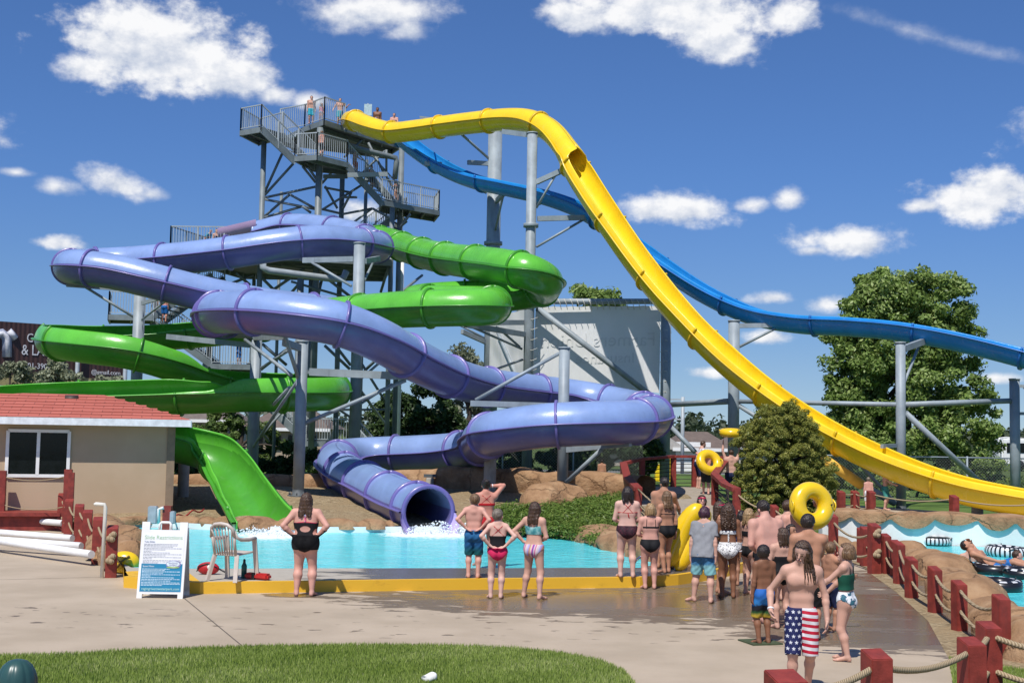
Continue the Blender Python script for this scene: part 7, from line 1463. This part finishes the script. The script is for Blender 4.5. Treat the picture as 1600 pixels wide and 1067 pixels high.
XBACK = lambda zt=.80, zb=.715, w=.045: dict(lines=[[(-w, zt), (0, (zt + zb) / 2 + .01), (w * 1.4, zb)], [(w, zt), (0, (zt + zb) / 2 + .01), (-w * 1.4, zb)]], w=.0055)
ND = .004
st = lambda a, b=None, la=12, lb=-12: ((a, 0, .042, (.12, -1, .1), la), (-(b or a), 0, .042, (-.12, -1, .1), lb))
# --- around the pool edge
person('person in a black open-back swimsuit with pink straps, hands on hips', 475, 931, 773, ND, 180, S_PINK, ('long', H_BROWN, .15), fat=1.30, arms=('hip', 'hip'), feet=st(.075), head=(-12, -6, 0), clothes=[('tank', BLK, dict(z=(.452, .715), hole=(.655, .05, .030), name='swimsuit')), ('brief', BLK, dict(top=.60, crotch=.445, slope=.42, seat=.02)), ('straps', PKP, dict(lines=[[(0, .72), (0, .76), (0, .785)], [(0, .78), (-.05, .815)], [(0, .78), (.05, .815)]], w=.016)), ('straps', PINKC, dict(lines=[[(-.11, .712), (-.05, .718), (0, .722), (.05, .718), (.11, .712)]], w=.006))])
person('person, blond boy in blue to green swim trunks on the pool edge, hands on hips', 739, 903, 774, DK, 176, S_PINK, ('short', H_LBROWN), sex='m', kid=True, fat=.92, arms=('hipback', 'hipback'), feet=st(.058), head=(18, -4, 0), clothes=[('trunks', BOYG, dict(len=.98, top=.575))])
person('person in a red bikini shading the eyes, standing behind the blond boy', 757, 885, 751, DK, 190, S_RED, ('bun', H_DARK), fat=1.12, arms=('down', 'head'), feet=((.09, 0, .042), (-.085, -.03, .042)), clothes=[('brief', REDC, dict(top=.575, crotch=.44, slope=.4)), ('band', REDC, dict(z=(.70, .728))), ('straps', REDC, XBACK(.82, .715, .05)), ('wristband', WHT, dict(s=-1))])
person('person in a black top and hot pink bottoms, hands on hips by the yellow kerb', 776, 935, 798, ND, 183, S_PALE, ('short', H_GREY), arms=('hipback', 'hipback'), kid=True, fat=1.0, feet=st(.07, .045), head=(-25, -5, 8), clothes=[('tank', BLK, dict(z=(.575, .705), name='swim_top')), ('brief', PINKC, dict(top=.572, crotch=.452, slope=.5, seat=.03)), ('straps', REDC, XBACK(.815, .70, .05))])
person('person in a teal top and striped bottoms with one hand on the hip', 833, 935, 787, ND, 152, S_FAIR, ('long', H_BROWN, .16), arms=('hip', 'front'), feet=((.12, -.02, .042, (.1, -1, 0), 15), (-.10, .05, .042, (-.1, -1, 0), -10)), head=(35, 0, 6), clothes=[('tank', TEALC, dict(z=(.665, .755), name='swim_top', scoop=.015)), ('brief', MULTI, dict(top=.565, crotch=.45, slope=.5, seat=.03)), ('straps', TEALC, dict(lines=[[(-.05, .75), (-.045, .81)], [(.05, .75), (.045, .81)]], w=.009))])
person('person with long dark hair, red tie-back bikini top and speckled dark bottoms', 979, 902, 763, DK, 182, S_PALE, ('long', H_DARK, .10), fat=1.10, arms=('front', 'front'), feet=st(.07), head=(0, 4, 0), clothes=[('brief', SPECK, dict(top=.575, crotch=.445, slope=.5, seat=.025)), ('straps', REDC, XBACK(.82, .715, .04)), ('straps', REDC, dict(lines=[[(-.11, .722), (0, .716), (.11, .722)], [(.0, .716), (-.01, .66)], [(.0, .716), (-.022, .655)]], w=.006))])
person('person with blond hair and black bikini standing on the wet concrete by the kerb', 1015, 920, 789, ND, 185, S_PINK, ('long', H_BLOND, .07), fat=1.08, arms=('front', 'fwd'), feet=st(.055), head=(10, 6, 0), clothes=[('brief', BLK, dict(top=.585, crotch=.445, slope=.5, seat=.02)), ('band', BLK, dict(z=(.715, .735))), ('straps', BLK, dict(lines=[[(-.055, .735), (-.05, .82)], [(.055, .735), (.05, .82)]], w=.006))])
person('person, tall shirtless youth with dark hair reaching to the steel handrail', 1036, 888, 748, DK, 150, S_TAN, ('short', H_DARK), sex='m', arms=('down', ((.10, -.22, .60), (.5, .6, -.3), (.1, -.9, -.3))), feet=st(.06), head=(60, 6, 0), face=True, clothes=[('trunks', BLK, dict(len=.9)), ('wristband', WHT, dict(s=-1))])
person('person with long brown hair and black high-cut bottoms beside the tall youth', 1041, 895, 769, DK, 205, S_TAN, ('long', H_LBROWN, .15), arms=('front', 'down'), feet=((.05, .03, .042), (-.05, -.03, .042)), head=(-15, 0, 0), clothes=[('brief', BLK, dict(top=.585, crotch=.445, slope=.42, seat=.025)), ('straps', BLK, dict(lines=[[(-.1, .725), (0, .72), (.1, .725)]], w=.006))])
# yellow raft leaning on the pool ladder and the girl behind it
q0, q1 = G(1052, 892, DK), P(1101, 795, 23.4)
rf = thing('raft', 'long yellow inflatable raft propped upright beside the handrail', 'raft', q0); d_ = (q1 - q0); L = d_.length; d_.normalize(); n_ = Vector((.5, -1, .25)).normalized(); n_ = (n_ - d_ * n_.dot(d_)).normalized(); s_ = d_.cross(n_)
for off in (-.11, .11):
    pts = []; rad = []
    for k in range(25):
        u = k / 24; b = math.sin(math.pi * min(1, max(0, u)) ) ; pts.append(q0 + d_ * (L * u) + s_ * off * (1 - .3 * abs(2 * u - 1) ** 3) - n_ * .22 * b * .6 + Vector((0, 0, .05))); rad.append(max(.02, .19 * (1 - abs(2 * u - 1) ** 4) ** .5) * (1 - .03 * (k % 2)))
    MB().tube(pts, rad, 16).build('air_chamber', MC['vinyl_yellow'], rf)
person('person, smiling girl in a rainbow swimsuit with pink goggles behind the yellow raft', 1096, 885, 781, DK + .05, 8, S_PINK, ('long', H_BROWN, .08), kid=True, face=True, arms=('down', 'side'), Y=24.2, H=1.27, head=(-6, -4, 0), clothes=[('tank', RAINB, dict(z=(.46, .77), name='swimsuit')), ('brief', RAINB, dict(top=.58, crotch=.44, slope=.3)), ('goggles', PINKC)])
person('person in a grey T-shirt and blue to aqua shorts with plum hair', 1098, 941, 794, ND, 160, S_FAIR, ('long', H_PURPLE, .04), sex='f', fat=1.06, lean=12, arms=('down', 'down'), feet=((.10, -.02, .042, (.12, -1, .1), 60), (-.09, .03, .042, (-.1, -1, .1), 0)), head=(-20, 0, 0), clothes=[('trunks', OMBRE, dict(len=.92, top=.492, loose=1.2)), ('tee', GREYT, dict(hem=.462))])
person('person in black with pink goggles on dark hair, half hidden behind the curly haired girl', 1124, 927, 786, ND, 95, S_TAN, ('long', H_BROWN, .12), arms=('front', 'front'), face=True, clothes=[('tank', BLK, dict(z=(.46, .74), name='swimsuit')), ('brief', BLK, dict(top=.58)), ('goggles', PINKC)])
person('person with long curly brown hair and white leopard bikini', 1137, 934, 791, ND, 178, S_BROWN, ('curly', H_BROWN, .17), arms=('front', 'down'), feet=st(.06), clothes=[('brief', LEOP, dict(top=.60, crotch=.445, slope=.5, seat=.03)), ('band', LEOP, dict(z=(.685, .725))), ('straps', LEOP, dict(lines=[[(0, .72), (0, .66), (0, .60)]], w=.014)), ('wristband', WHT, dict(s=-1))])
person('person, blond girl in a black bikini standing sideways behind the big bare back', 1170, 929, 797, ND, 125, S_FAIR, ('long', H_BLOND, .12), arms=('front', 'front'), feet=st(.055), clothes=[('brief', BLK, dict(top=.57)), ('band', BLK, dict(z=(.68, .74))), ('straps', BLK, dict(lines=[[(-.05, .735), (-.045, .81)], [(.05, .735), (.045, .81)]], w=.006))])
person('person, blond child with a pink headband looking left', 1186, 930, 803, ND, 62, S_PALE, ('long', H_LBROWN, .10), kid=True, face=True, arms=('front', 'front'), clothes=[('tank', BLK, dict(z=(.46, .72), name='swimsuit')), ('brief', BLK, dict(top=.58)), ('goggles', PINKC)])
person('person, large shirtless man in black shorts leaning over, back turned', 1203, 973, 806, ND, 205, S_PINK, ('short', H_DARK), sex='m', fat=1.24, lean=14, arms=('front', 'front'), H=1.72, feet=((.075, .02, .042), (-.075, -.02, .042)), head=(0, 14, 0), clothes=[('trunks', BLK, dict(len=1.0, top=.57, loose=1.4))])
person('person, small dark haired boy in blue and black floral trunks', 1193, 1006, 856, ND, 200, S_BROWN, ('thick', H_DARK), sex='m', kid=True, fat=.92, arms=('down', 'down'), feet=st(.055), head=(-45, 0, 0), clothes=[('trunks', FLORAL, dict(len=1.0, top=.565, loose=1.3))])
person('person with wet brown hair glimpsed between the big back and the dark haired girl', 1218, 955, 826, ND, 150, S_FAIR, ('long', H_BROWN, .08), arms=('front', 'front'), clothes=[('tank', NAVY, dict(z=(.46, .74), name='swimsuit')), ('brief', NAVY, dict(top=.58))])
person('person, dark haired girl smiling towards the camera in the crowd', 1236, 960, 822, ND, 18, S_OLIVE, ('long', H_DARK, .13), face=True, arms=('front', 'front'), head=(20, 0, 10), clothes=[('tank', NAVY, dict(z=(.46, .74), name='swimsuit')), ('brief', NAVY, dict(top=.58))])
person('person, shirtless tanned youth with black hair seen from behind, head turned left', 1263, 1000, 808, ND, 172, S_TAN, ('thick', H_DARK), sex='m', arms=('front', 'fwd'), feet=((.06, .02, .042), (-.07, -.02, .042)), head=(-30, 0, 0), clothes=[('trunks', BLK, dict(len=1.02))])
person('person in a black one-piece swimsuit half hidden between the big back and the tanned youth', 1222, 982, 828, ND, 190, S_FAIR, ('long', H_BROWN, .10), arms=('front', 'front'), feet=st(.055), head=(30, 0, 0), clothes=[('tank', BLK, dict(z=(.46, .72), name='swimsuit')), ('brief', BLK, dict(top=.58))])
person('person, child half hidden between the tanned youth and the girl in the green top', 1298, 985, 850, ND, 120, S_TAN, ('short', H_LBROWN), kid=True, sex='m', arms=('front', 'fwd'), head=(20, 0, 0), clothes=[('trunks', NAVY, dict(len=1.0))])
person('person with wet dark hair and navy swimsuit behind the blond girl in the queue', 1158, 915, 800, ND, 165, S_OLIVE, ('long', H_DARK, .12), arms=('front', 'down'), feet=st(.05), clothes=[('tank', NAVY, dict(z=(.46, .73), name='swimsuit')), ('brief', NAVY, dict(top=.58))])
person('person, bald bearded man carrying the big yellow ring on one shoulder', 1246, 925, 779, ND, 178, S_PINK, ('shaved', H_BROWN), sex='m', fat=1.12, H=1.64, Y=20.4, arms=('down', ((.18, -.06, .95), (1, .3, -.4), (0, -.5, .9))), head=(20, 4, 0), clothes=[('trunks', NAVY, dict(len=.95))])
person('person with short brown hair close beside the bald man', 1231, 925, 784, ND, 165, S_FAIR, ('short', H_BROWN), H=1.60, Y=20.8, arms=('front', 'front'), head=(-30, 0, 0), clothes=[('tank', NAVY, dict(z=(.46, .74), name='swimsuit')), ('brief', NAVY, dict(top=.58))])
q = P(1268, 790, 20.25); ring('big yellow swim ring resting on the shoulder of the bald man', q, .245, .135, (math.radians(18), math.radians(80)), group=None)
person('person, long haired boy in stars and stripes shorts walking towards the camera', 1252, 1088, 851, ND, -8, S_FAIR, ('long', H_BROWN, .17, .21), sex='m', face=True, fat=.80, H=1.56, lean=5, arms=(((.16, -.03, .50), (.6, .8, 0), (-.1, -.3, -1)), ((.20, -.07, .55), (.6, .8, 0), (-.2, -.6, -.6))), feet=((.05, .10, .06, (.1, -1, .1), 10), (-.06, -.04, .042, (-.1, -1, .1), -8)), head=(-25, 16, 8), clothes=[('trunks', FLAG, dict(len=1.02, top=.575, loose=1.3)), ('wristband', WHT, dict(s=-1))])
person('person, girl in a green top and white leaf print bottoms looking left', 1322, 1032, 853, ND, 238, S_FAIR, ('long', H_LBROWN, .04), face=True, H=1.36, kid=True, fat=1.05, arms=('fwd', ((.10, -.20, .56), (.4, .6, -1), (0, -1, -.4))), feet=((.05, .03, .042), (-.06, -.03, .042)), head=(0, -6, 0), clothes=[('tank', GRN, dict(z=(.61, .745), off=.014, name='swim_top')), ('brief', LEAF, dict(top=.595, crotch=.45, slope=.36, seat=.01)), ('straps', BLK, dict(lines=[[(-.05, .74), (-.045, .81)], [(.05, .74), (.045, .81)]], w=.006))])
# --- on the bridge and behind
person('person in a white long-sleeved shirt leaning on the footbridge rail', 1091, 763, 688, .86, 100, S_FAIR, ('short', H_BROWN), Y=43, H=1.62, sex='m', lean=14, arms=(((.16, -.22, .64), (.4, .6, -.6), (0, -1, -.2)), ((.16, -.24, .66), (.4, .6, -.6), (0, -1, -.2))), clothes=[('trunks', NAVY, dict(len=1.0)), ('longsleeve', WHT, dict(hem=.54))])
person('person, boy in red and black shorts walking off with a yellow ring over the head', 1103, 778, 718, .80, 175, S_PINK, ('short', H_BROWN), Y=40.5, H=1.38, sex='m', kid=True, arms=('head', 'head'), feet=((.05, -.07, .042), (-.05, .08, .042)), clothes=[('trunks', DKG, dict(len=1.0, top=.56)), ('tank', REDC, dict(z=(.55, .585), off=.014, name='waistband'))])
q = P(1108, 722, 40.35); ring('yellow swim ring carried over the head of the boy on the footbridge', q, .29, .145, (math.radians(18), math.radians(62)))
person('person with raised arms under a flat yellow ring left of the round bush', 1142, 790, 700, .5, 180, S_FAIR, ('short', H_BROWN), Y=42.5, H=1.70, sex='m', arms=('up', 'up'), clothes=[('trunks', NAVY, dict(len=.9))])
q = P(1143, 676, 42.5); ring('yellow swim ring held flat behind the top left of the round bush', q, .27, .14, (0, math.radians(4)))
person('person in dark printed trunks walking away behind the ground cover', 940, 769, 724, .75, 170, S_TAN, ('short', H_DARK), Y=44.5, sex='m', feet=((.05, -.08, .042), (-.05, .08, .042)), clothes=[('trunks', DKP, dict(len=.95, top=.60))])
person('person, child in white shorts standing on the far river bank', 1357, 801, 750, .45, 170, S_PINK, ('short', H_GREY), Y=39.5, kid=True, sex='m', clothes=[('trunks', WHT, dict(len=1.0, top=.60, loose=1.4))])
person('person, shirtless boy in teal trunks on the far river bank', 1383, 802, 738, .45, 60, S_FAIR, ('short', H_DARK), Y=39.8, sex='m', kid=True, arms=('front', 'fwd'), clothes=[('trunks', TEALB, dict(len=1.0, top=.58))])
# --- lazy river
def rtube(x, y, w_, lab): q = G(x, y, RZ); R_ = w_ / 2 * q.y / F_PX; ring(lab, q + Vector((0, 0, .09)), R_ * .72, R_ * .28, (x * .7, math.radians(3)), 'tyre', 'black and white tyre print river tubes'); return q
rtube(1458, 851, 56, 'empty tyre print tube floating far off against the white wall')
rtube(1573, 868, 66, 'tyre print tube floating behind the bathers in the river')
qa = rtube(1553, 896, 66, 'tyre print tube carrying the man with raised arm in the river'); rtube(1598, 903, 60, 'tyre print tube cut off by the right margin beside the bathers')
rtube(1562, 922, 68, 'empty tyre print tube nearest to the tan rock bank')
sit = dict(pelvis=(0, .05, .06), feet=((.08, -.40, .10, (.2, -.2, 1), 0), (-.08, -.40, .10, (-.2, -.2, 1), 0)))
q = G(1514, 884, RZ); person('person in a purple cap with back turned, wading in the river', 1514, 884, 849, RZ, 170, S_FAIR, ('pony', H_DARK, .12), loc=(q.x, q.y, RZ - .98), H=1.45, arms=('side', 'side'), clothes=[('tank', BLK, dict(z=(.46, .72), name='swimsuit')), ('cap', cloth_mat('purple_cap', (.06, .03, .25)))])
q = G(1513, 885, RZ); ring('pale blue ring round the bather in the purple cap', q + Vector((0, 0, .04)), .30, .09, (0, 0), 'tyre'); bpy.data.objects[[o.name for o in COL.objects if o.name.startswith('inflated_tube')][-1]].data.materials[0] = mat('pale_blue_vinyl', (.12, .36, .5), .3)
person('person, man lying back in a tyre print tube with one arm raised', 1553, 890, 870, RZ, 60, S_TAN, ('short', H_DARK), loc=(qa.x + .1, qa.y, RZ + .0), H=1.60, sex='m', lean=-52, arms=('head', ((.24, -.2, .12), (1, .3, -.3), (0, -1, 0))), clothes=[('trunks', BLUEC, dict(len=.9))], **sit)
q = G(1590, 895, RZ); person('person beside the right margin bathing with brown hair', 1590, 895, 860, RZ, 75, S_PINK, ('short', H_BROWN), loc=(q.x, q.y, RZ - 1.12), H=1.55, arms=('fwd', 'side'), clothes=[('tank', BLK, dict(z=(.46, .74), name='swimsuit'))])
# --- on the tower
def tp(u, v, Y, z): q = Tz(u, v, Y); return (q.x, q.y, z)
W = dict(z0=None)
def climber(label, u, v, Y, z, H, yaw, sk, hr, cl, sex='m', **kw): q = Tz(u, v, Y); person(label, 0, 0, 0, z, yaw, sk, hr, loc=(q.x, q.y, z), H=H, sex=sex, clothes=cl, **kw)
climber('person in teal trunks waiting at the top left of the tower platform', 620, 260, 62.95, TOPZ, 1.45, 20, S_FAIR, ('short', H_DARK), [('trunks', CYANC, dict(len=.9))])
climber('person, small child in pink on the top tower platform', 693, 260, 62.6, TOPZ, 1.0, 0, S_PINK, ('long', H_BLOND, .08), [('tank', PKP, dict(z=(.46, .77), name='swimsuit')), ('brief', PKP, {})], 'f', kid=True)
climber('person pointing with an outstretched arm at the tower top beside the yellow tube', 825, 255, 63.2, TOPZ, 1.42, 10, S_FAIR, ('short', H_LBROWN), [('trunks', CYANC, dict(len=.9))], arms=(((.30, -.05, .78), (.3, .3, -1), (1, 0, 0)), 'side'))
climber('person with dark hair waiting behind the yellow tube at the tower top', 1093, 260, 65.2, TOPZ, 1.50, 0, S_BROWN, ('short', H_DARK), [('trunks', NAVY, {})])
climber('person with fair hair leaning on the rail above the blue slide start', 1215, 275, 66.2, TOPZ, 1.45, 0, S_PINK, ('short', H_LBROWN), [('trunks', ORG, {})], lean=10, arms=('fwd', 'fwd'))
climber('person in grey shorts on the upper stair landing of the tower', 695, 470, 61.6, z2, 1.33, 140, S_PINK, ('short', H_LBROWN), [('trunks', DKG, {})])
climber('person in orange trunks climbing the upper stair flight', 935, 590, 63.4, Tz(935, 607, 63.2).z, 1.25, 60, S_FAIR, ('short', H_BROWN), [('trunks', ORG, {})], arms=('fwd', 'down'))
climber('person with dark trunks lower on the upper stair flight', 1052, 700, 64.2, Tz(1052, 722, 64).z, 1.32, 60, S_FAIR, ('short', H_BROWN), [('trunks', DKG, {})])
climber('person in a dark bikini, hand on hip, on the lower tower landing', 1228, 800, 66.0, z3, 1.38, 60, S_TAN, ('long', H_DARK, .1), [('brief', BLK, {}), ('band', BLK, {})], 'f', arms=('hip', 'hip'))
q = P(322, 385, 60.9); person('person in turquoise stooping at the purple slide start', 0, 0, 0, PZ, 60, S_PINK, ('short', H_BLOND), loc=(q.x, q.y, PZ), H=1.25, lean=30, clothes=[('tee', CYANC, {}), ('trunks', CYANC, {})])
q = P(338, 385, 62); person('person with brown hair queueing at the purple slide start', 0, 0, 0, PZ, 20, S_FAIR, ('long', H_RUST, .08), loc=(q.x, q.y, PZ), H=1.42, clothes=[('tank', NAVY, dict(z=(.46, .74), name='swimsuit'))])
q = P(349, 385, 62); person('person in a blue shirt queueing at the purple slide start', 0, 0, 0, PZ, 0, S_FAIR, ('short', H_DARK), loc=(q.x, q.y, PZ), H=1.45, sex='m', clothes=[('tee', BLUEC, {}), ('trunks', NAVY, {})])
q = P(256, 503, 60.6); person('person, shirtless in blue waistband shorts climbing the lower left stairs', 0, 0, 0, P(256, 505, 60.6).z, 170, S_RED, ('short', H_BROWN), loc=tuple(q), H=1.42, sex='m', clothes=[('trunks', BLUEC, dict(len=.95))])
q = P(243, 498, 61.4); person('person ahead of the shirtless climber on the lower left stairs', 0, 0, 0, q.z, 150, S_FAIR, ('short', H_BROWN), loc=tuple(q), H=1.35, clothes=[('tank', DKP, dict(z=(.46, .74), name='swimsuit')), ('brief', DKP, {})])
q = P(373, 568, 62.4); person('person, child in a blue shirt on the stair landing behind the green flume', 0, 0, 0, z5, 30, S_FAIR, ('short', H_LBROWN), loc=(q.x, q.y, z5), H=1.05, kid=True, clothes=[('tee', BLUEC, {}), ('trunks', BLUEC, {})])
q = P(326, 568, 62.8); person('person in dark clothes on the stair landing behind the green flume', 0, 0, 0, z5, 150, S_BROWN, ('short', H_DARK), loc=(q.x, q.y, z5), H=1.30, clothes=[('tee', DKG, {}), ('trunks', DKG, {})])
# --- splash at the slide outlets
m, t = new_mat('splash_foam'); t.bsdf((.80, .86, .88), .6); rs = np.random.default_rng(4); C = []; Rr = []
for (fx, fy, n, sp_, hh) in [(690, 834, 700, .95, .34), (640, 834, 160, .45, .16), (726, 832, 260, .55, .28), (432, 836, 460, .9, .24), (392, 834, 200, .45, .22)]:
    q = G(fx, fy, WZ)
    for _ in range(n): a, r_ = rs.uniform(0, 6.28), sp_ * rs.uniform(0, 1) ** .7; C.append((q.x + r_ * math.cos(a), q.y + r_ * math.sin(a) * .8, WZ + hh * rs.uniform(0, 1) ** 2.2 * (1 - r_ / sp_ * .6))); Rr.append(rs.uniform(.006, .030) * (1 - .5 * r_ / sp_))
V = []; F = []
ico = [(0, 0, 1), (.894, 0, .447), (.276, .851, .447), (-.724, .526, .447), (-.724, -.526, .447), (.276, -.851, .447), (.724, .526, -.447), (-.276, .851, -.447), (-.894, 0, -.447), (-.276, -.851, -.447), (.724, -.526, -.447), (0, 0, -1)]
icf = [(0, 1, 2), (0, 2, 3), (0, 3, 4), (0, 4, 5), (0, 5, 1), (1, 6, 2), (2, 7, 3), (3, 8, 4), (4, 9, 5), (5, 10, 1), (2, 6, 7), (3, 7, 8), (4, 8, 9), (5, 9, 10), (1, 10, 6), (11, 7, 6), (11, 8, 7), (11, 9, 8), (11, 10, 9), (11, 6, 10)]
for c_, r_ in zip(C, Rr):
    b = len(V); V += [(c_[0] + q_[0] * r_, c_[1] + q_[1] * r_, c_[2] + q_[2] * r_) for q_ in ico]; F += [tuple(i + b for i in f_) for f_ in icf]
tag(np_mesh('splash', V, F, m, base=(0, 31, WZ), smooth=True), 'white foaming splash water at the mouths of the slides', 'splash', kind='stuff')
